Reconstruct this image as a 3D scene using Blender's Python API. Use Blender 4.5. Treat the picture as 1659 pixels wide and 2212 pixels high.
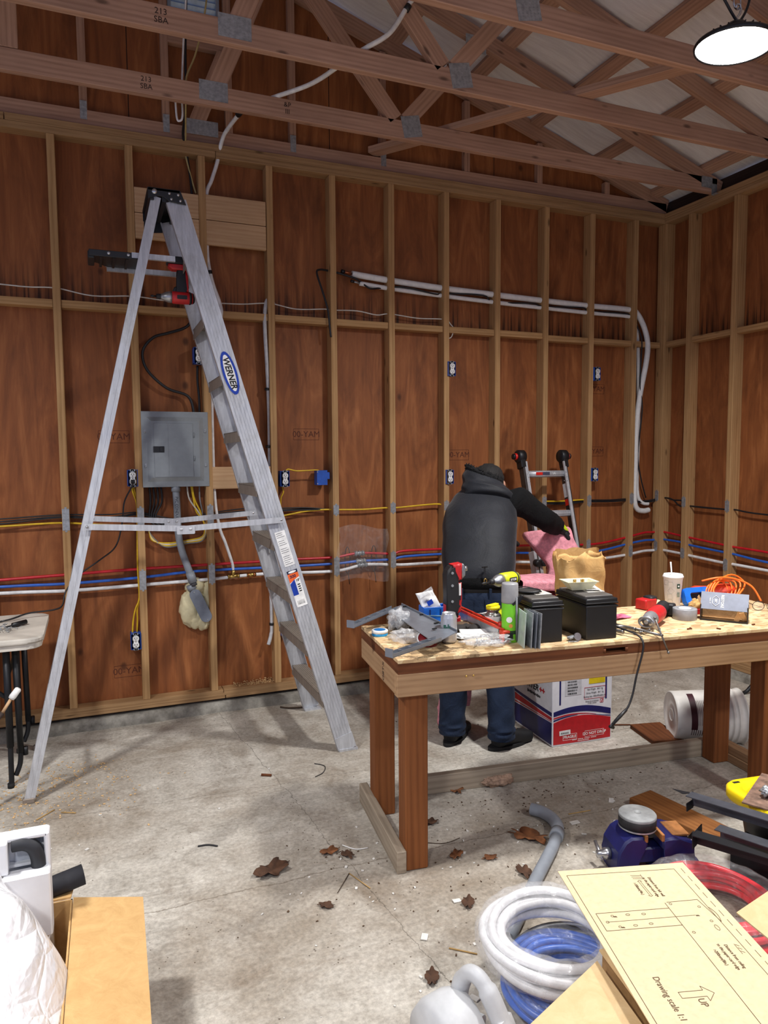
import bpy, bmesh, math, random
from mathutils import Vector, Matrix, Euler
random.seed(7)
R = math.radians
S = bpy.context.scene
for o in list(bpy.data.objects): bpy.data.objects.remove(o)
COL = S.collection

# ---------------------------------------------------------------- camera, world, exposure
YAW, PITCH, ROLL = .3861, .0778, -.0069
CAM = Vector((-4.1872, -4.4681, 1.5948))
_f = Vector((math.sin(YAW)*math.cos(PITCH), math.cos(YAW)*math.cos(PITCH), -math.sin(PITCH)))
_r = Vector((math.cos(YAW), -math.sin(YAW), 0)); _u = _r.cross(_f)
_r2 = _r*math.cos(ROLL)+_u*math.sin(ROLL); _u2 = _u*math.cos(ROLL)-_r*math.sin(ROLL)
cd = bpy.data.cameras.new('camera'); cam = bpy.data.objects.new('camera', cd); COL.objects.link(cam)
cd.sensor_fit = 'VERTICAL'; cd.sensor_height = 36.0; cd.lens = 1547.25/2212*36.0
cd.clip_start = .05; cd.clip_end = 100
cam.matrix_world = Matrix(((_r2.x, _u2.x, -_f.x, CAM.x), (_r2.y, _u2.y, -_f.y, CAM.y), (_r2.z, _u2.z, -_f.z, CAM.z), (0, 0, 0, 1)))
S.camera = cam
w = bpy.data.worlds.new('world'); S.world = w; w.use_nodes = True
w.node_tree.nodes['Background'].inputs[0].default_value = (.62, .68, 1, 1)
w.node_tree.nodes['Background'].inputs[1].default_value = .55
S.view_settings.view_transform = 'Standard'; S.view_settings.look = 'None'
S.view_settings.exposure = 0.0; S.view_settings.gamma = 1.0
S.view_settings.use_curve_mapping = False
LAMP_POWER = 64.0         # watts of the downward beam of every lamp
LENS_GLOW = 25.0           # visible emission of the lens itself
S.cycles.max_bounces = 8; S.cycles.diffuse_bounces = 5; S.cycles.transparent_max_bounces = 16
S.cycles.caustics_reflective = False; S.cycles.caustics_refractive = False
S.cycles.sample_clamp_indirect = 4.0

# ---------------------------------------------------------------- object helpers
def wm(o):
    m = o.matrix_basis.copy()
    return wm(o.parent) @ m if o.parent else m
def tag(o, label=None, cat=None, group=None, kind=None):
    if label: o['label'] = label
    if cat: o['category'] = cat
    if group: o['group'] = group
    if kind: o['kind'] = kind
    return o
def thing(name, label=None, cat=None, loc=(0, 0, 0), rot=(0, 0, 0), group=None, kind=None, quat=None):
    o = bpy.data.objects.new(name, None); COL.objects.link(o); o.empty_display_size = .05
    o.location = loc; o.rotation_euler = rot
    if quat is not None: o.rotation_euler = quat.to_euler()
    return tag(o, label, cat, group, kind)
def copy_tree(o, parent=None):
    c = o.copy(); COL.objects.link(c)
    if parent:
        c.parent = parent
    for ch in [x for x in bpy.data.objects if x.parent == o]: copy_tree(ch, c)
    return c

def catmull(pts, n=8, closed=False):
    P = [Vector(p) for p in pts]
    if len(P) < 3: return P
    out = []; N = len(P); rng = N if closed else N-1
    for i in range(rng):
        if closed: a, b, c, d = P[(i-1) % N], P[i], P[(i+1) % N], P[(i+2) % N]
        else: a, b, c, d = P[max(i-1, 0)], P[i], P[i+1], P[min(i+2, N-1)]
        for k in range(n):
            t = k/n
            out.append(.5*((2*b)+(c-a)*t+(2*a-5*b+4*c-d)*t*t+(3*b-a-3*c+d)*t**3))
    if not closed: out.append(P[-1])
    return out

class MB:
    def __init__(self, M=None):
        self.b = bmesh.new(); self.uv = self.b.loops.layers.uv.new('UVMap'); self.M = M or Matrix(); self.smooth = []
    def _v(self, p): return self.b.verts.new(self.M @ Vector(p))
    def face(self, vs, m=0, smooth=False, uvs=None):
        try: f = self.b.faces.new(vs)
        except ValueError: return None
        f.material_index = m; f.smooth = smooth
        if uvs:
            for l, t in zip(f.loops, uvs): l[self.uv].uv = t
        return f
    def box(self, c, s, rot=None, m=0, bev=0, seg=1):
        L = Matrix.Translation(Vector(c)) @ ((Euler(rot).to_matrix().to_4x4() if not isinstance(rot, Matrix) else rot.to_4x4()) if rot is not None else Matrix())
        sx, sy, sz = [x/2 for x in s]
        vs = [self._v(L @ Vector((x*sx, y*sy, z*sz))) for x in (-1, 1) for y in (-1, 1) for z in (-1, 1)]
        ax = max(range(3), key=lambda i: s[i]); off = random.uniform(0, 50); offv = random.uniform(0, 50)
        fs = []
        for q, nrm in (((0, 1, 3, 2), 0), ((4, 6, 7, 5), 0), ((0, 4, 5, 1), 1), ((2, 3, 7, 6), 1), ((0, 2, 6, 4), 2), ((1, 5, 7, 3), 2)):
            cr = [(((k >> 2) & 1)*s[0], ((k >> 1) & 1)*s[1], (k & 1)*s[2]) for k in q]
            if nrm == ax: a, b2 = [i for i in range(3) if i != ax]; us = [(off+c0[a]*8, offv+c0[b2]) for c0 in cr]
            else:
                b2 = [i for i in range(3) if i not in (ax, nrm)][0]
                us = [(off+c0[ax], offv+nrm*.37+c0[b2]) for c0 in cr]
            f = self.face([vs[k] for k in q], m, uvs=us); fs.append(f)
        if bev:
            es = list({e for f in fs for e in f.edges})
            r = bmesh.ops.bevel(self.b, geom=es, offset=bev, segments=seg, affect='EDGES', profile=.5, clamp_overlap=True, material=-1)
            for f in r['faces']: f.material_index = m; f.smooth = seg > 1
        return self
    def beam(self, p0, p1, w, h, up=(0, 0, 1), m=0, bev=0):
        p0, p1 = Vector(p0), Vector(p1); d = p1-p0; x = d.normalized(); up = Vector(up)
        if abs(x.dot(up)) > .98: up = Vector((0, 1, 0))
        y = up.cross(x).normalized(); z = x.cross(y)
        rot = Matrix((x, y, z)).transposed()
        return self.box((p0+p1)/2, (d.length, w, h), rot, m, bev)
    def cyl(self, p0, p1, r0, r1=None, seg=16, m=0, caps=True, smooth=True):
        r1 = r0 if r1 is None else r1
        return self.tube([p0, p1], [r0, r1], seg, m, caps, smooth)
    def tube(self, pts, r, seg=10, m=0, caps=True, smooth=True, closed=False):
        P = [Vector(p) for p in pts]; n = len(P)
        rs = r if isinstance(r, (list, tuple)) else [r]*n
        T = []
        for i in range(n):
            a = P[(i-1) % n] if closed else P[max(i-1, 0)]; b = P[(i+1) % n] if closed else P[min(i+1, n-1)]
            t = (b-a); T.append(t.normalized() if t.length > 1e-9 else Vector((0, 0, 1)))
        nrm = T[0].orthogonal().normalized(); rings = []; acc = 0
        for i in range(n):
            if i: acc += (P[i]-P[i-1]).length
            nrm = (nrm-T[i]*nrm.dot(T[i]))
            nrm = nrm.normalized() if nrm.length > 1e-6 else T[i].orthogonal().normalized()
            bi = T[i].cross(nrm)
            rings.append(([self._v(P[i]+(nrm*math.cos(2*math.pi*k/seg)+bi*math.sin(2*math.pi*k/seg))*rs[i]) for k in range(seg)], acc))
        rng = n if closed else n-1
        for i in range(rng):
            (A, ua), (B, ub) = rings[i], rings[(i+1) % n]
            for k in range(seg):
                j = (k+1) % seg
                self.face([A[k], A[j], B[j], B[k]], m, smooth, [(ua, k/seg), (ua, (k+1)/seg), (ub, (k+1)/seg), (ub, k/seg)])
        if caps and not closed:
            self.face(rings[0][0][::-1], m); self.face(rings[-1][0], m)
        return self
    def lathe(self, prof, seg=24, L=None, m=0, smooth=True, ms=None):
        L = L or Matrix(); rings = []
        for r, z in prof:
            rings.append([self._v(L @ Vector((0, 0, z)))] if r < 1e-6 else [self._v(L @ Vector((r*math.cos(2*math.pi*k/seg), r*math.sin(2*math.pi*k/seg), z))) for k in range(seg)])
        for i in range(len(prof)-1):
            A, B = rings[i], rings[i+1]; mm = ms[i] if ms else m
            for k in range(seg):
                j = (k+1) % seg
                if len(A) == 1 and len(B) == 1: continue
                if len(A) == 1: self.face([A[0], B[j], B[k]], mm, smooth)
                elif len(B) == 1: self.face([A[k], A[j], B[0]], mm, smooth)
                else: self.face([A[k], A[j], B[j], B[k]], mm, smooth, [(k/seg, i), ((k+1)/seg, i), ((k+1)/seg, i+1), (k/seg, i+1)])
        return self
    def prism(self, poly, depth, L=None, m=0, bev=0, seg=1, smooth=False):
        """polygon in local xy extruded along +z by depth"""
        L = L or Matrix()
        A = [self._v(L @ Vector((p[0], p[1], 0))) for p in poly]; B = [self._v(L @ Vector((p[0], p[1], depth))) for p in poly]
        n = len(poly); fs = []
        f = self.face(A[::-1], m, uvs=[(p[0], p[1]) for p in poly][::-1]); fs.append(f)
        f = self.face(B, m, uvs=[(p[0], p[1]) for p in poly]); fs.append(f)
        for i in range(n):
            j = (i+1) % n; fs.append(self.face([A[i], A[j], B[j], B[i]], m, smooth, [(poly[i][0], poly[i][1]), (poly[j][0], poly[j][1]), (poly[j][0], poly[j][1]+depth), (poly[i][0], poly[i][1]+depth)]))
        if bev:
            es = list({e for f in fs[:2] if f for e in f.edges})
            r = bmesh.ops.bevel(self.b, geom=es, offset=bev, segments=seg, affect='EDGES', clamp_overlap=True, material=-1)
            for f in r['faces']: f.material_index = m; f.smooth = seg > 1
        return self
    def grid(self, fn, nu, nv, m=0, smooth=True, closeu=False):
        V = [[self._v(fn(i/nu, j/nv)) for j in range(nv+1)] for i in range(nu+(0 if closeu else 1))]
        for i in range(nu):
            i2 = (i+1) % len(V)
            for j in range(nv):
                self.face([V[i][j], V[i2][j], V[i2][j+1], V[i][j+1]], m, smooth, [(i/nu, j/nv), ((i+1)/nu, j/nv), ((i+1)/nu, (j+1)/nv), (i/nu, (j+1)/nv)])
        return self
    def ell(self, c, r, seg=16, rings=10, m=0, L=None, fn=None):
        L = L or Matrix()
        def f(u, v):
            a = u*2*math.pi; b = (v-.5)*math.pi
            d = Vector((math.cos(a)*math.cos(b), math.sin(a)*math.cos(b), math.sin(b)))
            k = fn(d) if fn else 1
            return Vector(c)+L @ Vector((d.x*r[0]*k, d.y*r[1]*k, d.z*r[2]*k))
        self.grid(f, seg, rings, m, True, True)
        bmesh.ops.remove_doubles(self.b, verts=self.b.verts[-(seg*(rings+1)):] if False else [v for v in self.b.verts], dist=1e-6)
        return self
    def build(self, name, mats, parent=None, world=False, label=None, fixn=True, kind=None, mods=None):
        if fixn: bmesh.ops.recalc_face_normals(self.b, faces=self.b.faces[:])
        me = bpy.data.meshes.new(name)
        if world and parent:
            self.b.transform(wm(parent).inverted())
        self.b.to_mesh(me); self.b.free()
        for mt in (mats if isinstance(mats, (list, tuple)) else [mats]): me.materials.append(mt)
        o = bpy.data.objects.new(name, me); COL.objects.link(o)
        if parent: o.parent = parent
        if label: o['label'] = label
        if kind: o['kind'] = kind
        for md in (mods or []):
            k = o.modifiers.new(md[0], md[0])
            for a, v in md[1].items(): setattr(k, a, v)
        return o

def text(name, s, size, mat, parent, L, depth=.0004, align='CENTER', spacing=1.0, bold=0, sx=1.0, shear=0):
    """flat lettering as a thin mesh; L maps the text's xy plane into the parent's space"""
    cu = bpy.data.curves.new(name, 'FONT'); cu.body = s; cu.size = size; cu.extrude = depth; cu.align_x = align; cu.align_y = 'CENTER'
    cu.space_character = spacing; cu.resolution_u = 3; cu.offset = bold; cu.shear = shear
    t = bpy.data.objects.new(name, cu); COL.objects.link(t)
    bpy.context.view_layer.update()
    me = bpy.data.meshes.new_from_object(t.evaluated_get(bpy.context.evaluated_depsgraph_get()))
    bpy.data.objects.remove(t); bpy.data.curves.remove(cu)
    me.transform(L @ Matrix.Diagonal((sx, 1, 1, 1))); me.materials.clear(); me.materials.append(mat)
    o = bpy.data.objects.new(name, me); COL.objects.link(o); o.parent = parent
    return o

def frame(o, x, y, z=None):
    """matrix whose local x,y axes are the given world directions, origin o"""
    x = Vector(x).normalized(); y = Vector(y); y = (y-x*y.dot(x)).normalized(); z = x.cross(y)
    M = Matrix((x, y, z)).transposed().to_4x4(); M.translation = Vector(o); return M
def rrect(w, h, r, n=5, cx=0, cy=0):
    out = []
    for qx, qy, a0 in ((1, 1, 0), (-1, 1, 90), (-1, -1, 180), (1, -1, 270)):
        for k in range(n+1):
            a = R(a0+90*k/n); out.append((cx+qx*(w/2-r)+r*math.cos(a), cy+qy*(h/2-r)+r*math.sin(a)))
    return out

# ---------------------------------------------------------------- materials
def lin(r, g, b):
    f = lambda c: (c/255/12.92 if c <= 10 else ((c/255+.055)/1.055)**2.4)
    return (f(r), f(g), f(b), 1)
class NT:
    def __init__(self, name):
        self.mat = bpy.data.materials.new(name); self.mat.use_nodes = True; self.t = self.mat.node_tree
        self.p = self.t.nodes['Principled BSDF']
    def n(self, typ, **kw):
        x = self.t.nodes.new('ShaderNode'+typ)
        for k, v in kw.items():
            if k in x.inputs.keys() if isinstance(k, str) else False: self._in(x, k, v)
            else: setattr(x, k, v)
        return x
    def _in(self, x, k, v):
        if hasattr(v, 'is_output'): self.t.links.new(v, x.inputs[k])
        else: x.inputs[k].default_value = v
    def set(self, x, **kw):
        for k, v in kw.items(): self._in(x, k.replace('_', ' '), v)
        return x
    def link(self, a, b): self.t.links.new(a, b)
    def coord(self, kind='Object', scale=(1, 1, 1), rot=(0, 0, 0)):
        c = self.n('TexCoord'); m = self.n('Mapping'); self.link(c.outputs[kind], m.inputs[0])
        m.inputs['Scale'].default_value = scale; m.inputs['Rotation'].default_value = rot; return m.outputs[0]
    def noise(self, vec, scale, detail=4, rough=.55, dist=0):
        x = self.n('TexNoise'); self.link(vec, x.inputs['Vector'])
        x.inputs['Scale'].default_value = scale; x.inputs['Detail'].default_value = detail
        x.inputs['Roughness'].default_value = rough; x.inputs['Distortion'].default_value = dist
        return x.outputs['Fac']
    def ramp(self, fac, stops):
        x = self.n('ValToRGB'); self.link(fac, x.inputs[0]); e = x.color_ramp.elements
        while len(e) < len(stops): e.new(.5)
        for el, (pos, c) in zip(e, stops):
            el.position = pos; el.color = c if len(c) == 4 else (*c, 1)
        return x.outputs[0]
    def mix(self, fac, a, b, mode='MIX'):
        x = self.n('MixRGB'); x.blend_type = mode
        for i, v in ((0, fac), (1, a), (2, b)):
            if hasattr(v, 'is_output'): self.link(v, x.inputs[i])
            else: x.inputs[i].default_value = v
        return x.outputs[0]
    def math(self, op, a, b=0, c=0):
        x = self.n('Math'); x.operation = op
        for i, v in enumerate((a, b, c)):
            if hasattr(v, 'is_output'): self.link(v, x.inputs[i])
            else: x.inputs[i].default_value = v
        return x.outputs[0]
    def base(self, col): self._in(self.p, 'Base Color', col)
    def bump(self, h, strength=.3, dist=.01):
        x = self.n('Bump'); x.inputs['Strength'].default_value = strength; x.inputs['Distance'].default_value = dist
        self.link(h, x.inputs['Height']); self.link(x.outputs[0], self.p.inputs['Normal'])
    def pr(self, rough=.5, metal=0, spec=.5, **kw):
        self.p.inputs['Roughness'].default_value = rough; self.p.inputs['Metallic'].default_value = metal
        self.p.inputs['Specular IOR Level'].default_value = spec
        for k, v in kw.items(): self._in(self.p, k.replace('_', ' '), v)
        return self.mat
_cache = {}
def plain(name, rgb, rough=.5, metal=0, var=.12, scale=25, bump=0, spec=.5, coords='Object', **kw):
    """solid paint / plastic / metal with a slight procedural mottling"""
    if name in _cache: return _cache[name]
    t = NT(name); c = lin(*rgb); v = t.coord(coords)
    n = t.noise(v, scale, 4); d = tuple(x*(1-var*1.6) for x in c[:3])+(1,); l = tuple(min(1, x*(1+var)) for x in c[:3])+(1,)
    t.base(t.ramp(n, [(.3, d), (.7, l)]))
    if bump: t.bump(t.noise(v, scale*3, 3), bump, .003)
    _cache[name] = t.pr(rough, metal, spec, **kw); return _cache[name]
def wood(name, light, dark, knots=True, gs=1.0, rough=.75, stain=None, contrast=1.0):
    t = NT(name); oi = t.n('ObjectInfo'); c = t.n('TexCoord')
    add = t.n('VectorMath'); add.operation = 'ADD'; t.link(c.outputs['UV'], add.inputs[0]); 
    rr = t.n('CombineXYZ'); t.link(t.math('MULTIPLY', oi.outputs['Random'], 37.0), rr.inputs[0]); t.link(rr.outputs[0], add.inputs[1])
    m = t.n('Mapping'); t.link(add.outputs[0], m.inputs[0]); m.inputs['Scale'].default_value = (1.2*gs, 26*gs, 1)
    wv = t.n('TexWave'); wv.bands_direction = 'Y'; t.link(m.outputs[0], wv.inputs['Vector'])
    wv.inputs['Scale'].default_value = .55; wv.inputs['Distortion'].default_value = 5; wv.inputs['Detail'].default_value = 3; wv.inputs['Detail Scale'].default_value = .7
    n2 = t.noise(m.outputs[0], 2.2, 6, .65)
    L, D = lin(*light), lin(*dark)
    f = t.math('ADD', t.math('MULTIPLY', wv.outputs['Fac'], .16*contrast), t.math('MULTIPLY', n2, .82))
    col = t.ramp(f, [(.18, D), (.5, tuple((a*.6+b*.4) for a, b in zip(L, D))), (.85, L)])
    m2 = t.n('Mapping'); t.link(add.outputs[0], m2.inputs[0]); m2.inputs['Scale'].default_value = (2.2, 5, 1)
    big = t.noise(m2.outputs[0], .8, 3)
    col = t.mix(t.math('MULTIPLY', t.ramp(big, [(.35, (0, 0, 0)), (.75, (1, 1, 1))]), .35), col, tuple(x*.45 for x in D[:3])+(1,))
    if knots:
        vo = t.n('TexVoronoi'); m3 = t.n('Mapping'); t.link(add.outputs[0], m3.inputs[0]); m3.inputs['Scale'].default_value = (3.2, 9, 1)
        t.link(m3.outputs[0], vo.inputs['Vector']); vo.inputs['Scale'].default_value = 1.0
        k = t.ramp(vo.outputs['Distance'], [(.0, (1, 1, 1)), (.055, (.9, .9, .9)), (.12, (0, 0, 0))])
        col = t.mix(t.math('MULTIPLY', k, .75), col, tuple(x*.22 for x in D[:3])+(1,))
    if stain:
        st = t.noise(t.coord('Object'), 1.7, 5, .6)
        col = t.mix(t.ramp(st, [(.5, (0, 0, 0)), (.72, (.8, .8, .8))]), col, lin(*stain))
    t.base(col); t.bump(f, .15, .002)
    return t.pr(rough, 0, .25)
# ================================================================ SETTING
M_stud = wood('stud_wood', (208, 168, 118), (150, 108, 66))
M_truss = wood('truss_wood', (206, 166, 142), (150, 112, 92))
M_plate = wood('plate_wood', (194, 156, 112), (130, 96, 62))
M_pine = wood('pine_board', (222, 188, 148), (190, 146, 104))
M_galv = plain('galvanised_steel', (172, 176, 180), .42, .55, .18, 60)
M_dark = plain('dark_metal', (40, 41, 44), .45, .5)
M_stamp = plain('stamp_ink', (52, 34, 26), .8)

def siding_mat():
    t = NT('plywood_siding'); c = t.n('TexCoord'); sx = t.n('SeparateXYZ'); t.link(c.outputs['Object'], sx.inputs[0])
    h = t.math('ADD', sx.outputs[0], sx.outputs[1]); z = sx.outputs[2]
    def vec(kx, kz):
        cb = t.n('CombineXYZ'); t.link(t.math('MULTIPLY', h, kx), cb.inputs[0]); t.link(t.math('MULTIPLY', z, kz), cb.inputs[2]); return cb.outputs[0]
    g1 = t.noise(vec(4.6, .8), 1.5, 7, .6, 2.2); g2 = t.noise(vec(70, 1.6), 1.0, 4, .6)
    f = t.math('ADD', t.math('MULTIPLY', g1, .8), t.math('MULTIPLY', g2, .22))
    col = t.ramp(f, [(.28, lin(108, 63, 36)), (.52, lin(146, 88, 49)), (.78, lin(184, 120, 72))])
    pan = t.n('TexWhiteNoise'); pan.noise_dimensions = '1D'; t.link(t.math('FLOOR', t.math('MULTIPLY', h, .82)), pan.inputs['W'])
    col = t.mix(t.math('MULTIPLY', pan.outputs['Value'], .35), col, lin(120, 52, 24))
    vo = t.n('TexVoronoi'); t.link(vec(3.0, 2.1), vo.inputs['Vector']); vo.inputs['Scale'].default_value = 1
    k = t.ramp(vo.outputs['Distance'], [(0, (1, 1, 1)), (.035, (.85, .85, .85)), (.07, (.12, .12, .12)), (.2, (0, 0, 0))])
    col = t.mix(t.math('MULTIPLY', k, .8), col, lin(44, 20, 10))
    st = t.noise(vec(3.4, .9), 1.3, 6, .65, .8)
    col = t.mix(t.ramp(st, [(.52, (0, 0, 0)), (.8, (.68, .68, .68))]), col, lin(58, 26, 14))
    # dark water drips standing just above the blocking row
    drip = t.noise(vec(26, .5), 1.5, 4, .7)
    band = t.math('MULTIPLY', t.math('SMOOTH_MIN', t.math('MAXIMUM', t.math('MULTIPLY', t.math('SUBTRACT', 2.72, z), 5.0), 0), 1.0, .1), t.math('GREATER_THAN', z, 2.485))
    col = t.mix(t.math('MULTIPLY', t.math('MULTIPLY', t.ramp(drip, [(.48, (0, 0, 0)), (.6, (1, 1, 1))]), band), .85), col, lin(26, 16, 12))
    seam = t.math('LESS_THAN', t.math('FRACT', t.math('MULTIPLY', t.math('ADD', h, .17), 1/1.22)), .004)
    col = t.mix(seam, col, lin(22, 10, 6))
    t.base(col); t.bump(f, .2, .004); return t.pr(.6, 0, .3)
M_siding = siding_mat()

def floor_mat():
    t = NT('concrete_floor'); v = t.coord('Object'); c = t.n('TexCoord'); sx = t.n('SeparateXYZ'); t.link(c.outputs['Object'], sx.inputs[0])
    fine = t.noise(v, 60, 6, .7); mid = t.noise(v, 6, 8, .68, .6); big = t.noise(v, 1.15, 6, .62, .5)
    st = t.coord('Object', (1.4, 9, 1), (0, 0, .16)); sweep = t.noise(st, 1.6, 6, .65, 1.2)
    col = t.ramp(mid, [(.25, lin(150, 145, 136)), (.5, lin(184, 180, 172)), (.75, lin(212, 209, 202))])
    col = t.mix(t.math('MULTIPLY', t.ramp(sweep, [(.5, (0, 0, 0)), (.7, (1, 1, 1))]), .55), col, lin(210, 207, 200))
    col = t.mix(t.math('MULTIPLY', t.ramp(big, [(.44, (0, 0, 0)), (.7, (1, 1, 1))]), .68), col, lin(126, 110, 90))
    b2 = t.noise(v, 2.7, 8, .7, .8)
    col = t.mix(t.math('MULTIPLY', t.ramp(b2, [(.53, (0, 0, 0)), (.72, (1, 1, 1))]), .55), col, lin(104, 86, 66))
    col = t.mix(.5, col, t.ramp(fine, [(.3, lin(112, 108, 100)), (.7, lin(222, 219, 214))]), 'OVERLAY')
    sp = t.n('TexVoronoi'); t.link(v, sp.inputs['Vector']); sp.inputs['Scale'].default_value = 38
    spk = t.math('MULTIPLY', t.math('LESS_THAN', sp.outputs['Distance'], .12), t.math('GREATER_THAN', t.noise(v, 3.1, 4), .54))
    col = t.mix(t.math('MULTIPLY', spk, .7), col, lin(70, 56, 42))
    # hairline cracks: along x near y=-1.30 and -2.05, along y near x=-3.62
    wob = t.math('MULTIPLY', t.math('SUBTRACT', t.noise(v, 5, 5, .7), .5), .08)
    def line(coord, pos, slope, other, wd):
        d = t.math('ABSOLUTE', t.math('SUBTRACT', t.math('ADD', coord, t.math('ADD', wob, t.math('MULTIPLY', other, slope))), pos))
        return t.math('LESS_THAN', d, wd)
    X, Y = sx.outputs[0], sx.outputs[1]
    col = t.mix(t.math('MULTIPLY', line(Y, -1.30, .05, X, .002), .5), col, lin(84, 76, 66))
    col = t.mix(t.math('MULTIPLY', line(Y, -2.0, .02, X, .003), .5), col, lin(88, 74, 58))
    col = t.mix(t.math('MULTIPLY', line(X, -3.5, .1, Y, .0015), .6), col, lin(78, 72, 64))
    t.base(col); t.bump(t.math('ADD', mid, t.math('MULTIPLY', fine, .4)), .22, .006); return t.pr(.72, 0, .35)
M_floor = floor_mat()
def curb_mat():
    t = NT('curb_concrete'); v = t.coord('Object'); n = t.noise(v, 14, 8, .7); b = t.noise(v, 3, 5, .6)
    col = t.ramp(n, [(.3, lin(104, 100, 92)), (.7, lin(172, 168, 158))]); col = t.mix(t.ramp(b, [(.45, (0, 0, 0)), (.7, (.7, .7, .7))]), col, lin(82, 76, 68))
    t.base(col); t.bump(n, .5, .01); return t.pr(.85)
M_curb = curb_mat()

f = MB().box((-2.5, -3.5, -.05), (14, 9, .1)).build('floor', M_floor); tag(f, kind='structure')
cb = MB()
def rough_bar(mb, p0, p1, n, yoff, h):
    pass
def curbf(u, v):                           # uneven poured edge
    x = -9+9.05*u; w_ = .007*math.sin(x*3.1)+.005*math.sin(x*8.7+1)+.003*math.sin(x*23)
    P_ = [(-.03+w_, 0), (-.026+w_, .03), (-.018+w_, .056), (.0, .0605), (.1, .0605)]; q = P_[round(v*4)]
    return Vector((x, q[0], q[1]))
cb.grid(curbf, 220, 4)
tag(cb.build('baseboard_back', M_curb), kind='structure')
cb = MB()
cb.grid(lambda u, v: (lambda q: Vector((q.y, -6.2*u+.03, q.z)))(curbf(u*.69, v)), 150, 4)
tag(cb.build('baseboard_right', M_curb), kind='structure')

SX = [-4.3357+.4064*k for k in range(11)]
ZT, ZS = 3.376, .135
DEP = .089
# ---- back wall: siding, plates, studs, blocking
mb = MB().box((-4.45, DEP+.006, 1.74), (9.1, .012, 3.36))
gz = lambda x: 3.47+.32*abs(x)+.095
def quadprism(mb, x0, x1, zb0, zb1, zt0, zt1):
    mb.prism([(x0, zb0), (x1, zb1), (x1, zt1), (x0, zt0)], .012, Matrix(((1, 0, 0, 0), (0, 0, 1, DEP), (0, 1, 0, 0), (0, 0, 0, 1))))
VX0, VX1, VZ0, VZ1 = -3.685, -3.385, 4.05, 4.42
quadprism(mb, VX1, .1, 3.42, 3.42, gz(VX1), gz(0)-.03)
quadprism(mb, -4.5, VX0, 3.42, 3.42, gz(-4.5), gz(VX0))
quadprism(mb, VX0, VX1, 3.42, 3.42, VZ0, VZ0); quadprism(mb, VX0, VX1, VZ1, VZ1, gz(VX0), gz(VX1))
quadprism(mb, -9, -4.5, 3.42, 3.42, 3.55, gz(-4.5))
wall = tag(mb.build('wall_back', M_siding), kind='structure')
y0 = DEP/2
studs = {}
for k, x in enumerate(SX):
    studs[k] = MB().box((x, y0, (ZT+ZS)/2), (.0415, DEP, ZT-ZS-.001), bev=.002).build('stud', M_stud, wall)
for k in range(1, 8):
    MB().box((SX[0]-.4064*k, y0, (ZT+ZS)/2), (.0415, DEP, ZT-ZS-.001), bev=.002).build('stud', M_stud, wall)
for x0, x1 in ((-9, -3.46), (-3.455, 0)):
    MB().box(((x0+x1)/2, y0, .098), (x1-x0, DEP, .036), bev=.002).build('sole_plate', M_plate, wall)
    MB().box(((x0+x1)/2, y0, .116), (x1-x0, DEP, .036), bev=.002) if False else None
for x0, x1 in ((-9, -3.47), (-3.467, 0)):
    MB().box(((x0+x1)/2, y0-.001, .117), (x1-x0, DEP, .0355), bev=.002).build('sole_plate', M_plate, wall)
for x0, x1 in ((-9, -3.44), (-3.437, .089)):
    MB().box(((x0+x1)/2, y0, 3.395), (x1-x0, DEP, .038), bev=.002).build('top_plate', M_plate, wall)
for x0, x1 in ((-9, -4.56), (-4.556, .0)):
    MB().box(((x0+x1)/2, y0, 3.434), (x1-x0, DEP, .038), bev=.002).build('top_plate', M_plate, wall)
for k in range(11):                                        # blocking row
    xa = SX[k]+.021; xb = (SX[k+1]-.021) if k < 10 else -.002
    dz = .012 if k > 7 else 0
    if k == 10: xb = -.13
    MB().box(((xa+xb)/2, y0+.006, 2.462-dz), (xb-xa-.001, DEP-.014, .042), bev=.002).build('blocking', M_stud, wall)
MB().box((-.06, y0+.006, 2.45), (.1, DEP-.014, .042), bev=.002).build('blocking', M_stud, wall)
for k in range(-2, 0):
    xa = SX[0]+.4064*k+.021
    MB().box((xa+.182, y0+.006, 2.462), (.363, DEP-.014, .042), bev=.002).build('blocking', M_stud, wall)
# gable end framing above the plate
MB().box((-4.45, .062, 3.5), (9.0, .045, .096), bev=.002).build('gable_chord', M_truss, wall)
for sgn, xa, xb in ((1, -4.5, .06), (-1, -4.5, -9)):
    za, zb = 3.47+.32*4.5+.05, 3.53
    MB().beam((xa, .062, za), (xb, .062, zb), .045, .095, (0, 0, 1)).build('gable_rafter', M_truss, wall)
for x in (-4.16, -3.712, -3.345, -2.95, -2.34, -1.715, -1.12, -.52):
    zt = 3.47+.32*abs(x)
    gs = MB().box((x, .066, (3.548+zt)/2), (.042, .042, zt-3.548)).build('gable_stud', M_truss, wall)
    gp = MB().box((x, .0385, 3.545), (.036, .003, .10))
    for a in range(3):
        for b_ in range(6): gp.box((x-.011+a*.011, .0365, 3.505+b_*.016), (.004, .002, .009))
    if x > -4.3 and x < -2.3 and abs(x+3.345) > .05: gp.build('connector_plate', M_galv, gs)
MB().box((-3.53, .066, 4.03), (.325, .042, .042)).build('gable_stud', M_truss, wall)
MB().beam((-3.55, .02, 3.545), (-3.37, .02, 3.98), .04, .09, (1, 0, 0)).build('gable_stud', M_truss, wall)
gp = MB().box((-3.515, -.0005, 3.535), (.19, .002, .085))
for a in range(11):
    for b_ in range(5): gp.box((-3.6+a*.017, -.002, 3.503+b_*.016), (.009, .002, .008))
gp.build('connector_plate', M_galv, wall)
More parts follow.
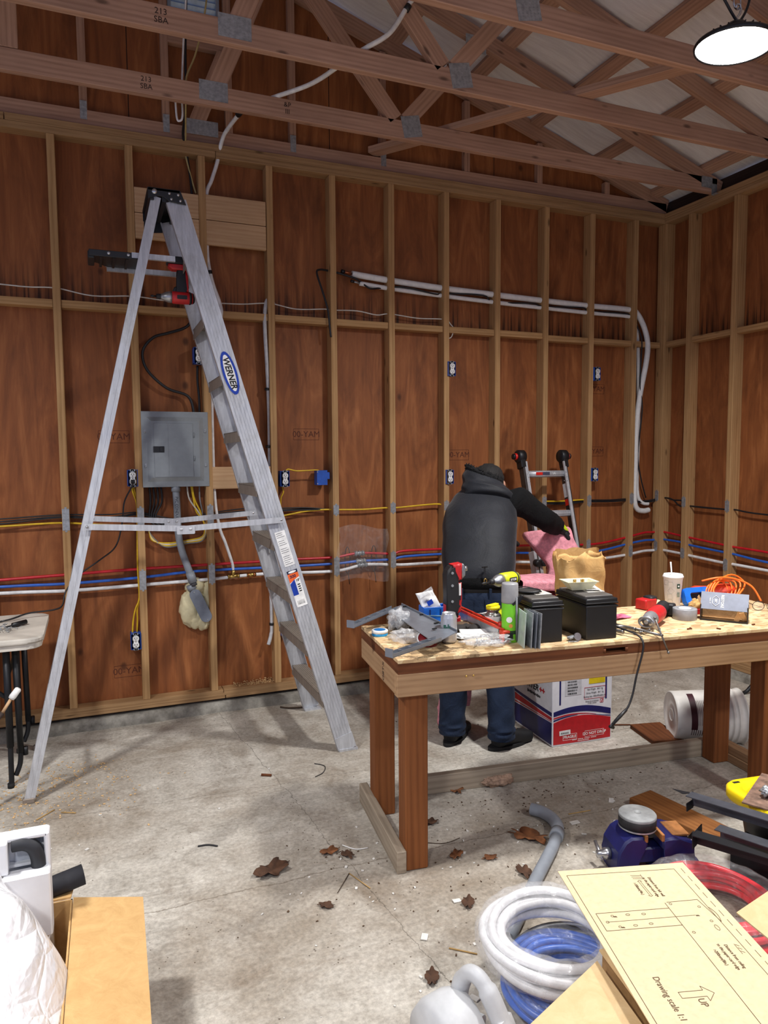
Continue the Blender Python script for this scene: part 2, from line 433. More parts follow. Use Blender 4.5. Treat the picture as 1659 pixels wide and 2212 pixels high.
# louvre vent in the gable
vt = thing('gable_vent', 'grey metal louvred vent high in the back gable', 'vent', (-3.535, DEP, VZ0))
mv = plain('vent_metal', (170, 186, 204), .4, .6)
MB().box((-3.535, DEP-.004, VZ0+.012), (.3, .03, .024)).box((-3.535, DEP-.004, VZ1-.012), (.3, .03, .024)).box((VX0+.01, DEP-.004, (VZ0+VZ1)/2), (.02, .03, VZ1-VZ0)).box((VX1-.01, DEP-.004, (VZ0+VZ1)/2), (.02, .03, VZ1-VZ0)).build('vent_frame', mv, vt, True)
for k in range(9):
    MB().box((-3.535, DEP+.006, VZ0+.04+k*.038), (.262, .045, .002), (R(-48), 0, 0)).build('louvre', mv, vt, True)

# ---- right wall
mb = MB().box((DEP+.006, -2.95, 1.74), (.012, 6.2, 3.36))
wr = tag(mb.build('wall_right', M_siding), kind='structure')
x0r = DEP/2
RY = [-.262-.4064*k for k in range(13)]
RST = []
post = MB().box((x0r, .0435, (ZT+ZS)/2), (DEP, .042, ZT-ZS-.001), bev=.002).build('stud', M_stud, wr)
post2 = MB().box((x0r, .0215-.0005-.0205+.0, (ZT+ZS)/2), (DEP, .0415, ZT-ZS-.001), bev=.002).build('stud', M_stud, wr)
for k, y in enumerate(RY):
    RST.append(MB().box((x0r, y, (ZT+ZS)/2), (DEP, .0415, ZT-ZS-.001), bev=.002).build('stud', M_stud, wr))
    if k in (2, 6): MB().box((x0r, y-.042, (ZT+ZS)/2), (DEP, .0415, ZT-ZS-.001), bev=.002).build('stud', M_stud, wr)
for z in (.098, .1345-.0355/2): pass
MB().box((x0r, -2.95, .08), (DEP, 5.85, .036), bev=.002).build('sole_plate', M_plate, wr)
MB().box((x0r, -2.95, .117), (DEP, 5.85, .0355), bev=.002).build('sole_plate', M_plate, wr)
MB().box((x0r, -2.995, 3.395), (DEP, 5.99, .038), bev=.002).build('top_plate', M_plate, wr)
MB().box((x0r, -2.95, 3.434), (DEP, 6.07, .038), bev=.002).build('top_plate', M_plate, wr)
ya = -.021
for k, y in enumerate(RY):
    yb = y+.021
    MB().box((x0r+.008, (ya+yb)/2, 2.452), (DEP-.018, abs(ya-yb)-.001, .042), bev=.002).build('blocking', M_stud, wr)
    ya = y-.021-(.042 if k in (2, 6) else 0)
mdk = wood('eave_shade_wood', (70, 52, 44), (44, 32, 28), False)
MB().box((.1, -2.95, 3.51), (.022, 6.2, .115)).build('eave_shade_strip', mdk, wr)  # dark strip stands in for shade in the open eave, blocking absent

# nail-stopper plates on the stud faces
def nplate(par, p, horiz=False, h=.115, axis='y'):
    m = MB()
    if axis == 'y':
        m.box((p[0], -.001, p[1]), (.038, .0018, h), bev=.0004); 
        for s in (-1, 1): m.box((p[0], -.001, p[1]+s*(h/2+.004)), (.012, .0018, .010))
    else:
        m.box((-.001, p[0], p[1]), (.0018, .038, h), bev=.0004)
        for s in (-1, 1): m.box((-.001, p[0], p[1]+s*(h/2+.004)), (.0018, .012, .010))
    m.build('nail_plate', M_galv, par)
for k, zz, h in ((0, 1.245, .125), (1, 1.235, .128), (1, .865, .115), (2, 1.235, .13), (2, .875, .115), (3, 1.24, .1), (4, 1.245, .062), (4, .87, .115), (5, 1.245, .062), (5, .89, .105), (6, 1.245, .062), (6, .89, .085),
                 (7, 1.25, .062), (8, 1.247, .07), (9, 1.245, .075), (9, .9, .085), (10, 1.25, .075), (10, .835, .08)):
    nplate(studs[k], (SX[k], zz), h=h)
for par, y, zz, h in ((post, .022, 1.265, .075), (post, .022, .86, .07), (RST[0], RY[0], 1.23, .07), (RST[0], RY[0], .835, .07), (RST[1], RY[1], 1.222, .075), (RST[1], RY[1], .8, .075), (RST[2], RY[2], 1.22, .075), (RST[2], RY[2], .8, .075)):
    nplate(par, (y, zz), h=h, axis='x')

# mill stamps on the plywood
def stamp(s, x, z, size=.055, face=0):
    L = frame((x, DEP-.0005, z), (-1, 0, 0), (0, 0, 1))       # printed mirrored, as in the place
    text('mill_stamp', s, size, M_st2, wall, L, .0003)
    b = MB(); w_, h_ = size*3.1, size*1.3
    for dx, dz, sx_, sz_ in ((0, h_/2, w_, .002), (0, -h_/2, w_, .002), (w_/2, 0, .002, h_), (-w_/2, 0, .002, h_)): b.box((x+dx, DEP-.0005, z+dz), (sx_, .001, sz_))
    b.build('mill_stamp', M_st2, wall)
M_st2 = plain('faded_ink', (84, 38, 18), .8)
for x, z in ((-4.06, 1.72), (-2.88, 1.74), (-1.76, 1.6), (-.57, 1.62), (-.57, 2.1), (-4.02, .3)): stamp('MAY-00', x, z)

# ---- roof: sheets, purlins
def roof_mat():
    t = NT('roof_sheet'); n = t.noise(t.coord('Object', (3, 30, 3)), 1.5, 5, .6); b = t.noise(t.coord('Object'), .9, 3)
    t.base(t.mix(t.math('MULTIPLY', t.ramp(b, [(.4, (0, 0, 0)), (.7, (1, 1, 1))]), .3), t.ramp(n, [(.3, lin(222, 220, 220)), (.7, lin(242, 242, 242))]), lin(214, 212, 216)))
    t.bump(n, .2, .01); return t.pr(.7)
M_roof = roof_mat()
mb = MB(); zr = lambda x: 3.47+.32*x+.138
for s, xe in ((1, .3), (-1, -9.3)):
    def sheet(u, v, s=s, xe=xe):
        x = xe+(-4.5-xe)*u; d = -x if s > 0 else x+9.0
        sag = -.022*math.sin(v*37)*math.sin(d/.55*math.pi)**2
        return Vector((x, .13-v*6.3, zr(d)+sag))
    mb.grid(sheet, 60, 60)
ceil = tag(mb.build('ceiling', M_roof, fixn=False), kind='structure')
for s in (1, -1):
    for k in range(9):
        d = .07+.545*k; x = -d if s > 0 else -9+d
        MB().box((x, -2.95, 3.47+.32*d+.117), (.088, 6.1, .036), (0, R(17.7)*s, 0)).build('purlin', M_truss, ceil)

# ---- roof trusses
def bar(name, par, yc, a, b, wdt=.09, thick=.04, up=None):
    d = Vector((b[0]-a[0], 0, b[1]-a[1])).normalized(); upv = Vector((-d.z, 0, d.x))
    return MB().beam((a[0], yc, a[1]), (b[0], yc, b[1]), thick, wdt, upv, bev=.002).build(name, M_truss, par, True)
def gusset(par, yn, x, z, w_, h_, rot=0):
    m = MB(Matrix.Translation((x, yn, z)) @ Matrix.Rotation(rot, 4, 'Y')); m.box((0, -.0012, 0), (w_, .0016, h_))
    na, nb = int(w_/.02), int(h_/.012)
    for i in range(na):
        for j in range(nb): m.box((-w_/2+(i+.5)*w_/na, -.0025, -h_/2+(j+.5)*h_/nb), (.009, .0012, .004))
    m.build('gusset_plate', M_galv, par, True)
ords = ['bare timber roof truss nearest the gable wall, over the bays of the stepladder', 'bare timber roof truss second from the gable wall', 'bare timber roof truss third from the gable wall, just behind the hanging lamp',
        'bare timber roof truss fourth from the gable wall, in front of the hanging lamp', 'bare timber roof truss fifth from the gable wall, overhead']
for i in range(5):
    yn = -.472-.61*i; yc = yn+.02
    t = thing('roof_truss', ords[i], 'truss', (-4.5, yc, 3.452), group='roof trusses')
    MB().box((-4.5, yc, 3.505), (9.06, .04, .104), bev=.003).build('bottom_chord', M_truss, t, True)
    bar('top_chord', t, yc, (.07, 3.497), (-4.5, 3.52+.32*4.5), .096)
    bar('top_chord', t, yc, (-9.07, 3.497), (-4.5, 3.52+.32*4.5), .096)
    for a, b in (((-3.50, 3.56), (-3.14, 4.40)), ((-2.47, 3.56), (-3.19, 4.40)), ((-2.40, 3.56), (-1.94, 4.07)), ((-4.49, 3.56), (-4.49, 4.85)), ((-5.5, 3.56), (-5.86, 4.4)), ((-6.53, 3.56), (-5.81, 4.4)), ((-6.6, 3.56), (-7.06, 4.07))):
        bar('web', t, yc, a, b)
    gusset(t, yn, -3.52, 3.527, .15, .1); gusset(t, yn, -2.37, 3.53, .12, .12, R(-12)); gusset(t, yn, -.07, 3.52, .1, .075)
    gusset(t, yn, -3.165, 4.37, .16, .12); gusset(t, yn, -1.94, 4.08, .14, .1)
    m = MB(); m.box((.0, yn-.001, 3.475), (.05, .002, .08)).box((.0, yn-.02, 3.4385), (.05, .04, .002)); m.build('truss_clip', M_galv, t, True)
    if i < 2:
        for xs, s in ((-3.86+.02*i, '213\nSBA'), (-3.12, '&P\nIII') if i == 0 else (-3.5, 'I-J')):
            text('grade_stamp', s, .036, M_stamp, t, frame((xs-t.location.x, yn-.0006-t.location.y, 3.507-t.location.z), (1, 0, 0), (0, 0, 1)), .0003)
def brace(a, b, lab):
    o = MB().beam(a, b, .09, .04, (0, 0, 1), bev=.002).build('diagonal_brace', M_truss); tag(o, lab, 'brace')
brace((-2.42, .05, 3.578), (-.25, -2.95, 3.578), 'flat timber brace running diagonally across the tops of the truss chords')

# ---- high-bay lamps
def emis(name, rgb, st):
    t = NT(name); t.p.inputs['Emission Color'].default_value = rgb; t.p.inputs['Emission Strength'].default_value = st
    t.p.inputs['Base Color'].default_value = (.9, .9, .9, 1); return t.mat
M_lens = emis('lamp_lens', (1, .985, .97, 1), LENS_GLOW)
M_lampbody = plain('lamp_body', (46, 48, 52), .4, .6)
M_cable = plain('black_cable', (26, 26, 30), .5)
M_hook = plain('hook_steel', (190, 192, 196), .25, .9)
def lamp(loc, lab, tilt=(0, 0, 0)):
    t = thing('high_bay_lamp', lab, 'lamp', loc, tilt, group='round high bay lamps')
    MB().lathe([(0, .075), (.035, .075), (.05, .06), (.055, .03), (.12, .018), (.146, .008), (.150, 0), (.148, -.009), (.143, -.009), (.141, -.004), (0, -.004)], 40).build('housing', M_lampbody, t)
    fins = MB()
    for k in range(24):
        a = k*math.pi/12; fins.box((math.cos(a)*.085, math.sin(a)*.085, .025), (.06, .003, .014), (0, 0, a))
    fins.build('cooling_fins', M_lampbody, t)
    MB().lathe([(.141, -.0055), (0, -.0055)], 48).build('lens', M_lens, t, fixn=False)
    ld = bpy.data.lights.new('beam', 'AREA'); ld.shape = 'DISK'; ld.size = .27; ld.energy = LAMP_POWER; ld.spread = R(146); ld.color = (1, .985, .97)
    lo = bpy.data.objects.new('beam', ld); COL.objects.link(lo); lo.parent = t; lo.location = (0, 0, -.0095)
    MB().tube([(0, 0, .07), (0, 0, .10), (.012, 0, .115), (.018, 0, .135), (.008, 0, .15), (-.008, 0, .145), (-.012, 0, .13)], .0045, 8).build('hanging_hook', M_hook, t)
    MB().tube([(.018*math.cos(a), .006, .158+.026*math.sin(a)) for a in [k*math.pi/6 for k in range(12)]], .0035, 6, closed=True).build('carabiner', M_hook, t)
    MB().tube(catmull([(.0, .01, .07), (.03, .012, .1), (.06, .01, .16), (.075, .01, .26), (.08, .0, .4)]), .005, 8).build('power_cord', M_cable, t)
    MB().tube(catmull([(.0, -.01, .072), (-.06, -.01, .12), (-.12, 0, .2), (-.14, 0, .3), (-.13, 0, .45)]), .005, 8).build('power_cord', M_cable, t)
    MB().cyl((0, 0, .18), (0, 0, .36), .0012, seg=6).build('hanging_wire', M_hook, t)
    return t
lamp((-1.80, -2.27, 3.19), 'bright round high bay lamp hanging under the trusses at top right', (R(3), R(2), 0))
for x, y in ((-5.4, -2.3), (-1.6, -5.2), (-5.2, -5.2)):
    lamp((x, y, 3.19), 'round high bay lamp hanging outside the picture')
# ================================================================ THINGS ON THE WALLS
M_white = plain('white_plastic', (232, 232, 230), .35)
M_black = plain('black_plastic', (22, 22, 25), .45)
M_blue = plain('blue_box_plastic', (34, 84, 178), .45)
M_slot = plain('slot_black', (8, 8, 9), .7)
M_grey = plain('panel_grey', (142, 148, 152), .42, .2, .05)
M_pvc = plain('conduit_grey', (136, 142, 150), .45, 0, .06)
M_red = plain('red_pipe', (196, 26, 40), .35)
M_bluep = plain('blue_pipe', (42, 98, 196), .35)
M_pex = plain('white_pipe', (236, 236, 236), .35)
M_yel = plain('yellow_cable', (226, 186, 34), .45)
M_wcab = plain('white_cable', (214, 210, 200), .5)
M_brass = plain('brass', (190, 158, 88), .3, .9)
M_copper = plain('copper', (186, 112, 76), .3, .95)

def outlet(x, z, lab, side=1):
    """duplex receptacle in an open blue wall box; side = +1 box hangs to the right of its stud"""
    t = thing('wall_outlet', lab, 'outlet', (x, -.012, z), group='duplex outlets in blue boxes')
    b = MB(); w_, h_, d_ = .056, .096, .075
    b.box((0, d_-.001, 0), (w_, .002, h_))
    for s in (-1, 1): b.box((s*(w_/2-.001), d_/2, 0), (.002, d_, h_)); b.box((0, d_/2, s*(h_/2-.001)), (w_, d_, .002))
    b.box((-side*(w_/2+.0), .03, 0), (.004, .05, .1)); b.build('wall_box', M_blue, t)
    MB().box((0, .012, 0), (.036, .02, .066), bev=.002).build('receptacle_body', M_black, t)
    y = MB(); y.box((0, .0, 0), (.018, .0015, .106)); y.box((0, 0, .046), (.028, .0015, .012)); y.box((0, 0, -.046), (.028, .0015, .012))
    for s in (-1, 1): y.cyl((0, -.003, s*.042), (0, 0, s*.042), .004, seg=8)
    y.build('mounting_yoke', M_galv, t)
    fc = MB()
    for s in (-1, 1):
        fc.prism(rrect(.036, .03, .011, 4), .008, Matrix(((1, 0, 0, 0), (0, 0, 1, -.008), (0, 1, 0, s*.0195), (0, 0, 0, 1))), bev=.001)
    fc.box((0, -.002, 0), (.026, .006, .02)); fc.build('outlet_face', M_white, t)
    sl = MB()
    for s in (-1, 1):
        sl.box((-.0065, -.0083, s*.0195+.003), (.003, .0008, .009)); sl.box((.0065, -.0083, s*.0195+.003), (.003, .0008, .007)); sl.cyl((0, -.0087, s*.0195-.007), (0, -.0079, s*.0195-.007), .0028, seg=8)
    sl.cyl((0, -.0055, 0), (0, -.0048, 0), .003, seg=8); sl.build('slots', M_slot, t)
    return t
OUT = [(-3.968, 1.476, 'outlet in blue box left of the electrical panel, black cord plugged in', -1),
       (-3.570, 2.206, 'outlet in blue box above the electrical panel, half behind the stepladder rail', -1),
       (-3.052, 1.456, 'outlet in blue box just right of the stepladder, yellow cable at its top', 1),
       (-1.876, 1.448, "outlet in dark blue box left of the bending person's head", 1),
       (-1.861, 2.193, 'high outlet in blue box on the wall above the bending person', 1),
       (-.629, 2.203, 'high outlet in blue box on the wall near the room corner', 1),
       (-.636, 1.444, 'outlet in blue box beside the small leaning ladder, near the corner', 1),
       (-3.981, .5, 'low outlet in blue box fed by two yellow cables from above', -1),
       (-3.067, .496, 'low outlet behind the bottom of the stepladder', 1)]
for x, z, l, s in OUT: outlet(x, z, l, s)

# ---- empty blue junction box seen from the side, with its yellow cable
t = thing('junction_box', 'bright blue empty junction box on a stud, yellow cable leading in', 'electrical box', (-2.80, .03, 1.458))
b = MB()
b.box((-2.803, .0, 1.458), (.07, .002, .095)); b.box((-2.803, .06, 1.458), (.07, .002, .095))
for s in (-1, 1): b.box((-2.803, .03, 1.458+s*.0465), (.07, .06, .002)); b.box((-2.803+s*.034, .03, 1.458), (.002, .06, .095))
b.box((-2.76, .03, 1.47), (.02, .05, .045), bev=.002); b.build('box_body', M_blue, t, True)
m = MB()
for s in (-1, 1): m.cyl((-2.835, -.003, 1.458+s*.038), (-2.835, .0, 1.458+s*.038), .004, seg=8)
m.build('screws', M_galv, t, True)
tag(MB().tube(catmull([(-3.045, .0, 1.50), (-3.03, -.004, 1.516), (-2.976, 0, 1.505), (-2.90, 0, 1.506), (-2.84, .0, 1.508), (-2.812, .02, 1.495), (-2.81, .025, 1.47)]), .0042, 8).build('yellow_cable', M_yel), 'short yellow cable from the outlet to the blue junction box', 'cable')
tag(MB().tube(catmull([(-3.062, .03, 1.41), (-3.055, .03, 1.37), (-3.07, .035, 1.33), (-3.072, .045, 1.26)]), .0042, 8).build('yellow_cable', M_yel), 'yellow cable dropping out of the bottom of the outlet right of the stepladder', 'cable')

# ---- breaker panel
t = thing('electrical_panel', 'grey steel electrical panel with hinged door and dark latch', 'electrical panel', (-3.717, 0, 1.42))
px0, px1, pz0, pz1 = -3.911, -3.525, 1.42, 1.868
MB().box((-3.717, .036, 1.644), (.36, .07, .42)).build('enclosure', M_grey, t, True)
cxp, czp = (px0+px1)/2, (pz0+pz1)/2
p = MB(); W, H = px1-px0, pz1-pz0
def ring(mb, w0, h0, y0_, w1, h1, y1_):
    a = [(-w0/2, -h0/2), (w0/2, -h0/2), (w0/2, h0/2), (-w0/2, h0/2)]; c = [(-w1/2, -h1/2), (w1/2, -h1/2), (w1/2, h1/2), (-w1/2, h1/2)]
    for i in range(4):
        j = (i+1) % 4
        mb.face([mb._v((cxp+q[0], y, czp+q[1])) for q, y in ((a[i], y0_), (a[j], y0_), (c[j], y1_), (c[i], y1_))])
ring(p, W, H, 0, W, H, -.006); ring(p, W, H, -.006, W-.06, H-.065, -.008); ring(p, W-.06, H-.065, -.008, W-.11, H-.115, -.019); ring(p, W-.11, H-.115, -.019, .0, .0, -.019)
p.build('trim_cover', M_grey, t, True)
dr = MB().box((cxp-.012, -.0205, czp-.005), (.225, .003, .32), bev=.001).build('door', M_grey, t, True)
MB().box((cxp-.012-.031, -.0222, czp-.005), (.0012, .0006, .30)).build('door_crease', plain('panel_grey_line', (120, 126, 130), .5), dr, True)
lt = MB().box((cxp-.098, -.0235, czp-.0), (.062, .004, .036), bev=.001); lt.box((cxp-.084, -.027, czp), (.02, .005, .026), bev=.001); lt.build('latch', M_black, dr, True)
for dz in (.085, -.055): MB().cyl((cxp+.106, -.0225, czp+dz-.015), (cxp+.106, -.0225, czp+dz+.015), .0035, seg=8).build('hinge', M_grey, t, True)
for sx_, sz_ in ((-1, .1), (1, .105), (-1, -.1), (1, -.1)):
    q = MB().lathe([(0, .006), (.005, .005), (.006, 0)], 12, Matrix.Translation((cxp+sx_*.174, -.007, czp+sz_)) @ Matrix.Rotation(R(90), 4, 'X')); q.box((cxp+sx_*.174, -.0075, czp+sz_+.008), (.01, .002, .018)); q.build('cover_screw', M_galv, t, True)

# ---- grey conduit with its elbow body, and the spray foam
t = thing('conduit', 'grey plastic conduit dropping from the panel to an elbow box in the foam', 'conduit', (-3.717, .0, 1.41))
MB().tube(catmull([(-3.722, .02, 1.415), (-3.718, .02, 1.3), (-3.716, .02, 1.18), (-3.712, .018, 1.11), (-3.695, .012, 1.02), (-3.668, .004, .93), (-3.655, 0, .89)], 6), .0215, 16).build('pipe', M_pvc, t, True)
MB().cyl((-3.656, .0, .895), (-3.638, -.004, .832), .0265, seg=18).build('coupling', M_pvc, t, True)
MB().cyl((-3.722, .02, 1.39), (-3.722, .02, 1.424), .027, seg=16).build('locknut', M_pvc, t, True)
MB().cyl((-3.64, -.004, .835), (-3.633, -.006, .812), .02, seg=16).build('thread', plain('thread_dark', (70, 70, 74), .6), t, True)
ax = Vector((-.097, 0, .224)).normalized()
L = frame((-3.597, -.012, .685), Vector((.224, 0, .097)).normalized(), ax)
body = MB().prism(rrect(.066, .215, .033, 6), .05, L @ Matrix.Translation((0, 0, -.05)), bev=.003); body.cyl(L @ Vector((0, .11, -.022)), L @ Vector((0, .142, -.022)), .0275, seg=18)
body.cyl(L @ Vector((0, -.06, -.04)), L @ Vector((0, -.06, -.095)), .027, seg=16); eb = body.build('elbow_body', M_pvc, t, True)
MB().prism(rrect(.07, .222, .035, 7), .006, L, bev=.002).build('cover', plain('cover_grey', (124, 132, 146), .4), eb, True)
sc = MB()
for s in (-1, 1): sc.cyl(L @ Vector((0, s*.096, .006)), L @ Vector((0, s*.096, .009)), .0045, seg=10)
sc.build('cover_screw', M_galv, eb, True)
text('pipe_print', 'PVC CONDUIT', .026, plain('print_dark', (70, 74, 80), .6), t, frame(Vector((-3.722, -.0025, 1.29))-Vector(t.location), (0, 0, -1), (1, 0, 0)), .0003, sx=.8)
def foamfn(seed):
    def f(d):
        return 1+.10*math.sin(5*d.x+seed)*math.sin(6*d.z+seed*2)+.07*math.sin(11*d.z+3*d.x)*math.sin(9*d.y+seed)
    return f
M_foam = plain('spray_foam', (222, 212, 172), .8, 0, .12, 14, .6)
fm = MB()
for c, r, s in (((-3.655, .055, .665), (.062, .05, .115), 1), ((-3.62, .06, .79), (.06, .045, .06), 2.2), ((-3.548, .06, .72), (.032, .045, .11), 3.1), ((-3.575, .06, .575), (.05, .045, .06), 4), ((-3.62, .06, .60), (.06, .04, .07), 5.5), ((-3.6, .07, .68), (.08, .03, .14), 2)): fm.ell(c, r, 28, 18, fn=foamfn(s))
tag(fm.build('spray_foam', M_foam), 'lumpy cream spray foam blob on the siding around the conduit elbow', 'foam')

# ---- water pipes running through the studs, round the corner
def pipe(name, pts, r, mt, lab, cat='pipe', seg=10, n=5, group=None):
    o = MB().tube(catmull(pts, n), r, seg).build(name, mt); return tag(o, lab, cat, group)
SXm = lambda k: SX[k]
redz = [(-6.5, .89), (-5.2, .9), (-4.69, .914), (-4.336, .921), (-3.92, .928), (-3.52, .928), (-3.12, .928), (-2.97, .928), (-2.71, .925), (-2.539, .943), (-2.304, .926), (-2.2, .94), (-1.9, .936), (-1.49, .93), (-1.08, .92), (-.68, .902), (-.5, .908), (-.27, .94), (-.1, .968)]
bluez = [(-6.5, .86), (-5.2, .865), (-4.69, .875), (-4.336, .868), (-3.92, .876), (-3.6, .892), (-3.12, .885), (-2.71, .882), (-2.539, .889), (-2.304, .886), (-2.2, .9), (-1.9, .9), (-1.49, .885), (-1.08, .86), (-.68, .843), (-.5, .85), (-.27, .885), (-.1, .905)]
whitz = [(-6.5, .82), (-5.2, .83), (-4.69, .838), (-4.336, .826), (-3.92, .83), (-3.52, .836), (-3.3, .845), (-3.12, .845), (-2.71, .832), (-2.506, .862), (-2.304, .85), (-2.2, .843), (-1.9, .84), (-1.49, .82), (-1.08, .79), (-.68, .78), (-.5, .784), (-.27, .8), (-.1, .82)]
for nm, zz, mt, c, right, lab in (('red_water_pipe', redz, M_red, .0085, [(-.03, .973), (-.182, .962), (-.29, .955), (-.6, .935), (-.69, .93), (-.98, .924), (-1.4, .9), (-2.2, .91), (-5, .9)], 'red water pipe running through the studs along both walls'),
                                  ('blue_water_pipe', bluez, M_bluep, .0085, [(-.036, .913), (-.184, .911), (-.29, .898), (-.6, .882), (-.69, .879), (-.98, .856), (-1.4, .85), (-2.2, .85), (-5, .85)], 'blue water pipe running through the studs between the red and white pipes'),
                                  ('white_water_pipe', whitz, M_pex, .0105, [(-.045, .826), (-.187, .822), (-.29, .817), (-.6, .804), (-.69, .805), (-.98, .8), (-1.4, .79), (-2.2, .8), (-5, .8)], 'white water pipe running through the studs, lowest of the three')):
    pts = [(x, .045, z) for x, z in zz]+[(-.02, .045, zz[-1][1]), (.03, .03, (zz[-1][1]+right[0][1])/2), (.045, -.0, right[0][1])]+[(.045, y, z) for y, z in right]
    pipe(nm, pts, c, mt, lab)
# branch with brass tee
t = thing('branch_pipe', 'white branch pipe curving down into a brass tee on the white pipe', 'pipe', (-3.383, .04, .845))
MB().tube(catmull([(-3.492, .03, 2.0), (-3.49, .03, 1.39), (-3.466, .03, 1.17), (-3.43, .035, 1.06), (-3.39, .042, .93), (-3.384, .045, .862)], 8), .0095, 10).build('pipe', M_pex, t, True)
tee = MB().cyl((-3.42, .045, .842), (-3.345, .045, .846), .0125, seg=12); tee.cyl((-3.383, .045, .844), (-3.384, .045, .885), .0125, seg=12)
for dx in (-.03, .03): tee.cyl((-3.383+dx-.004, .045, .844), (-3.383+dx+.004, .045, .844), .0155, seg=12)
tee.build('tee_fitting', M_brass, t, True)
t = thing('pipe_coupling', 'small brass coupling on the white pipe behind the stepladder', 'fitting', (-3.27, .045, .846))
MB().cyl((-3.30, .045, .846), (-3.24, .045, .846), .013, seg=12).build('body', M_brass, t, True)
for dx in (-.02, .02): MB().cyl((-3.27+dx-.004, .045, .846), (-3.27+dx+.004, .045, .846), .0155, seg=12).build('crimp_ring', M_copper, t, True)
# row of valves/tees in the plastic bag
for x, z, c in ((-2.535, .942, 'red'), (-2.525, .889, 'blue'), (-2.515, .861, 'white')):
    o = MB().cyl((x-.035, .045, z), (x+.035, .045, z), .014, seg=12)
    for dx in (-.024, 0, .024): o.cyl((x+dx-.004, .045, z), (x+dx+.004, .045, z), .0185, seg=12)
    tag(o.build('pipe_coupling', M_galv), 'metal coupling on the %s pipe under the clear plastic bag' % c, 'fitting')
for x in (-2.62, -2.43):
    o = MB().tube([(x+.018*math.cos(a), .045, .90+.09*math.sin(a)) for a in [k*math.pi/8 for k in range(16)]], .0025, 6, closed=True); o.cyl((x, .03, .81), (x+.005, .02, .74), .0025, seg=6)
    tag(o.build('cable_tie', M_black), 'black cable tie around the pipes, %s of the two by the plastic bag' % ('left' if x < -2.5 else 'right'), 'cable tie')
def film_mat(name, rgb=(.95, .96, .97), alpha=.25, rough=.12):
    t = NT(name); n = t.noise(t.coord('Object'), 14, 5, .6, 1.5)
    t.base((*rgb, 1)); t.bump(n, .6, .01); t.p.inputs['Alpha'].default_value = alpha
    a = t.ramp(t.noise(t.coord('Object', (9, 9, 9)), 2, 5, .7, 2), [(.4, (alpha*.6,)*3), (.6, (alpha,)*3), (.75, (min(1, alpha*2.4),)*3)]); t.link(a, t.p.inputs['Alpha'])
    return t.pr(rough, 0, .8)
M_film = film_mat('clear_film', alpha=.09, rough=.08)
def bagf(u, v):
    x = -2.70+.35*u; z = 1.125-.36*v; d = .5*math.sin(u*9+v*3)*math.sin(v*11-u*2)
    return Vector((x+.012*math.sin(v*9), -.006-.014*d-.03*math.sin(math.pi*u)*math.sin(math.pi*v), z+.02*math.sin(u*5)))
o = MB().grid(bagf, 26, 26).build('plastic_bag', M_film, fixn=False); tag(o, 'clear plastic bag pinned over the pipe valves between two studs', 'plastic bag')

# ---- cables along the wall
pipe('yellow_cable', [(-6.5, .045, 1.2), (-5.2, .045, 1.21), (-4.676, .045, 1.217), (-4.489, .043, 1.223), (-4.336, .045, 1.222), (-4.1, .045, 1.2), (-3.939, .045, 1.191), (-3.7, .06, 1.15), (-3.52, .045, 1.16), (-3.35, .045, 1.185), (-3.211, .045, 1.20), (-3.12, .045, 1.21)], .0055, M_yel, 'yellow cable running left along the wall from behind the stepladder', 'cable')
pipe('yellow_cable', [(-3.12, .045, 1.205), (-3.024, .045, 1.221), (-2.9, .045, 1.24), (-2.779, .045, 1.246), (-2.667, .045, 1.242), (-2.5, .045, 1.238), (-2.351, .045, 1.243), (-2.265, .045, 1.241), (-1.965, .045, 1.257), (-1.837, .045, 1.243), (-1.4, .04, 1.26), (-.954, .045, 1.246), (-.742, .045, 1.25), (-.69, .045, 1.25)], .0055, M_yel, 'yellow cable running right from the stepladder toward the corner', 'cable')
for dy, dz, lb in ((0, 0, 'upper'), (.012, -.016, 'middle'), (-.01, -.027, 'lowest')):
    pipe('black_cable', [(-6.5, .05+dy, 1.23+dz), (-5, .05+dy, 1.25+dz), (-4.675, .05+dy, 1.258+dz), (-4.367, .05, 1.27+dz*.6), (-4.1, .05+dy, 1.262+dz), (-3.93, .05, 1.268+dz*.5), (-3.72, .07+dy, 1.22+dz), (-3.5, .05, 1.252+dz*.6), (-3.3, .05+dy, 1.27+dz), (-3.1, .05, 1.265+dz*.7), (-2.9, .05+dy, 1.262+dz*.5), (-2.72, .05, 1.243)], .0042, M_cable, '%s of three black cables bundled along the back wall by the stepladder' % lb, 'cable', group=None)
for dz, lb, sg in ((0, 'upper', 1), (-.012, 'lower', -1)):
    pipe('black_cable', [(-1.9, .05, 1.247+dz), (-1.6, .052, 1.235+dz), (-1.2, .05, 1.25+dz), (-.9, .05, 1.235+dz), (-.68, .047, 1.245+dz), (-.45, .048, 1.24+dz), (-.28, .045, 1.243+dz), (-.22, .04, 1.222+dz*.5), (-.06, .045, 1.226+dz), (.03, .03, 1.24+dz), (.045, -.03, 1.248), (.045, -.11, 1.235-.02*sg*0), (.045+.01*sg, -.19, 1.213+.02*sg), (.045, -.28, 1.198), (.045, -.6, 1.194), (.045, -.7, 1.197), (.045, -.97, 1.18), (.045, -2, 1.18)], .006, M_cable, '%s of two black cables passing round the room corner' % lb, 'cable')
wp = [(-6.5, 2.6), (-5.2, 2.57), (-4.618, 2.549), (-4.482, 2.545), (-4.336, 2.55), (-4.149, 2.522), (-3.93, 2.536), (-3.74, 2.524), (-3.52, 2.53), (-3.3, 2.536), (-3.12, 2.553), (-2.95, 2.53), (-2.763, 2.543), (-2.71, 2.54), (-2.54, 2.547), (-2.4, 2.53), (-2.304, 2.543), (-2.1, 2.528), (-1.897, 2.533)]
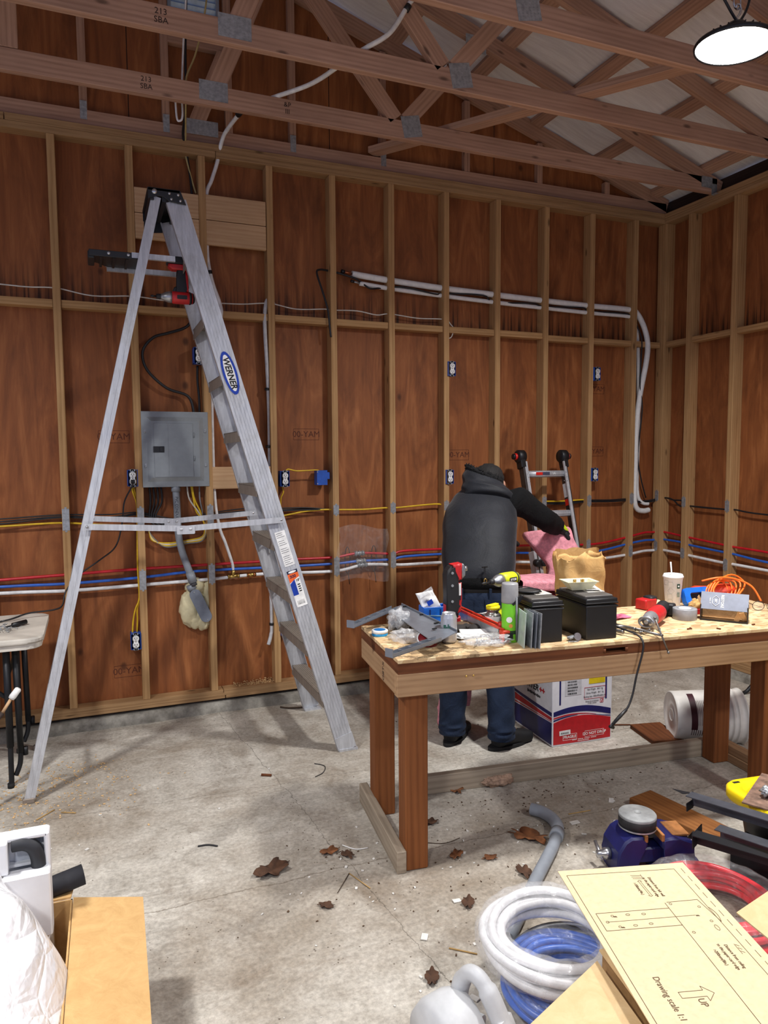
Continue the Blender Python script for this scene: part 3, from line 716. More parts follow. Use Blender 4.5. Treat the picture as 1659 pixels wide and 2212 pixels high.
pipe('white_cable', [(x, .035, z) for x, z in wp]+[(-1.85, .03, 2.5), (-1.828, .03, 2.47), (-1.85, .02, 2.415), (-1.878, .015, 2.402)], .0038, M_wcab, 'thin pale cable sagging through the studs just above the blocking', 'cable')
pipe('black_cable', [(-3.594, .04, 2.445), (-3.61, .04, 2.40), (-3.651, .04, 2.367), (-3.74, .04, 2.335), (-3.826, .04, 2.303), (-3.886, .035, 2.219), (-3.863, .035, 2.112), (-3.755, .04, 2.011), (-3.635, .045, 1.968), (-3.602, .045, 1.885), (-3.602, .045, 1.8)], .0085, M_cable, 'thick black cable looping down into the top of the electrical panel', 'cable')
pipe('black_cable', [(-3.57, .05, 2.15), (-3.572, .05, 2.06), (-3.565, .05, 1.95), (-3.566, .05, 1.8)], .0075, M_cable, 'black cable from the high outlet straight down into the panel', 'cable')
pipe('black_cable', [(-2.50, .045, 2.735), (-2.56, .02, 2.752), (-2.656, .03, 2.776), (-2.728, .045, 2.79), (-2.79, .03, 2.788), (-2.814, .02, 2.762), (-2.785, .0, 2.649), (-2.754, -.01, 2.534), (-2.742, -.012, 2.418), (-2.735, -.012, 2.359)], .0065, M_cable, 'black control cable hanging in a hook shape beside the pipe stubs', 'cable')
# bundles under the panel
for i, (dx, dy) in enumerate(((0, 0), (.011, .006), (.004, .014))):
    pipe('yellow_cable', [(-3.972+dx, .03+dy, 1.42), (-3.966+dx, .03+dy, 1.387), (-3.948+dx*.7, .03+dy, 1.31), (-3.950+dx*.6, .03+dy, 1.15), (-3.955+dx, .03+dy, .93), (-3.951+dx*.5, .03+dy, .76), (-3.975+dx, .03+dy, .69), (-3.99+dx*(2.2 if i else -1), .035, .62), (-3.997+dx*2.4, .04, .535)][:9 if i < 2 else 5], .0048, M_yel,
         ['front yellow cable dropping left of the panel stud to the low outlet', 'rear yellow cable dropping left of the panel stud to the low outlet', 'short yellow cable ending at the pipe level left of the panel stud'][i], 'cable')
for i in range(4):
    x = -3.872+.022*i
    pipe('black_cable', [(x, .05, 1.42), (x+.004, .05, 1.33), (x-.006-.01*i, .055, 1.24), (x+.01, .05, 1.2), (-3.80+.03*i, .06, 1.16)], .006, M_cable, ['leftmost', 'second from left', 'third from left', 'rightmost'][i]+' of the black cables leaving the underside of the panel', 'cable')
for i, (mt, nm, lb) in enumerate(((M_yel, 'yellow_cable', 'outer yellow cable looping under the panel'), (M_wcab, 'white_cable', 'white cable looping under the panel'), (M_yel, 'yellow_cable', 'inner yellow cable looping under the panel'), (plain('grey_cable', (120, 120, 122), .5), 'grey_cable', 'grey cable looping under the panel'))):
    x0 = (-3.628, -3.652, -3.622, -3.578)[i]
    pipe(nm, [(x0, .045, 1.42), (x0+.012*(i < 3), .045, 1.34), (-3.60+.012*i, .045, 1.26), (-3.565, .05+.006*i, 1.215), (-3.552+.006*i, .05, 1.16), (-3.57, .045, 1.105-.008*i), (-3.66, .055, 1.085-.006*i), (-3.78, .05, 1.075-.008*i), (-3.862+.006*i, .05, 1.095), (-3.882, .05, 1.15), (-3.885, .05, 1.19)], .005, mt, lb, 'cable')
# black appliance cord plugged in at the left outlet
t = thing('power_cord', 'black power cord from the left outlet drooping down to the folding table', 'cord', (-3.968, -.03, 1.455))
MB().box((-3.968, -.034, 1.456), (.022, .03, .024), bev=.004, seg=2).build('plug', M_black, t, True)
MB().tube(catmull([(-3.968, -.046, 1.45), (-3.975, -.06, 1.43), (-4.02, -.06, 1.34), (-4.037, -.08, 1.22), (-4.077, -.1, 1.089), (-4.166, -.1, 1.014), (-4.277, -.13, .94), (-4.345, -.16, .86), (-4.365, -.2, .79), (-4.41, -.22, .772), (-4.53, -.24, .768), (-4.62, -.28, .75), (-4.75, -.36, .747)]), .0045, 8).build('cord', M_cable, t, True)

# ---- white tubing
t = thing('white_hose', 'long white plastic tube dropping from the trusses and down the wall behind the stepladder', 'hose', (-3.4, .0, 3.5))
MB().tube(catmull([(-2.52, -1.2, 3.98), (-2.651, -1.1, 3.825), (-2.76, -1.085, 3.66), (-2.88, -1.06, 3.575), (-2.93, -.95, 3.57), (-3.03, -.66, 3.57), (-3.2, -.43, 3.565), (-3.32, -.31, 3.54), (-3.38, -.1, 3.51), (-3.402, -.015, 3.47), (-3.424, .03, 3.364), (-3.462, .03, 3.25), (-3.492, .03, 3.166), (-3.496, .03, 2.95), (-3.495, .03, 2.787), (-3.47, .03, 2.65), (-3.43, .03, 2.53), (-3.43, .0, 2.45), (-3.47, .02, 2.3), (-3.49, .03, 2.1), (-3.492, .03, 2.0)], 8), .0115, 12).build('tube', M_pex, t, True)
for p, q in (((-3.335, -.30, 3.535), (-3.352, -.255, 3.525)), ((-2.665, -1.095, 3.80), (-2.68, -1.09, 3.775)), ((-3.487, .03, 2.72), (-3.484, .03, 2.70))): MB().cyl(p, q, .016, seg=10).build('clip', M_black, t, True)
t = thing('grey_conduit_tube', 'greyish white tube hanging down the stud right of the stepladder, open cut end', 'tube', (-3.14, .05, 1.5))
MB().tube(catmull([(-3.088, .05, 2.548), (-3.105, .048, 2.57), (-3.138, .04, 2.565), (-3.157, .02, 2.43), (-3.147, .02, 2.14), (-3.138, .035, 1.9), (-3.137, .04, 1.674), (-3.144, .035, 1.2), (-3.148, .03, .902), (-3.147, .03, .523), (-3.155, .025, .45), (-3.174, .02, .388)], 8), .012, 12).build('tube', plain('tube_grey_white', (198, 198, 200), .45), t, True)
for z in (2.02, 1.66, .52): MB().cyl((-3.147, .03, z-.008), (-3.147, .03, z+.008), .017, seg=10).build('clip', M_black, t, True)
# insulated refrigerant lines
M_insul = plain('white_insulation', (232, 232, 230), .7, 0, .05, 40, .3)
def lineset(pts, r, rend, lab, mt2):
    t = thing('insulated_pipe', lab, 'pipe', pts[0])
    MB().tube(catmull(pts[1:], 7), r, 14).build('insulation', M_insul, t, True)
    d = (Vector(pts[0])-Vector(pts[1])); MB().cyl(pts[0], pts[1], rend, seg=10).build('pipe_stub', mt2, t, True)
    MB().cyl(Vector(pts[0])-d.normalized()*.004, Vector(pts[0])+d.normalized()*.018, rend*1.6, seg=10).build('end_cap', M_cable, t, True)
lineset([(-2.625, .04, 2.792), (-2.568, .045, 2.784), (-2.3, .045, 2.765), (-1.9, .045, 2.745), (-1.49, .045, 2.733), (-1.08, .045, 2.722), (-.68, .045, 2.714), (-.3, .045, 2.712), (-.23, .035, 2.69), (-.165, .02, 2.58), (-.138, .008, 2.45), (-.16, -.003, 2.3), (-.203, .01, 2.05), (-.222, .02, 1.8), (-.225, .02, 1.5), (-.223, .025, 1.25), (-.19, .03, 1.165), (-.12, .035, 1.145), (-.06, .045, 1.15)], .0205, .0075, 'thicker white insulated copper line along the upper wall, turning down at the corner', M_copper)
lineset([(-2.56, .04, 2.735), (-2.515, .045, 2.728), (-2.3, .045, 2.712), (-1.9, .045, 2.694), (-1.49, .045, 2.68), (-1.08, .045, 2.67), (-.68, .045, 2.662), (-.3, .045, 2.66), (-.24, .05, 2.63), (-.2, .06, 2.54), (-.185, .06, 2.4), (-.19, .045, 2.2), (-.18, .05, 2.0), (-.175, .05, 1.7), (-.18, .05, 1.4), (-.165, .05, 1.26), (-.12, .05, 1.21), (-.06, .05, 1.2)], .0145, .006, 'thinner white insulated line just below the thicker one, turning down at the corner', M_galv)
pipe('black_cable', [(-2.5, .045, 2.735), (-2.45, .02, 2.695), (-2.36, .04, 2.71), (-2.2, .028, 2.725), (-1.98, .015, 2.695), (-1.9, .045, 2.71), (-1.6, .02, 2.715), (-1.5, .045, 2.68), (-1.2, .02, 2.69), (-1.08, .04, 2.68), (-.75, .022, 2.69), (-.68, .045, 2.675), (-.4, .022, 2.675), (-.28, .04, 2.66), (-.2, .01, 2.5), (-.19, .02, 2.3), (-.21, .0, 2.12), (-.19, -.005, 1.95), (-.2, .02, 1.6), (-.17, .02, 1.42), (-.09, .045, 1.25)], .0055, M_cable, 'black control cable woven along the white insulated lines', 'cable')
# cables in the trusses
pipe('white_cable', [(-3.6, -.3, 4.6), (-3.628, -.3, 4.05), (-3.644, -.3, 3.864), (-3.664, -.32, 3.572), (-3.668, -.35, 3.43), (-3.684, -.35, 3.40), (-3.699, -.35, 3.42), (-3.704, -.35, 3.56)], .0055, M_pex, 'white cable hanging in a loop between the trusses at upper left', 'cable')
pipe('yellow_cable', [(-3.46, -.3, 4.6), (-3.521, -.3, 4.058), (-3.58, -.3, 3.8), (-3.635, -.3, 3.66), (-3.64, -.29, 3.55), (-3.632, -.2, 3.5), (-3.612, -.02, 3.46), (-3.61, .045, 3.40), (-3.575, .05, 3.25), (-3.552, .05, 3.17)], .005, plain('old_yellow_cable', (188, 168, 112), .5), 'faded yellow cable dropping through the top plate at upper left', 'cable')
pipe('black_cable', [(-3.6, -.28, 4.5), (-3.632, -.28, 3.9), (-3.632, -.22, 3.55), (-3.628, -.03, 3.47), (-3.6, .05, 3.39), (-3.578, .05, 3.2), (-3.572, .05, 2.9), (-3.575, .05, 2.6), (-3.59, .045, 2.45)], .0075, M_cable, 'thick black cable dropping from the trusses behind the pine boards', 'cable')

# ---- pine boards between the studs
for x0, x1, zl, zh, lb in ((-3.907, -3.545, 3.008, 3.148, 'pale pine board at upper left of the four between studs by the ladder top'), (-3.503, -3.142, 3.012, 3.156, 'pale pine board at upper right of the four, beside the ladder top'),
                           (-3.907, -3.545, 2.862, 3.004, 'pale pine board at lower left of the four behind the ladder top'), (-3.503, -3.142, 2.866, 3.008, 'pale pine board at lower right of the four, below its neighbour')):
    o = MB().box(((x0+x1)/2, .012, (zl+zh)/2), (x1-x0, .024, zh-zl), bev=.002).build('pine_board', M_pine); tag(o, lb, 'board', 'pine boards behind the ladder top')
o = MB().box((-3.323, .014, 1.468), (.362, .026, .135), bev=.002).build('pine_board', M_pine); tag(o, 'short pale pine board between studs, right of the electrical panel', 'board')
o = MB().box((-3.30, .03, 1.555), (.08, .05, .03), bev=.003).build('metal_bracket', M_galv); tag(o, 'small grey metal box on top of the short pine board', 'bracket')
tag(MB().beam((-1.50, DEP-.004, 1.66), (-1.44, DEP-.004, 1.69), .003, .016).build('wood_sliver', M_pine), 'pale scratch of wood stuck on the siding above the person', 'sliver')
# ================================================================ STEPLADDER
def alu_mat(name, base=(216, 219, 224), rough=.38):
    t = NT(name); v = t.coord('Object'); n = t.noise(t.coord('Object', (30, 30, 2.5)), 2, 5, .7); d = t.noise(v, 6, 6, .7)
    col = t.ramp(n, [(.3, lin(*[int(c*.84) for c in base])), (.7, lin(*base))])
    col = t.mix(t.math('MULTIPLY', t.ramp(d, [(.5, (0, 0, 0)), (.75, (1, 1, 1))]), .35), col, lin(120, 116, 110))
    t.base(col); r = t.ramp(d, [(.3, (rough,)*3), (.7, (rough+.25,)*3)]); t.link(r, t.p.inputs['Roughness'])
    t.p.inputs['Metallic'].default_value = .5; return t.mat
M_alu = alu_mat('aluminium'); M_alud = alu_mat('dusty_aluminium', (160, 148, 136), .6)
M_capb = plain('ladder_black', (30, 32, 36), .5)
M_bluelog = plain('label_blue', (24, 62, 168), .4); M_navy = plain('label_navy', (22, 26, 60), .4); M_orange = plain('label_orange', (238, 104, 42), .4)
M_lab = plain('label_white', (238, 238, 236), .45); M_ink = plain('ink_black', (16, 16, 18), .6); M_rubber = plain('rubber', (20, 20, 22), .8)
def channel(mb, p0, p1, inward, wd, fl, th=.003, ribs=0):
    p0, p1 = Vector(p0), Vector(p1); a = (p1-p0).normalized(); inw = Vector(inward); inw = (inw-a*inw.dot(a)).normalized(); la = a.cross(inw).normalized()
    mb.beam(p0, p1, wd, th, inw)
    for s in (-1, 1):
        o = la*s*(wd/2-th/2)+inw*(fl/2); mb.beam(p0+o, p1+o, th, fl, inw)
    for k in range(ribs):
        o = la*((k+.5)/ribs-.5)*(wd*.8)-inw*(th/2+.0008); mb.beam(p0+o, p1+o, .005, .0016, inw)
    return mb
LAD = thing('stepladder', 'tall silver aluminium stepladder with black top cap and pail shelf', 'ladder', (-3.72, -.53, 0))
LY = -.53; ZTOP = 2.85
def railp(z, s):        # front rail centre line, s=-1 near / +1 far
    u = z/ZTOP; return Vector((-2.952-.80*u, LY+s*(.35-.18*u), z))
def rearp(z, s):
    u = z/ZTOP; return Vector((-4.514+.661*u, LY+s*(.342-.172*u), z))
for s in (-1, 1):
    f = MB(); channel(f, railp(0.02, s), railp(2.86, s), (0, -s, 0), .098, .03, .003, 5); rail = f.build('front_rail', M_alu, LAD, True)
    f = MB(); channel(f, rearp(0.01, s), rearp(2.87, s), (0, -s, 0), .045, .026, .0025, 1); f.build('rear_rail', M_alu, LAD, True)
    sh = MB(); c0, c1 = railp(.0, s), railp(.085, s); sh.beam(c0+Vector((.0, s*.003, .004)), c1+Vector((0, s*.003, 0)), .102, .005, (0, 1, 0)); sh.beam(c0+Vector((-.05, -s*.012, .006)), c0+Vector((.056, -s*.012, .006)), .045, .012); sh.build('foot', M_alu, LAD, True)
    c0 = rearp(0, s); MB().box((c0.x, c0.y-s*.01, .012), (.05, .034, .024), bev=.003).build('rear_foot', M_alud, LAD, True)
for k in range(9):
    z = .30+.2855*k; a, b = railp(z, -1), railp(z, 1); a.y += .004; b.y -= .004
    m = MB(); tr = .088; ctr = (a+b)/2
    m.box((ctr.x, LY, z), (tr, b.y-a.y, .003)); m.box((ctr.x-tr/2+.0015, LY, z-.027), (.003, b.y-a.y, .054)); m.box((ctr.x+tr/2-.0015, LY, z-.02), (.003, b.y-a.y, .04))
    for q in range(7): m.box((ctr.x-tr/2+.008+q*.012, LY, z+.0022), (.004, b.y-a.y, .0016))
    m.build('step', M_alud, LAD, True)
    if k < 4:
        br = MB()
        for s in (-1, 1): br.tube(catmull([(ctr.x+.02, LY+s*.06, z-.012), railp(z-.06, s)+Vector((.03, -s*.04, 0)), railp(z-.14, s)+Vector((.02, -s*.008, 0))], 5), .006, 8)
        br.build('step_brace', M_alu, LAD, True)
for z in (.45, 1.0, 1.75):
    a, b = rearp(z, -1), rearp(z, 1); m = MB(); channel(m, (a.x-.02, a.y, z), (b.x-.02, b.y, z), (1, 0, 0), .035, .014, .002); m.build('rear_brace', M_alu, LAD, True)
# spreaders
for s, y, pts in ((-1, -.822, ((-4.231, 1.272), (-3.767, 1.243), (-3.272, 1.268))), (1, -.292, ((-4.205, 1.269), (-3.778, 1.238), (-3.308, 1.268)))):
    m = MB(); e = .0
    m.beam((pts[0][0], y, pts[0][1]), (pts[1][0]+.01, y, pts[1][1]), .004, .029); m.beam((pts[1][0]-.01, y-.004, pts[1][1]), (pts[2][0], y-.004, pts[2][1]), .004, .029)
    sp = m.build('spreader', M_alu, LAD, True)
    h = MB().prism(rrect(.088, .042, .006, 3), .004, Matrix.Translation((pts[1][0], y-.006, pts[1][1]-.006)) @ Matrix.Rotation(R(90), 4, 'X'), bev=.001)
    for d in (-.022, .022): h.lathe([(0, .004), (.006, .003), (.008, 0)], 10, Matrix.Translation((pts[1][0]+d, y-.01, pts[1][1]-.002)) @ Matrix.Rotation(R(90), 4, 'X'))
    h.build('hinge_plate', M_alu, sp, True)
    for q in (0, 2):
        MB().lathe([(0, .004), (.005, .003), (.007, 0)], 10, Matrix.Translation((pts[q][0]+(.012 if q == 0 else -.012), y-.005, pts[q][1])) @ Matrix.Rotation(R(90), 4, 'X')).build('rivet', M_hook, sp, True)
# top cap
cap = MB(); poly = [(-3.888, 2.908), (-3.735, 2.908), (-3.708, 2.842), (-3.79, 2.85), (-3.812, 2.872), (-3.845, 2.874), (-3.888, 2.852)]
for y in (-.715, -.352): cap.prism(poly, .008, Matrix(((1, 0, 0, 0), (0, 0, 1, y), (0, 1, 0, 0), (0, 0, 0, 1))), bev=.002)
cap.box((-3.812, -.53, 2.90), (.156, .37, .018), bev=.004); cap.box((-3.812, -.53, 2.872), (.02, .35, .05)); cap.box((-3.87, -.53, 2.875), (.02, .36, .05), bev=.003); cap.box((-3.745, -.53, 2.872), (.02, .36, .05), bev=.003)
cap.prism([(-3.885, 2.87), (-3.80, 2.87), (-3.79, 2.80), (-3.885, 2.79)], .006, Matrix(((1, 0, 0, 0), (0, 0, 1, -.36), (0, 1, 0, 0), (0, 0, 0, 1))))
cap = cap.build('top_cap', M_capb, LAD, True)
for x, z, r in ((-3.857, 2.89, .013), (-3.787, 2.888, .007), (-3.745, 2.885, .007), (-3.778, 2.862, .007), (-3.735, 2.858, .007)):
    MB().lathe([(0, .005), (r*.8, .004), (r, 0)], 12, Matrix.Translation((x, -.715, z)) @ Matrix.Rotation(R(90), 4, 'X')).build('rivet', M_hook, cap, True)
# folding pail shelf
sh = MB(); out = [(-4.165, -.68), (-3.935, -.68), (-3.925, -.43), (-4.07, -.43), (-4.09, -.44), (-4.125, -.50), (-4.165, -.51)]
sh.prism(out, .018, Matrix.Translation((0, 0, 2.577)), bev=.003); sh.box((-4.155, -.595, 2.573), (.03, .16, .035), bev=.004); sh.box((-4.05, -.68, 2.58), (.23, .006, .03), bev=.002)
for q in range(3): sh.box((-4.11+.06*q, -.56, 2.572), (.012, .2, .012))
sh = sh.build('pail_shelf', M_capb, LAD, True)
for y, x0, x1, z in ((-.684, -3.97, -3.765, 2.583), (-.425, -4.08, -3.72, 2.572)):
    m = MB().box(((x0+x1)/2, y, z), (x1-x0, .004, .026)); m.box(((x0+x1)/2, y+.008, z-.012), (x1-x0, .018, .002)); m.build('shelf_arm', M_alu, sh, True)
MB().box((-4.02, -.425, 2.588), (.13, .004, .02)).build('shelf_bracket', M_alu, sh, True)
for x in (-4.075, -3.985): MB().lathe([(0, .004), (.006, .003), (.008, 0)], 10, Matrix.Translation((x, -.683, 2.583)) @ Matrix.Rotation(R(90), 4, 'X')).build('rivet', M_hook, sh, True)
# stickers on the near front rail
ax = (railp(0, -1)-railp(ZTOP, -1)).normalized()
def rail_frame(z, out_=.0035):
    p = railp(z, -1); la = Vector((0, -1, 0)).cross(ax); L = frame(p+Vector((0, -out_, 0)), ax, la)
    return Matrix.Translation(-LAD.location) @ L
L = rail_frame(2.022, .004)
ell = lambda a, b, n=36: [(a*math.cos(2*math.pi*k/n), b*math.sin(2*math.pi*k/n)) for k in range(n)]
st = MB().prism(ell(.112, .036), .0008, L).build('logo_sticker', M_bluelog, LAD)
MB().prism(ell(.095, .024), .0006, L @ Matrix.Translation((0, 0, .0006))).build('logo_field', M_lab, st)
text('logo_lettering', 'WERNER', .044, M_ink, st, L @ Matrix.Translation((0, -.001, .0016)), .0003, bold=.0012, shear=.18, sx=.92)
L = rail_frame(1.115); wl = MB().prism(rrect(.19, .056, .003, 2), .0006, L).build('warning_label', M_lab, LAD)
tx = MB()
for k in range(17):
    if k % 4 != 3 or k > 12: tx.box((L @ Vector((-.085+.0105*k, random.uniform(-.006, 0), .0009))), (.0025, .0025, .0004)) if False else tx.prism([(-.086+.0105*k, -.023), (-.0835+.0105*k, -.023), (-.0835+.0105*k, random.uniform(.005, .023)), (-.086+.0105*k, random.uniform(.005, .023))], .0003, L @ Matrix.Translation((0, 0, .0006)))
tx.build('label_print', plain('print_grey', (92, 92, 96), .6), wl)
L = rail_frame(.903); pl = MB().prism(rrect(.2, .058, .003, 2), .0006, L).build('product_label', M_lab, LAD)
LL = L @ Matrix.Translation((0, 0, .0006))
MB().prism([(-.1, -.029), (-.083, -.029), (-.083, .029), (-.1, .029)], .0003, LL).build('label_band', M_navy, pl)
MB().prism(ell(.006, .022, 20), .0003, LL @ Matrix.Translation((-.0915, 0, .0003))).build('label_logo', M_lab, pl)
MB().prism([(-.083, -.029), (-.035, -.029), (-.05, .005), (-.058, .029), (-.083, .029)], .0003, LL).build('label_band', M_orange, pl)
MB().prism([(-.03, -.029), (-.05, .0), (.035, .0), (.035, -.029)], .0003, LL).build('label_band', M_bluelog, pl)
TR = Matrix.Rotation(R(90), 4, 'Z')
text('label_print', '300', .023, M_navy, pl, LL @ Matrix.Translation((-.066, -.004, .0004)) @ TR, .0002, bold=.0006)
text('label_print', "10'", .018, M_ink, pl, LL @ Matrix.Translation((-.04, .016, .0004)) @ TR, .0002, bold=.0006)
bc = MB()
for k in range(12): bc.prism([(.065, -.02+.0034*k), (.088, -.02+.0034*k), (.088, -.02+.0034*k+random.uniform(.0008, .0024)), (.065, -.02+.0034*k+.0005)], .0003, LL)
for k in range(4): bc.prism([(-.02+.012*k, .008), (-.014+.012*k, .008), (-.014+.012*k, .022), (-.02+.012*k, .022)], .0003, LL)
bc.build('barcode', M_ink, pl)

# ================================================================ POWER TOOLS (shared builder)
M_mred = plain('tool_red', (196, 34, 38), .42); M_mblk = plain('tool_black', (30, 30, 33), .55); M_msil = plain('tool_silver', (168, 170, 174), .35, .8); M_lime = plain('tool_lime', (206, 214, 34), .42); M_grn = plain('tool_dark', (36, 38, 36), .6)
def driver(name, lab, L, main, grip, nose, batt=True, bit=.0, logo=None, sc=1.0, chuck=None):
    t = thing(name, lab, 'power tool'); t.matrix_basis = L
    def pf(poly, th, nm, mt, par, y=0, bev=.006): return MB().prism(poly, th, Matrix(((1, 0, 0, 0), (0, 0, 1, y-th/2), (0, 1, 0, 0), (0, 0, 0, 1))), bev=bev, seg=2).build(nm, mt, par)
    b = MB(); X = Matrix.Rotation(R(90), 4, 'Y')
    b.lathe([(0, -.075), (.02, -.074), (.028, -.066), (.031, -.04), (.032, .0), (.031, .03), (.028, .036), (0, .036)], 20, X); body = b.build('body', main, t)
    MB().lathe([(.0, -.079), (.018, -.078), (.026, -.072), (.0295, -.058), (.0325, -.056), (.0325, -.05), (.0, -.05)], 20, X).build('rear_cap', grip, body)
    nm = MB(); nm.lathe([(0, .034), (.0275, .034), (.0285, .05), (.024, .066), (.017, .08), (.0145, .084), (.0145, .09), (0, .09)], 20, X); nm.build('gear_case', nose, t)
    c = MB(); c.lathe([(0, .088), (.012, .088), (.013, .092), (.013, .108), (.009, .112), (0, .112)], 16, X); c.build('collet', M_mblk, t)
    if bit: MB().lathe([(0, .11), (.004, .11), (.004, .11+bit*.5), (.0062, .11+bit*.52), (.0062, .11+bit*.8), (.003, .11+bit), (0, .11+bit)], 10, X).build('driver_bit', M_mblk if chuck is None else chuck, t)
    pf([(-.035, -.018), (.02, -.02), (.012, -.05), (.004, -.1), (.008, -.14), (-.04, -.14), (-.044, -.1), (-.05, -.05)], .034, 'handle', grip, t)
    pf([(-.048, -.03), (-.038, -.03), (-.034, -.1), (-.03, -.136), (-.04, -.138), (-.046, -.1)], .036, 'handle_trim', main, t, bev=.003)
    pf([(.012, -.022), (.034, -.024), (.024, -.05), (.01, -.056)], .02, 'trigger', grip if main != M_mblk else M_mred, t, bev=.004)
    pf([(-.055, -.135), (.032, -.135), (.05, -.15), (.05, -.165), (-.06, -.165), (-.06, -.145)], .06, 'battery_foot', main, t)
    if batt:
        bt = pf([(-.064, -.163), (.054, -.163), (.058, -.172), (.05, -.2), (-.058, -.2), (-.066, -.19)], .066, 'battery', grip, t)
    for s in (-1, 1):
        MB().prism(rrect(.05, .02, .003, 2), .0015, Matrix(((1, 0, 0, -.012), (0, 0, s, s*.0315), (0, 1, 0, .002), (0, 0, 0, 1)))).build('name_plate', M_mblk, body)
        if logo: text('logo', logo, .014, M_lab, body, Matrix(((-s, 0, 0, -.012), (0, 0, s, s*.0334), (0, 1, 0, .002), (0, 0, 0, 1))), .0002, bold=.0004)
    return t
L = Matrix(((-1, 0, 0, -3.742), (0, 1, 0, -.60), (0, 0, -1, 2.412), (0, 0, 0, 1)))
driver('impact_driver', 'red and black impact driver hanging upside down on the stepladder shelf arm', L, M_mred, M_mblk, M_msil, bit=.03)
# ================================================================ WORKBENCH
BA = R(-6.5); BO = Vector((-3.163, -2.077, 0))
BM = Matrix.Translation(BO) @ Matrix.Rotation(BA, 4, 'Z')
TZ = .84
def bp(u, v, z=TZ): return BM @ Vector((u, v, z))
def bmat(u, v, z=TZ, rz=0): return Matrix.Translation(bp(u, v, z)) @ Matrix.Rotation(BA+R(rz), 4, 'Z')
M_post = wood('cedar_post', (150, 92, 50), (98, 54, 26), False, .8)
M_apron = wood('apron_board', (188, 154, 116), (142, 108, 78), True)
M_weath = wood('weathered_board', (184, 170, 150), (122, 108, 92), True, .8)
M_slab = wood('slab_edge', (122, 72, 42), (70, 38, 20), False, .7, contrast=1.5)
def osb_mat():
    t = NT('osb_top'); v = t.coord('Object'); vo = t.n('TexVoronoi'); t.link(t.coord('Object', (26, 46, 20), (0, 0, .5)), vo.inputs['Vector']); vo.inputs['Scale'].default_value = 1
    n = t.noise(v, 30, 5, .7); b = t.noise(v, 3.2, 5, .6)
    col = t.ramp(vo.outputs['Color'], [(.1, lin(170, 140, 100)), (.5, lin(208, 182, 142)), (.9, lin(228, 206, 170))])
    col = t.mix(.35, col, t.ramp(n, [(.3, lin(120, 100, 76)), (.7, lin(230, 215, 190))]), 'OVERLAY')
    col = t.mix(t.math('MULTIPLY', t.ramp(b, [(.5, (0, 0, 0)), (.7, (1, 1, 1))]), .4), col, lin(116, 94, 66))
    c = t.n('TexCoord'); sx = t.n('SeparateXYZ'); t.link(c.outputs['Object'], sx.inputs[0])
    g = t.math('MULTIPLY', t.math('LESS_THAN', sx.outputs[0], .33), t.math('GREATER_THAN', t.noise(v, 9, 6, .7), .5))
    col = t.mix(t.math('MULTIPLY', g, .6), col, lin(74, 58, 38))
    t.base(col); t.bump(n, .3, .003); return t.pr(.8)
M_osb = osb_mat()
WB = thing('workbench', 'long home-made timber workbench with square posts and chipboard top', 'workbench', BO, (0, 0, BA))
BL, BD = 2.06, .57
def bb(name, c, s, mt, par=None, bev=.003, **k): return MB().box(c, s, bev=bev, **k).build(name, mt, par or WB)
bb('tabletop', (BL/2, BD/2, .833), (BL, BD, .014), M_osb, bev=.001)
sl = MB(); s0, s1 = .865, .975
sl.box((BL/2, BD/2+.02, .806), (BL, BD-.04, .0395)); sl.box((s0/2, .02, .806), (s0, .0395, .0395)); sl.box(((s1+BL)/2, .02, .806), (BL-s1, .0395, .0395))
sl.box(((s0+s1)/2, .02, .8205), (s1-s0, .0395, .0105)); sl.box(((s0+s1)/2, .02, .7915), (s1-s0, .0395, .0105)); sl = sl.build('slab', M_slab, WB)
for x, e in ((s0+.004, 1), (s1-.004, -1)): MB().cyl((x, .001, .7985), (x, .001, .8135), .006, seg=8).build('slot_end', M_slab, sl)
bb('apron', (BL/2, .0185, .742), (BL+.01, .038, .088), M_apron); bb('apron', (BL/2, BD-.019, .742), (BL, .038, .088), M_apron)
la = bb('apron', (.0145, BD/2+.018, .742), (.032, BD-.045, .088), M_apron); bb('apron', (BL-.02, BD/2, .742), (.038, BD-.08, .088), M_apron)
text('board_stamp', 'KTBD', .03, M_stamp, WB, frame((-.0022, .20, .742), (0, 0, 1), (0, -1, 0)) @ Matrix.Rotation(R(180), 4, 'Z'), .0002)
for u, v in ((.081, .076), (.078, .515), (1.745, .076), (1.895, .55)): bb('leg', (u, v, .349), (.092, .092, .698), M_post, bev=.005)
bb('stretcher', (.017, .325, .044), (.038, .61, .088), M_weath); st = bb('stretcher', (1.1, .617, .044), (1.7, .04, .088), M_weath); bb('stretcher', (1.965, .36, .022), (.06, .48, .043), M_apron); bb('stretcher', (1.968, .36, .0655), (.055, .46, .043), M_apron)
m = MB()
for u in (.27, .3): m.cyl((u, -.004, .757), (u, .004, .757), .0035, seg=8)
m.build('staples', M_brass, WB)

# ================================================================ THINGS ON THE WORKBENCH
# ---- split-unit mounting plate, tilted on the clutter
def bw(name, mb, mt, par, **k): return mb.build(name, mt, par, **k)
ZN = M_zinc = plain('zinc_plate', (136, 142, 152), .4, .55, .08, 20)
t = thing('mounting_plate', 'grey sheet metal mounting plate with two long arms, overhanging the bench end', 'metal plate', bp(.1, .3, .86))
PA, PB, PC, PD = [bp(*q) for q in ((.118, .565, .905), (.215, .655, .905), (.272, .10, .905), (.145, .0, .895))]
PA = bp(.125, .56, .905)
def slabpoly(pts, th): 
    n = (pts[1]-pts[0]).cross(pts[2]-pts[0]).normalized()*th
    mb = MB(); A = [mb._v(p) for p in pts]; B_ = [mb._v(p+n) for p in pts]; mb.face(A); mb.face(B_[::-1]); k = len(pts)
    for i in range(k): mb.face([A[i], A[(i+1) % k], B_[(i+1) % k], B_[i]])
    return mb
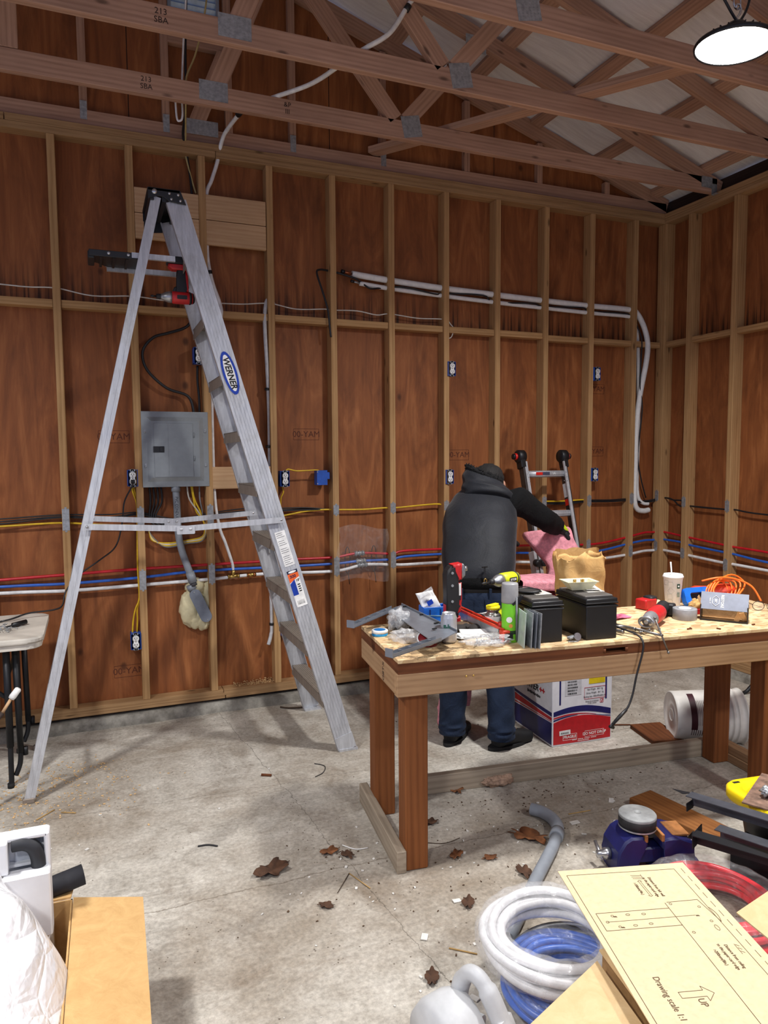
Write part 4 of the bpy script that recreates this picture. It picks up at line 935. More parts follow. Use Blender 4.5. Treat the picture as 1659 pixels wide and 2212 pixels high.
pl = slabpoly([PA, PB, PC, PD], .003); pl.beam(PB, PC, .003, .016); bw('plate', pl, ZN, t, world=True)
for a, b in ((bp(.16, .59, .902), bp(-.108, .31, .90)), (bp(.17, .03, .897), bp(-.07, -.125, .893))):
    m = MB(); m.beam(a, b, .03, .003); m.beam(a+Vector((0, 0, -.009)), b+Vector((0, 0, -.009)), .003, .02) if False else None
    d = (b-a).normalized(); sd = d.cross(Vector((0, 0, 1))).normalized()
    for s in (-1, 1): m.beam(a+sd*s*.014+Vector((0, 0, .006)), b+sd*s*.014+Vector((0, 0, .006)), .002, .014)
    for k in range(4): 
        p = a.lerp(b, .2+.2*k); m.box(p+Vector((0, 0, .007)), (.012, .012, .014), (0, 0, k))
    m.box(b+Vector((0, 0, .015)), (.004, .035, .03), (0, 0, math.atan2(d.y, d.x)))
    bw('arm', m, ZN, t, world=True)
m = MB()
for q in ((.215, .6), (.235, .42), (.24, .25), (.2, .16)): p = bp(*q, .9085); m.box(p, (.022, .008, .004), (0, 0, R(20)))
bw('slot', m, M_slot, t, world=True)
# ---- round tin, red capped disc
t = thing('pipe_tape_roll', 'small round white and blue tape tin lying flat on the bench corner', 'tin', bp(.035, .385)); 
MB().lathe([(0, 0), (.033, 0), (.034, .002), (.034, .012), (0, .012)], 28).build('tin_body', plain('tin_blue', (40, 150, 210), .35), t)
MB().lathe([(0, .012), (.035, .012), (.035, .022), (.033, .024), (0, .024)], 28).build('tin_lid', M_lab, t)
MB().prism(ell(.025, .025, 28), .0005, Matrix.Translation((0, 0, .024))).build('lid_print', plain('tin_print', (30, 110, 176), .4), t)
MB().lathe([(.0342, .003), (.0342, .012)], 28).build('side_print', M_lab, t) if False else None
t = thing('tape_reel', 'dark red reel with a white rim lying under the grey mounting plate', 'reel', bp(.18, .185)); t.rotation_euler = (R(28), R(-20), 0)
MB().lathe([(0, .002), (.037, .002), (.04, .006), (.04, .034), (.036, .04), (0, .04)], 28).build('reel_body', plain('dark_red', (120, 18, 28), .35), t)
MB().lathe([(.036, .041), (.041, .041), (.041, .035), (.036, .035)], 28).build('rim', M_lab, t)
# ---- crumpled plastic bags
def crumple(name, c, r, mt, lab, cat='plastic bag', seed=0, flat=1.0, parent=None, rz=0):
    rnd = random.Random(seed); ph = [rnd.uniform(0, 6) for _ in range(8)]
    def fn(d): return 1+.16*math.sin(7*d.x+ph[0])*math.sin(6*d.y+ph[1])+.12*math.sin(12*d.y+ph[2]+4*d.z)+.09*math.sin(17*d.x+9*d.z+ph[3])
    m = MB(); m.ell((0, 0, 0), r, 30, 20, fn=fn)
    for v in m.b.verts: v.co.z = max(v.co.z, -r[2]*.92)
    o = m.build(name, mt); o.location = (c[0], c[1], c[2]+r[2]*.92); o.rotation_euler = (0, 0, rz)
    return tag(o, lab, cat)
M_clear = film_mat('clear_plastic', alpha=.38)
t = crumple('plastic_bag', bp(.135, .43, TZ+.001), (.045, .06, .048), M_clear, 'clear plastic bag of small black fittings leaning on the mounting plate', seed=2)
t = thing('bag_of_fittings', 'handful of black fittings inside the clear bag by the mounting plate', 'fittings', bp(.135, .43))
for k in range(6): MB().box(bp(.115+.02*(k % 3), .40+.03*(k//3), TZ+.016+.004*k), (.022, .05, .02), (R(20*k), R(12*k), k), bev=.003).build('fitting', M_black, t, True)
crumple('plastic_bag', bp(.115, .24, TZ+.001), (.07, .05, .026), M_clear, 'small empty clear plastic bag flat on the bench by the red reel', seed=5, rz=-.4)
crumple('plastic_bag', bp(.405, .105, TZ+.001), (.1, .055, .022), M_clear, 'clear plastic bag of screws at the front bench edge under the red level', seed=9, rz=-.1)
t = thing('bag_of_screws', 'grey screws inside the clear bag at the front bench edge', 'screws', bp(.4, .1))
for k in range(9): MB().cyl(bp(.34+.016*k, .08+.012*(k % 4), TZ+.012), bp(.36+.016*k, .10+.015*((k*3) % 4), TZ+.016), .004, seg=8).build('screw', M_galv, t, True)
# ---- blue bin with pouch
t = thing('parts_bin', 'bright blue plastic bin with slots standing behind the drink can', 'bin', bp(.335, .55), (0, 0, BA))
b = MB(); w_, d_, h_ = .115, .07, .075
M_bin = plain('bin_blue', (28, 112, 220), .4)
b.box((0, 0, .002), (w_, d_, .004))
for s in (-1, 1): b.box((s*w_/2, 0, h_/2), (.004, d_, h_), bev=.001); b.box((0, s*d_/2, h_/2), (w_, .004, h_), bev=.001)
b.build('bin_body', M_bin, t)
m = MB()
for x in (-.03, .02): m.box((x, -d_/2-.002, .05), (.006, .002, .03))
m.build('slot', plain('bin_blue_dark', (12, 48, 120), .5), t); MB().box((0, -d_/2-.002, .036), (w_, .003, .004), (0, R(5), 0)).build('elastic_band', plain('pale_band', (150, 196, 214), .5), t)
t = thing('paper_pouch', 'white and clear sachet with blue print sticking up from the blue bin', 'pouch', bp(.335, .545, TZ+.05)); t.rotation_euler = (R(-12), R(-24), BA+R(15))
def pch(u, v): return Vector(((u-.5)*.085, .006*math.sin(u*6)*math.sin(v*5), v*.115-(.03*u if v > .5 else 0)))
o = MB().grid(pch, 10, 10).build('sachet', M_lab, t, fixn=False, mods=[('SOLIDIFY', {'thickness': .003})])
MB().box((-.002, -.009, .045), (.03, .001, .022)).build('sachet_print', M_bluelog, t); MB().box((.004, -.0075, .095), (.075, .001, .02)).build('clear_edge', M_clear, t)
# ---- drink can
t = thing('drink_can', 'silver drink can standing at the edge of the grey mounting plate', 'can', bp(.272, .19))
MB().lathe([(0, .002), (.022, .002), (.026, 0), (.032, .01), (.033, .014), (.033, .1), (.0325, .104), (.027, .118), (.027, .122), (.025, .122), (.024, .118), (0, .117)], 32).build('can_body', plain('can_silver', (206, 208, 212), .28, .6, .05), t)
MB().box((0, -.008, .1195), (.014, .02, .0012), bev=.0004).build('pull_tab', M_galv, t)
gr = MB(); 
for k in range(5): gr.box((-.0335*math.cos(.5+.18*k), -.0335*math.sin(.5+.18*k), .06+.004*(k % 2)), (.0008, .005, .035-.006*(k % 3)), (0, 0, .5+.18*k))
gr.build('can_print', plain('can_green', (40, 96, 78), .4), t)
# ---- red level
t = thing('spirit_level', 'long orange-red box level with silver sides lying toward the front edge', 'level', bp(.48, .13, .87))
a, b_ = bp(.495, .118, .868), bp(.448, .56, .876); d = (b_-a).normalized()
sd = Vector((0, 0, 1)).cross(d).normalized(); upv = d.cross(sd).normalized()
if upv.z < 0: upv = -upv
M_ored = plain('level_red', (222, 66, 40), .4)
MB().beam(a, b_, .030, .038, upv, bev=.002).build('level_body', plain('level_silver', (176, 178, 182), .35, .6), t, True)
for s in (-1, 1): MB().beam(a+upv*.024+sd*s*.014, b_+upv*.024+sd*s*.014, .006, .012, upv, bev=.001).build('top_rail', M_ored, t, True)
MB().beam(a+upv*.0205, b_+upv*.0205, .028, .003, upv).build('rail_floor', M_black, t, True)
MB().beam(a-d*.014, a+d*.02, .052, .05, upv, bev=.003).build('end_cap', M_ored, t, True); MB().beam(a-d*.018, a-d*.012, .036, .026, upv).build('end_cap_insert', M_black, t, True)
MB().beam(a+d*.02, a+d*.028, .046, .046, upv).build('end_collar', M_black, t, True); MB().cyl(a+d*.05+upv*.018, a+d*.05+upv*.044, .011, seg=14).build('knob', plain('knob_red', (206, 44, 44), .4), t, True)
MB().beam(b_, b_+d*.02, .05, .048, upv, bev=.003).build('end_cap', M_ored, t, True)
# ---- upright right-angle tool
t = thing('oscillating_tool', 'red and black multi-tool standing upright behind the drink can', 'power tool', bp(.385, .43, TZ)); t.rotation_euler = (0, 0, BA)
def pfy(poly, th, y=0): return Matrix(((1, 0, 0, 0), (0, 0, 1, y-th/2), (0, 1, 0, 0), (0, 0, 0, 1)))
MB().prism([(-.04, 0), (.012, 0), (.016, .07), (.008, .09), (.006, .19), (.02, .21), (.02, .27), (0, .278), (-.022, .272), (-.036, .255), (-.04, .23)], .06, pfy(0, .06), bev=.008, seg=2).build('tool_body', M_mblk, t)
MB().prism([(-.012, .28), (.03, .285), (.03, .215), (.012, .21), (.0, .25)], .064, pfy(0, .064), bev=.006, seg=2).build('head_shell', M_mred, t)
MB().prism([(.03, .286), (.04, .28), (.047, .262), (.046, .232), (.03, .215)], .058, pfy(0, .058), bev=.004, seg=2).build('head_nose', M_msil, t)
MB().cyl((.046, 0, .258), (.062, 0, .258), .012, seg=14).build('arbor', M_hook, t)
s_ = MB(); s_.prism([(.004, .20), (.03, .20), (.026, .12), (.03, .1), (.026, .07), (.004, .06), (.0, .1)], .05, pfy(0, .05), bev=.004); s_.build('side_panel', M_mred, t)
MB().prism([(.0, .0), (.026, .0), (.026, .05), (.006, .045)], .05, pfy(0, .05), bev=.004).build('foot_trim', M_mred, t)
m = MB()
for z in (.04, .12, .19, .245): m.cyl((-.016, -.032, z), (-.016, -.029, z), .006, seg=10)
m.build('screw_recess', M_galv, t)
m = MB(); m.box((.017, -.027, .17), (.016, .004, .05)); m.build('logo_panel', M_lab, t)
m = MB()
for k in range(3): m.box((.01+.008*(k % 2), -.027, .085+.012*k), (.006, .004, .008))
m.box((.02, -.0265, .14), (.008, .004, .03)); m.build('vent_slots', M_mblk, t); MB().prism([(-.043, .05), (-.032, .055), (-.032, .10), (-.043, .105)], .03, pfy(0, .03), bev=.002).build('rear_clip', M_mred, t)
# ---- papers, dark clutter behind the level
def sheet_obj(name, c, wx, wy, rz, mt, lab, cat, amp=.006, seed=0, group=None, tilt=(0, 0)):
    rnd = random.Random(seed); a1, a2 = rnd.uniform(0, 6), rnd.uniform(0, 6)
    def f(u, v): return Vector(((u-.5)*wx, (v-.5)*wy, .002+amp*(1+math.sin(u*5+a1)*math.sin(v*4+a2))*.6))
    o = MB().grid(f, 14, 14).build(name, mt, fixn=False, mods=[('SOLIDIFY', {'thickness': .0012, 'offset': 1})]); o.location = c; o.rotation_euler = (tilt[0], tilt[1], rz)
    return tag(o, lab, cat, group)
M_paper = plain('paper_white', (226, 226, 224), .7)
for k, (u, v, wx, wy, rz, lb) in enumerate(((.36, .245, .1, .07, .4, 'lowest sheet of folded white paper beside the drink can'), (.375, .24, .09, .06, .1, 'middle sheet of folded white paper beside the drink can'), (.41, .255, .12, .06, -.25, 'top sheet of folded white paper beside the drink can'))):
    sheet_obj('folded_paper', bp(u, v, TZ+.001+.006*k), wx, wy, BA+rz, M_paper, lb, 'paper', .004, k, 'papers beside the can', (R(4*k), 0))
sheet_obj('instruction_sheet', bp(.62, .5, TZ+.02), .16, .09, BA+.2, M_paper, 'white printed sheet on the bench behind the glue can', 'paper', .012, 8)
t = thing('tool_belt', 'dark tangle of work gloves lying behind the red level', 'gloves', bp(.4, .38))
M_glove = plain('glove_dark', (40, 36, 34), .85); M_glove2 = plain('glove_brown', (92, 70, 50), .85)
for k, (u, v, r) in enumerate(((.37, .34, .3), (.41, .39, -.2), (.45, .33, .6))):
    g = MB(); c = bp(u, v, TZ+.016)
    g.ell((0, 0, 0), (.045, .03, .015), 16, 10); 
    for q in range(4): g.tube(catmull([(.03, -.02+.013*q, 0), (.06, -.026+.017*q, .004), (.085, -.03+.02*q, -.006)], 4), [.008]*8+[.006], 8)
    g.tube([(.0, .025, 0), (.025, .045, 0), (.04, .05, -.002)], .008, 8)
    o = g.build('glove', M_glove if k != 1 else M_glove2, t); o.matrix_basis = Matrix.Translation(-t.location) @ Matrix.Translation(c) @ Matrix.Rotation(r, 4, 'Z')
# ---- glue can, spray foam can, stacked plates
t = thing('glue_can', 'small white-labelled metal can with a yellow cap lid', 'can', bp(.525, .32))
MB().lathe([(0, 0), (.033, 0), (.034, .002), (.034, .07), (.030, .075), (.025, .08), (.025, .088), (.029, .09), (.029, .094), (0, .094)], 28).build('can_body', plain('can_steel', (150, 148, 142), .3, .8), t)
MB().lathe([(.0345, .006), (.0345, .066)], 28).build('paper_label', M_lab, t, fixn=False)
m = MB()
for k in range(5): m.box((-.0346*math.cos(.9+.03*k)*1.0, -.0346*math.sin(.9), .02+.008*k), (.001, .02, .003), (0, 0, -.6))
m.build('label_print', plain('print_grey', (92, 92, 96), .6), t)
MB().cyl((0, 0, .094), (0, 0, .108), .03, seg=20).box((0, 0, .112), (.062, .02, .008), (0, 0, .4), bev=.002).build('yellow_cap', plain('cap_yellow', (236, 222, 30), .4), t)
t = thing('spray_foam_can', 'tall bright green spray can with grey cap and applicator', 'spray can', bp(.515, .135))
MB().lathe([(0, 0), (.031, 0), (.033, .003), (.033, .155), (.028, .168), (0, .168)], 28).build('can_body', plain('can_lime', (120, 206, 40), .35, 0, .06), t)
MB().lathe([(0, .16), (.034, .16), (.0345, .168), (.0335, .235), (.031, .24), (0, .24)], 28).build('cap', plain('cap_grey', (150, 150, 152), .45), t)
tr = MB(); tr.box((.03, -.02, .168), (.012, .014, .05), (0, R(40), 0), bev=.002); tr.box((.012, -.032, .172), (.05, .006, .01), (0, R(-40), 0)); tr.build('trigger_clip', M_black, t)
MB().cyl((.012, -.035, .01), (.01, -.0345, .185), .0045, seg=10).build('straw_tube', plain('straw_grey', (110, 112, 116), .5), t)
MB().prism(ell(.012, .012, 20), .0006, frame((-.019, -.0275, .095), (.82, -.57, 0), (0, 0, 1))).build('round_badge', M_lab, t)
MB().prism(ell(.008, .008, 20), .0006, frame((-.014, -.0302, .07), (.9, -.42, 0), (0, 0, 1))).build('hazard_badge', plain('badge_orange', (232, 150, 70), .5), t)
MB().lathe([(.0333, .035), (.0333, .05)], 28).build('dark_band', plain('band_dark_green', (30, 60, 20), .5), t, fixn=False)
M_glass = plain('plate_grey_green', (188, 202, 196), .25, .1); 
for k in range(4):
    o = MB().box((0, 0, .07), (.003, .1, .14), bev=.0005).build('metal_plate', (M_glass if k == 0 else (M_galv if k != 2 else M_zinc)))
    o.matrix_basis = bmat(.528+.011*k+(.012 if k else 0), .062-.008*k, TZ, 4*(k-1)-6) @ Matrix.Rotation(R(3), 4, 'Y')
    tag(o, ['leftmost thin grey-green plate standing against the left battery', 'second thin plate standing against the left battery', 'third thin dark plate standing against the left battery', 'rightmost thin plate standing flush with the left battery'][k], 'plate', 'thin plates leaning on the battery')
# ---- lead batteries
M_batt = plain('battery_black', (15, 16, 19), .42, 0, .2, 18); M_bt = plain('battery_top', (78, 74, 70), .6, 0, .35, 12); M_terminal = plain('lead_terminal', (150, 150, 152), .5, .7)
def battery(u0, u1, v0, v1, h, lab):
    cu, cv = (u0+u1)/2, (v0+v1)/2; w_, d_ = u1-u0, v1-v0
    t = thing('car_battery', lab, 'battery', bp(cu, cv), (0, 0, BA), group='car batteries on the bench')
    c = MB(); c.box((0, 0, h*.42), (w_, d_, h*.84), bev=.004, seg=2); c.build('case', M_batt, t)
    f = MB()
    for z in (.80, .885): f.box((0, 0, h*z), (w_+.008, d_+.008, .006), bev=.001)
    f.build('case_ribs', M_batt, t); MB().box((0, 0, h*.93), (w_+.004, d_+.004, h*.13), bev=.005, seg=2).build('cover', M_batt, t)
    MB().box((0, .005, h+.002), (w_*.92, d_*.86, .012), bev=.003).build('cap_strip', M_bt, t)
    m = MB(); m.box((0, -.02, h+.0085), (w_*.9, .004, .002)); m.box((0, d_*.2, h+.0085), (w_*.9, .004, .002)); m.build('cap_seam', M_slot, t)
    lb = MB().box((.03, d_*.08, h+.009), (w_*.55, d_*.45, .0012)).build('top_label', plain('grubby_label', (206, 202, 192), .7, 0, .2, 40), t)
    m = MB(); m.cyl((w_/2-.002, -d_*.08, h*.78), (w_/2+.016, -d_*.08, h*.78), .012, seg=14); m.cyl((w_/2+.016, -d_*.08, h*.78), (w_/2+.03, -d_*.08, h*.78), .005, seg=10); m.build('terminal', M_terminal, t)
    return t
battery(.582, .716, .066, .312, .17, 'left of the two black car batteries, dark mask lying on top'); battery(.815, .957, .05, .296, .17, 'right of the two black car batteries, under the cream tray')
t = thing('dust_mask', 'black rimmed eye mask lying on top of the left battery', 'mask', bp(.63, .2, TZ+.185)); t.rotation_euler = (R(4), 0, BA-.5)
MB().prism([(p[0]*(1+.25*math.cos(3*k/32*6.28)), p[1]) for k, p in enumerate(ell(.045, .028, 32))], .006, bev=.002).build('pad', M_glove, t)
MB().tube([(p[0]*1.1, p[1]*1.1, .006) for p in ell(.045, .03, 28)], .0035, 8, closed=True).build('rim', M_black, t); MB().tube(catmull([(-.045, .0, .004), (-.07, .02, .008), (-.06, .05, .006), (-.01, .05, .008), (.04, .02, .006)]), .002, 6).build('strap', M_black, t)
t = thing('small_tray', 'cream plastic tray of brass inserts on the right battery', 'tray', bp(.868, .2, TZ+.182)); t.rotation_euler = (0, 0, BA-.1)
M_cream = plain('cream_plastic', (226, 222, 186), .4); tr = MB()
def trayring(a, z): return [(a[0], a[1], z), (-a[0], a[1], z), (-a[0], -a[1], z), (a[0], -a[1], z)]
rings = [trayring((.04, .022), 0), trayring((.064, .042), .034), trayring((.07, .047), .036), trayring((.07, .047), .039), trayring((.06, .038), .037), trayring((.037, .02), .004)]
VV = [[tr._v(p) for p in rg] for rg in rings]
tr.face(VV[0][::-1]); tr.face(VV[-1])
for i in range(5):
    for k in range(4): tr.face([VV[i][k], VV[i][(k+1) % 4], VV[i+1][(k+1) % 4], VV[i+1][k]])
tr.build('tray_body', M_cream, t)
for k, x in enumerate((-.022, -.014, .012, .022)): 
    MB().cyl((x, .005*(k % 2), .004), (x, .005*(k % 2), .042), .0042, seg=10).build('brass_insert', M_brass, t)
sheet_obj('paper_label', bp(.925, .2, TZ+.181), .06, .11, BA-.3, M_paper, 'white paper scrap on the right battery beside the cream tray', 'paper', .004, 3)
t = thing('hose_clip', 'grey round clip and screws lying between the two batteries', 'clip', bp(.768, .06))
MB().prism(ell(.016, .016, 20), .006, frame((.012, .0, .016), (1, 0, 0), (0, .3, 1))).build('clip_disc', M_msil, t); MB().box((-.006, .012, .012), (.04, .02, .012), (0, 0, .3), bev=.003).build('clip_tail', M_galv, t)
for k in range(3): MB().cyl((-.04+.008*k, -.012-.004*k, .004), (-.018+.008*k, -.02-.005*k, .005), .003, .0015, seg=8).build('loose_screw', M_galv, t)
# ---- lime impact driver on its battery
driver('impact_driver', 'lime green impact driver standing on its battery behind the green can', bmat(.635, .425, TZ+.20, 206), M_lime, M_grn, M_msil, bit=.055, logo='RYOBI')
# ---- paper sack
def kraft(name, rgb, rgb2):
    t_ = NT(name); n = t_.noise(t_.coord('Object'), 16, 5, .65, 1); b = t_.noise(t_.coord('Object', (1, 1, 1)), 60, 3)
    t_.base(t_.mix(.25, t_.ramp(n, [(.35, lin(*rgb2)), (.65, lin(*rgb))]), t_.ramp(b, [(.3, lin(*rgb2)), (.7, lin(*rgb))]))); t_.bump(n, .5, .006); return t_.pr(.8)
M_kraft = kraft('kraft_paper', (206, 166, 106), (184, 142, 84))
t = thing('paper_bag', 'crumpled brown paper sack standing behind the right battery', 'paper bag', bp(1.03, .455), (0, 0, BA))
def bagp(u, v):
    a = u*2*math.pi; c, s = math.cos(a), math.sin(a); k = (abs(c)**4+abs(s)**4)**-.25
    sp = 1+.13*v; x, y = .105*c*k*sp, .058*s*k*(1+.05*v)
    w_ = .006*math.sin(9*u*6.28+5*v)*v+.004*math.sin(14*v+3*a); z = .285*v+(.012*math.sin(a*3)+.01*math.sin(a*7+1) if v > .97 else 0)
    return Vector((x+w_*c, y+w_*s+.012*v*v, z))
o = MB().grid(bagp, 56, 24, closeu=True).build('sack', M_kraft, t, fixn=False, mods=[('SOLIDIFY', {'thickness': .0015})])
MB().box((0, 0, .002), (.2, .11, .003)).build('sack_base', M_kraft, t)
def cuff(u, v): 
    a = R(20)+u*R(140); return Vector((.117*math.cos(a)*1.1+.006*math.sin(u*22), .064*math.sin(a)+.02+.004*math.sin(u*15), .265+.045*v+.004*math.sin(u*18)))
MB().grid(cuff, 24, 4).build('torn_cuff', M_kraft, t, fixn=False)
# ---- drinks cup
t = thing('paper_cup', 'tall white paper drink cup with lid and straw at the back of the bench', 'cup', bp(1.572, .50))
MB().lathe([(0, .004), (.032, .004), (.033, 0), (.034, .003), (.045, .145), (.046, .147), (.043, .147), (0, .146)], 32).build('cup_body', plain('cup_white', (236, 236, 232), .5, 0, .03), t)
MB().lathe([(.046, .146), (.049, .148), (.049, .156), (.046, .158), (.044, .165), (.040, .162), (.0, .162)], 32).build('lid', M_white, t)
MB().cyl((-.004, 0, .12), (-.016, .002, .225), .0036, seg=10).build('straw', M_lab, t)
def on_cone(ang, z, out_=.0012):
    r = .034+(.011)*(z/.145)+out_; a = ang; p = Vector((r*math.cos(a), r*math.sin(a), z)); return frame(p, (-math.sin(a), math.cos(a), 0), (0, 0, 1))
A0 = math.atan2(CAM.y-bp(1.572, .50).y, CAM.x-bp(1.572, .50).x)
sq = MB(); M_pat = plain('cup_pattern', (186, 184, 172), .6)
for da, z, r in ((-.75, .125, 0), (-.25, .118, .2), (-.2, .086, .8), (-.35, .058, .15), (-.3, .03, .1)):
    L = on_cone(A0+da, z) @ Matrix.Rotation(r, 4, 'Z'); s_ = .0115
    for x, y, w_, h_ in ((0, s_, 2*s_, .0016), (0, -s_, 2*s_, .0016), (s_, 0, .0016, 2*s_), (-s_, 0, .0016, 2*s_)):
        sq.prism([(x-w_/2, y-h_/2), (x+w_/2, y-h_/2), (x+w_/2, y+h_/2), (x-w_/2, y+h_/2)], .0004, L)
sq.build('square_pattern', M_pat, t)
L = on_cone(A0+.62, .11, .0016); MB().prism([(-.008, -.011), (.008, -.011), (.008, .011), (-.008, .011)], .0005, L).build('dark_badge', plain('badge_green', (24, 64, 50), .5), t)
MB().prism(ell(.0045, .0045, 12), .0004, L @ Matrix.Translation((0, 0, .0006))).build('badge_mark', M_lab, t); m = MB()
for k in range(4): m.prism([(-.007, -.03-.006*k), (.007, -.03-.006*k), (.007, -.027-.006*k), (-.007, -.027-.006*k)], .0004, L @ Matrix.Translation((0, -.004, 0)))
m.build('cup_print', plain('print_teal', (70, 110, 100), .5), t)
# ---- reciprocating saw
t = thing('reciprocating_saw', 'red and black reciprocating saw lying with its blade over the front edge', 'power tool', bp(1.2, .16, TZ))
a, b_ = bp(1.16, .13, .878), bp(1.42, .345, .886); d = (b_-a).normalized()
def sx(mb, pts, mt, nm): return mb.build(nm, mt, t, True)
ax_ = frame(a, Vector((0, 0, 1)).cross(d), (0, 0, 1)).to_3x3(); LB = frame(a, d, (0, 0, 1))       # local x along the saw, y up
LBz = LB @ Matrix.Rotation(R(90), 4, 'Y')
sw = MB(); sw.lathe([(0, .045), (.028, .05), (.034, .07), (.037, .12), (.037, .17), (.033, .2), (.02, .215), (0, .216)], 22, LBz); sw.build('body', M_mred, t, True)
gr_ = MB(); gr_.tube(catmull([LB @ Vector(p) for p in ((.17, -.004, -.01), (.22, -.006, -.012), (.27, -.006, -.012), (.32, -.006, -.01))], 5), [.034]*5+[.027]*5+[.03]*5+[.034], 16); gr_.build('rear_grip', M_mblk, t, True)
MB().lathe([(0, -.005), (.02, -.004), (.026, .01), (.031, .04), (.033, .075), (0, .075)], 20, LBz).build('nose_boot', plain('boot_grey', (120, 120, 122), .5), t, True)
MB().lathe([(.034, .1), (.0385, .104), (.0385, .165), (.036, .17)], 20, LBz).build('side_panel', M_mblk, t, True) if False else None
sh_ = MB(); sh_.tube([LB @ Vector((-.018, .022*math.cos(k*math.pi/8), .030*math.sin(k*math.pi/8))) for k in range(16)], .005, 8, closed=True); sh_.tube([LB @ Vector((.01, 0, .028)), LB @ Vector((-.018, 0, .03))], .005, 8); sh_.tube([LB @ Vector((.01, 0, -.028)), LB @ Vector((-.018, 0, -.03))], .005, 8); sh_.build('shoe', M_msil, t, True)
bl = MB(); e0 = a-d*.0; e1 = bp(1.125, -.005, .872)
bl.beam(e0, e1, .0016, .02, (0, 0, 1)); bl.build('blade', M_hook, t, True)
MB().cyl(e0+d*.02, e0-d*.02, .009, seg=12).build('blade_clamp', M_hook, t, True)
MB().box(bp(1.42, .345, .872), (.05, .075, .055), (0, 0, math.atan2(d.y, d.x)), bev=.008, seg=2).build('battery', M_mblk, t, True)
t = thing('tool_battery', 'red tool battery pack at the back of the bench behind the saw', 'battery pack', bp(1.42, .5), (0, 0, BA+.3))
MB().box((0, 0, .027), (.085, .065, .05), bev=.007, seg=2).build('pack_case', M_mred, t); MB().box((.03, 0, .045), (.05, .055, .034), bev=.01, seg=2).build('pack_top', M_mblk, t)
# ---- C-clamps and lead over the edge
M_iron = plain('clamp_steel', (132, 130, 128), .4, .8, .25, 40)
def cclamp(name, lab, c0, dirv, up, sc, handle):
    t_ = thing(name, lab, 'clamp', c0); dv = Vector(dirv).normalized(); upv_ = Vector(up); L_ = frame(c0, dv, upv_)
    f = MB(); f.tube(catmull([L_ @ Vector(p) for p in ((0, 0, 0), (-.05*sc, 0, 0), (-.075*sc, .02*sc, 0), (-.075*sc, .06*sc, 0), (-.05*sc, .082*sc, 0), (.0, .08*sc, 0))], 5), .008*sc, 8); f.build('clamp_frame', M_iron, t_, True)
    s2 = MB(); s2.cyl(L_ @ Vector((-.025*sc, 0, 0)), L_ @ Vector((.13*sc, 0, 0)), .0055*sc, seg=10); s2.build('clamp_screw', M_iron, t_, True)
    h = MB(); hv = Vector(handle); p = L_ @ Vector((.125*sc, 0, 0)); h.cyl(p-hv*.5, p+hv*.5, .0036, seg=8); h.ell(p-hv*.5, (.006,)*3, 8, 6); h.ell(p+hv*.5, (.006,)*3, 8, 6); h.build('sliding_handle', M_iron, t_, True)
    return t_
cclamp('c_clamp', 'steel C-clamp on the bench front with its thin handle hanging over the edge', bp(1.085, .105, TZ+.014), bp(1.122, .02)-bp(1.06, .2), bp(1.04, .16)-bp(1.1, .15), 1.0, bp(1.145, -.045, .765)-bp(1.11, -.0, .90))
cclamp('c_clamp', 'steel C-clamp lying behind the other clamp, short handle toward the front', bp(1.06, .21, TZ+.012), bp(1.1, .05)-bp(1.03, .24), bp(1.0, .2)-bp(1.06, .21), 1.15, bp(1.13, .05)-bp(1.07, .03))
t = thing('charger_lead', 'black cable draped over the front edge of the bench and hanging loose', 'cable', bp(1.0, .1))
MB().tube(catmull([bp(.975, .3, .90), bp(.985, .22, .89), bp(.995, .14, .872), bp(1.02, .06, .862), bp(1.035, .01, .852), bp(1.035, -.018, .83), bp(1.03, -.022, .79), bp(1.005, -.022, .70), bp(.985, -.025, .62), bp(.955, -.03, .565), bp(.905, -.03, .525), bp(.885, -.03, .505)], 7), .0042, 8).build('lead', M_cable, t, True)
MB().tube([bp(.955, -.03, .565), bp(.925, -.03, .54), bp(.892, -.03, .51)], [.006, .0075, .006], 10).build('plug_body', M_black, t, True); MB().box(bp(.888, -.03, .500), (.025, .014, .012), (0, R(20), 0), bev=.003).build('plug_tip', M_black, t, True)
tag(MB().tube(catmull([bp(.99, .12, .846), bp(1.03, .09, .845), bp(1.05, .05, .845), bp(1.06, .02, .845)]), .0016, 6).build('thin_wire', M_cable), 'thin dark wire lying on the bench under the clamps', 'wire')
# ---- grey tape, torn box, orange cord reel
t = thing('duct_tape', 'roll of grey tape lying flat beside the torn box', 'tape roll', bp(1.455, .262))
MB().lathe([(.026, 0), (.052, 0), (.053, .002), (.053, .048), (.052, .05), (.026, .05), (.026, 0)], 36).build('tape', plain('tape_grey', (150, 152, 156), .35), t); MB().lathe([(.0262, .001), (.029, .0495), (.025, .051), (.0235, .051), (.0235, .001)], 30).build('core', kraft('tape_core', (226, 220, 208), (206, 196, 180)), t)
M_cb = kraft('box_inner', (198, 158, 108), (176, 134, 86)); M_gp = plain('box_grey_print', (112, 118, 134), .5)
t = thing('torn_box', 'small open cardboard box with grey printed lid flap', 'box', bp(1.5, .21)); L = frame(bp(1.507, .222), bp(1.643, .088)-bp(1.507, .222), (0, 0, 1))
L = Matrix.Translation(bp(1.507, .222)) @ Matrix.Rotation(math.atan2((bp(1.643, .088)-bp(1.507, .222)).y, (bp(1.643, .088)-bp(1.507, .222)).x), 4, 'Z')
def bx_(nm, c, s, mt, rot=None): return MB(L).box(c, s, rot).build(nm, mt, t, True)
BW, BDp, BH = .192, .085, .072
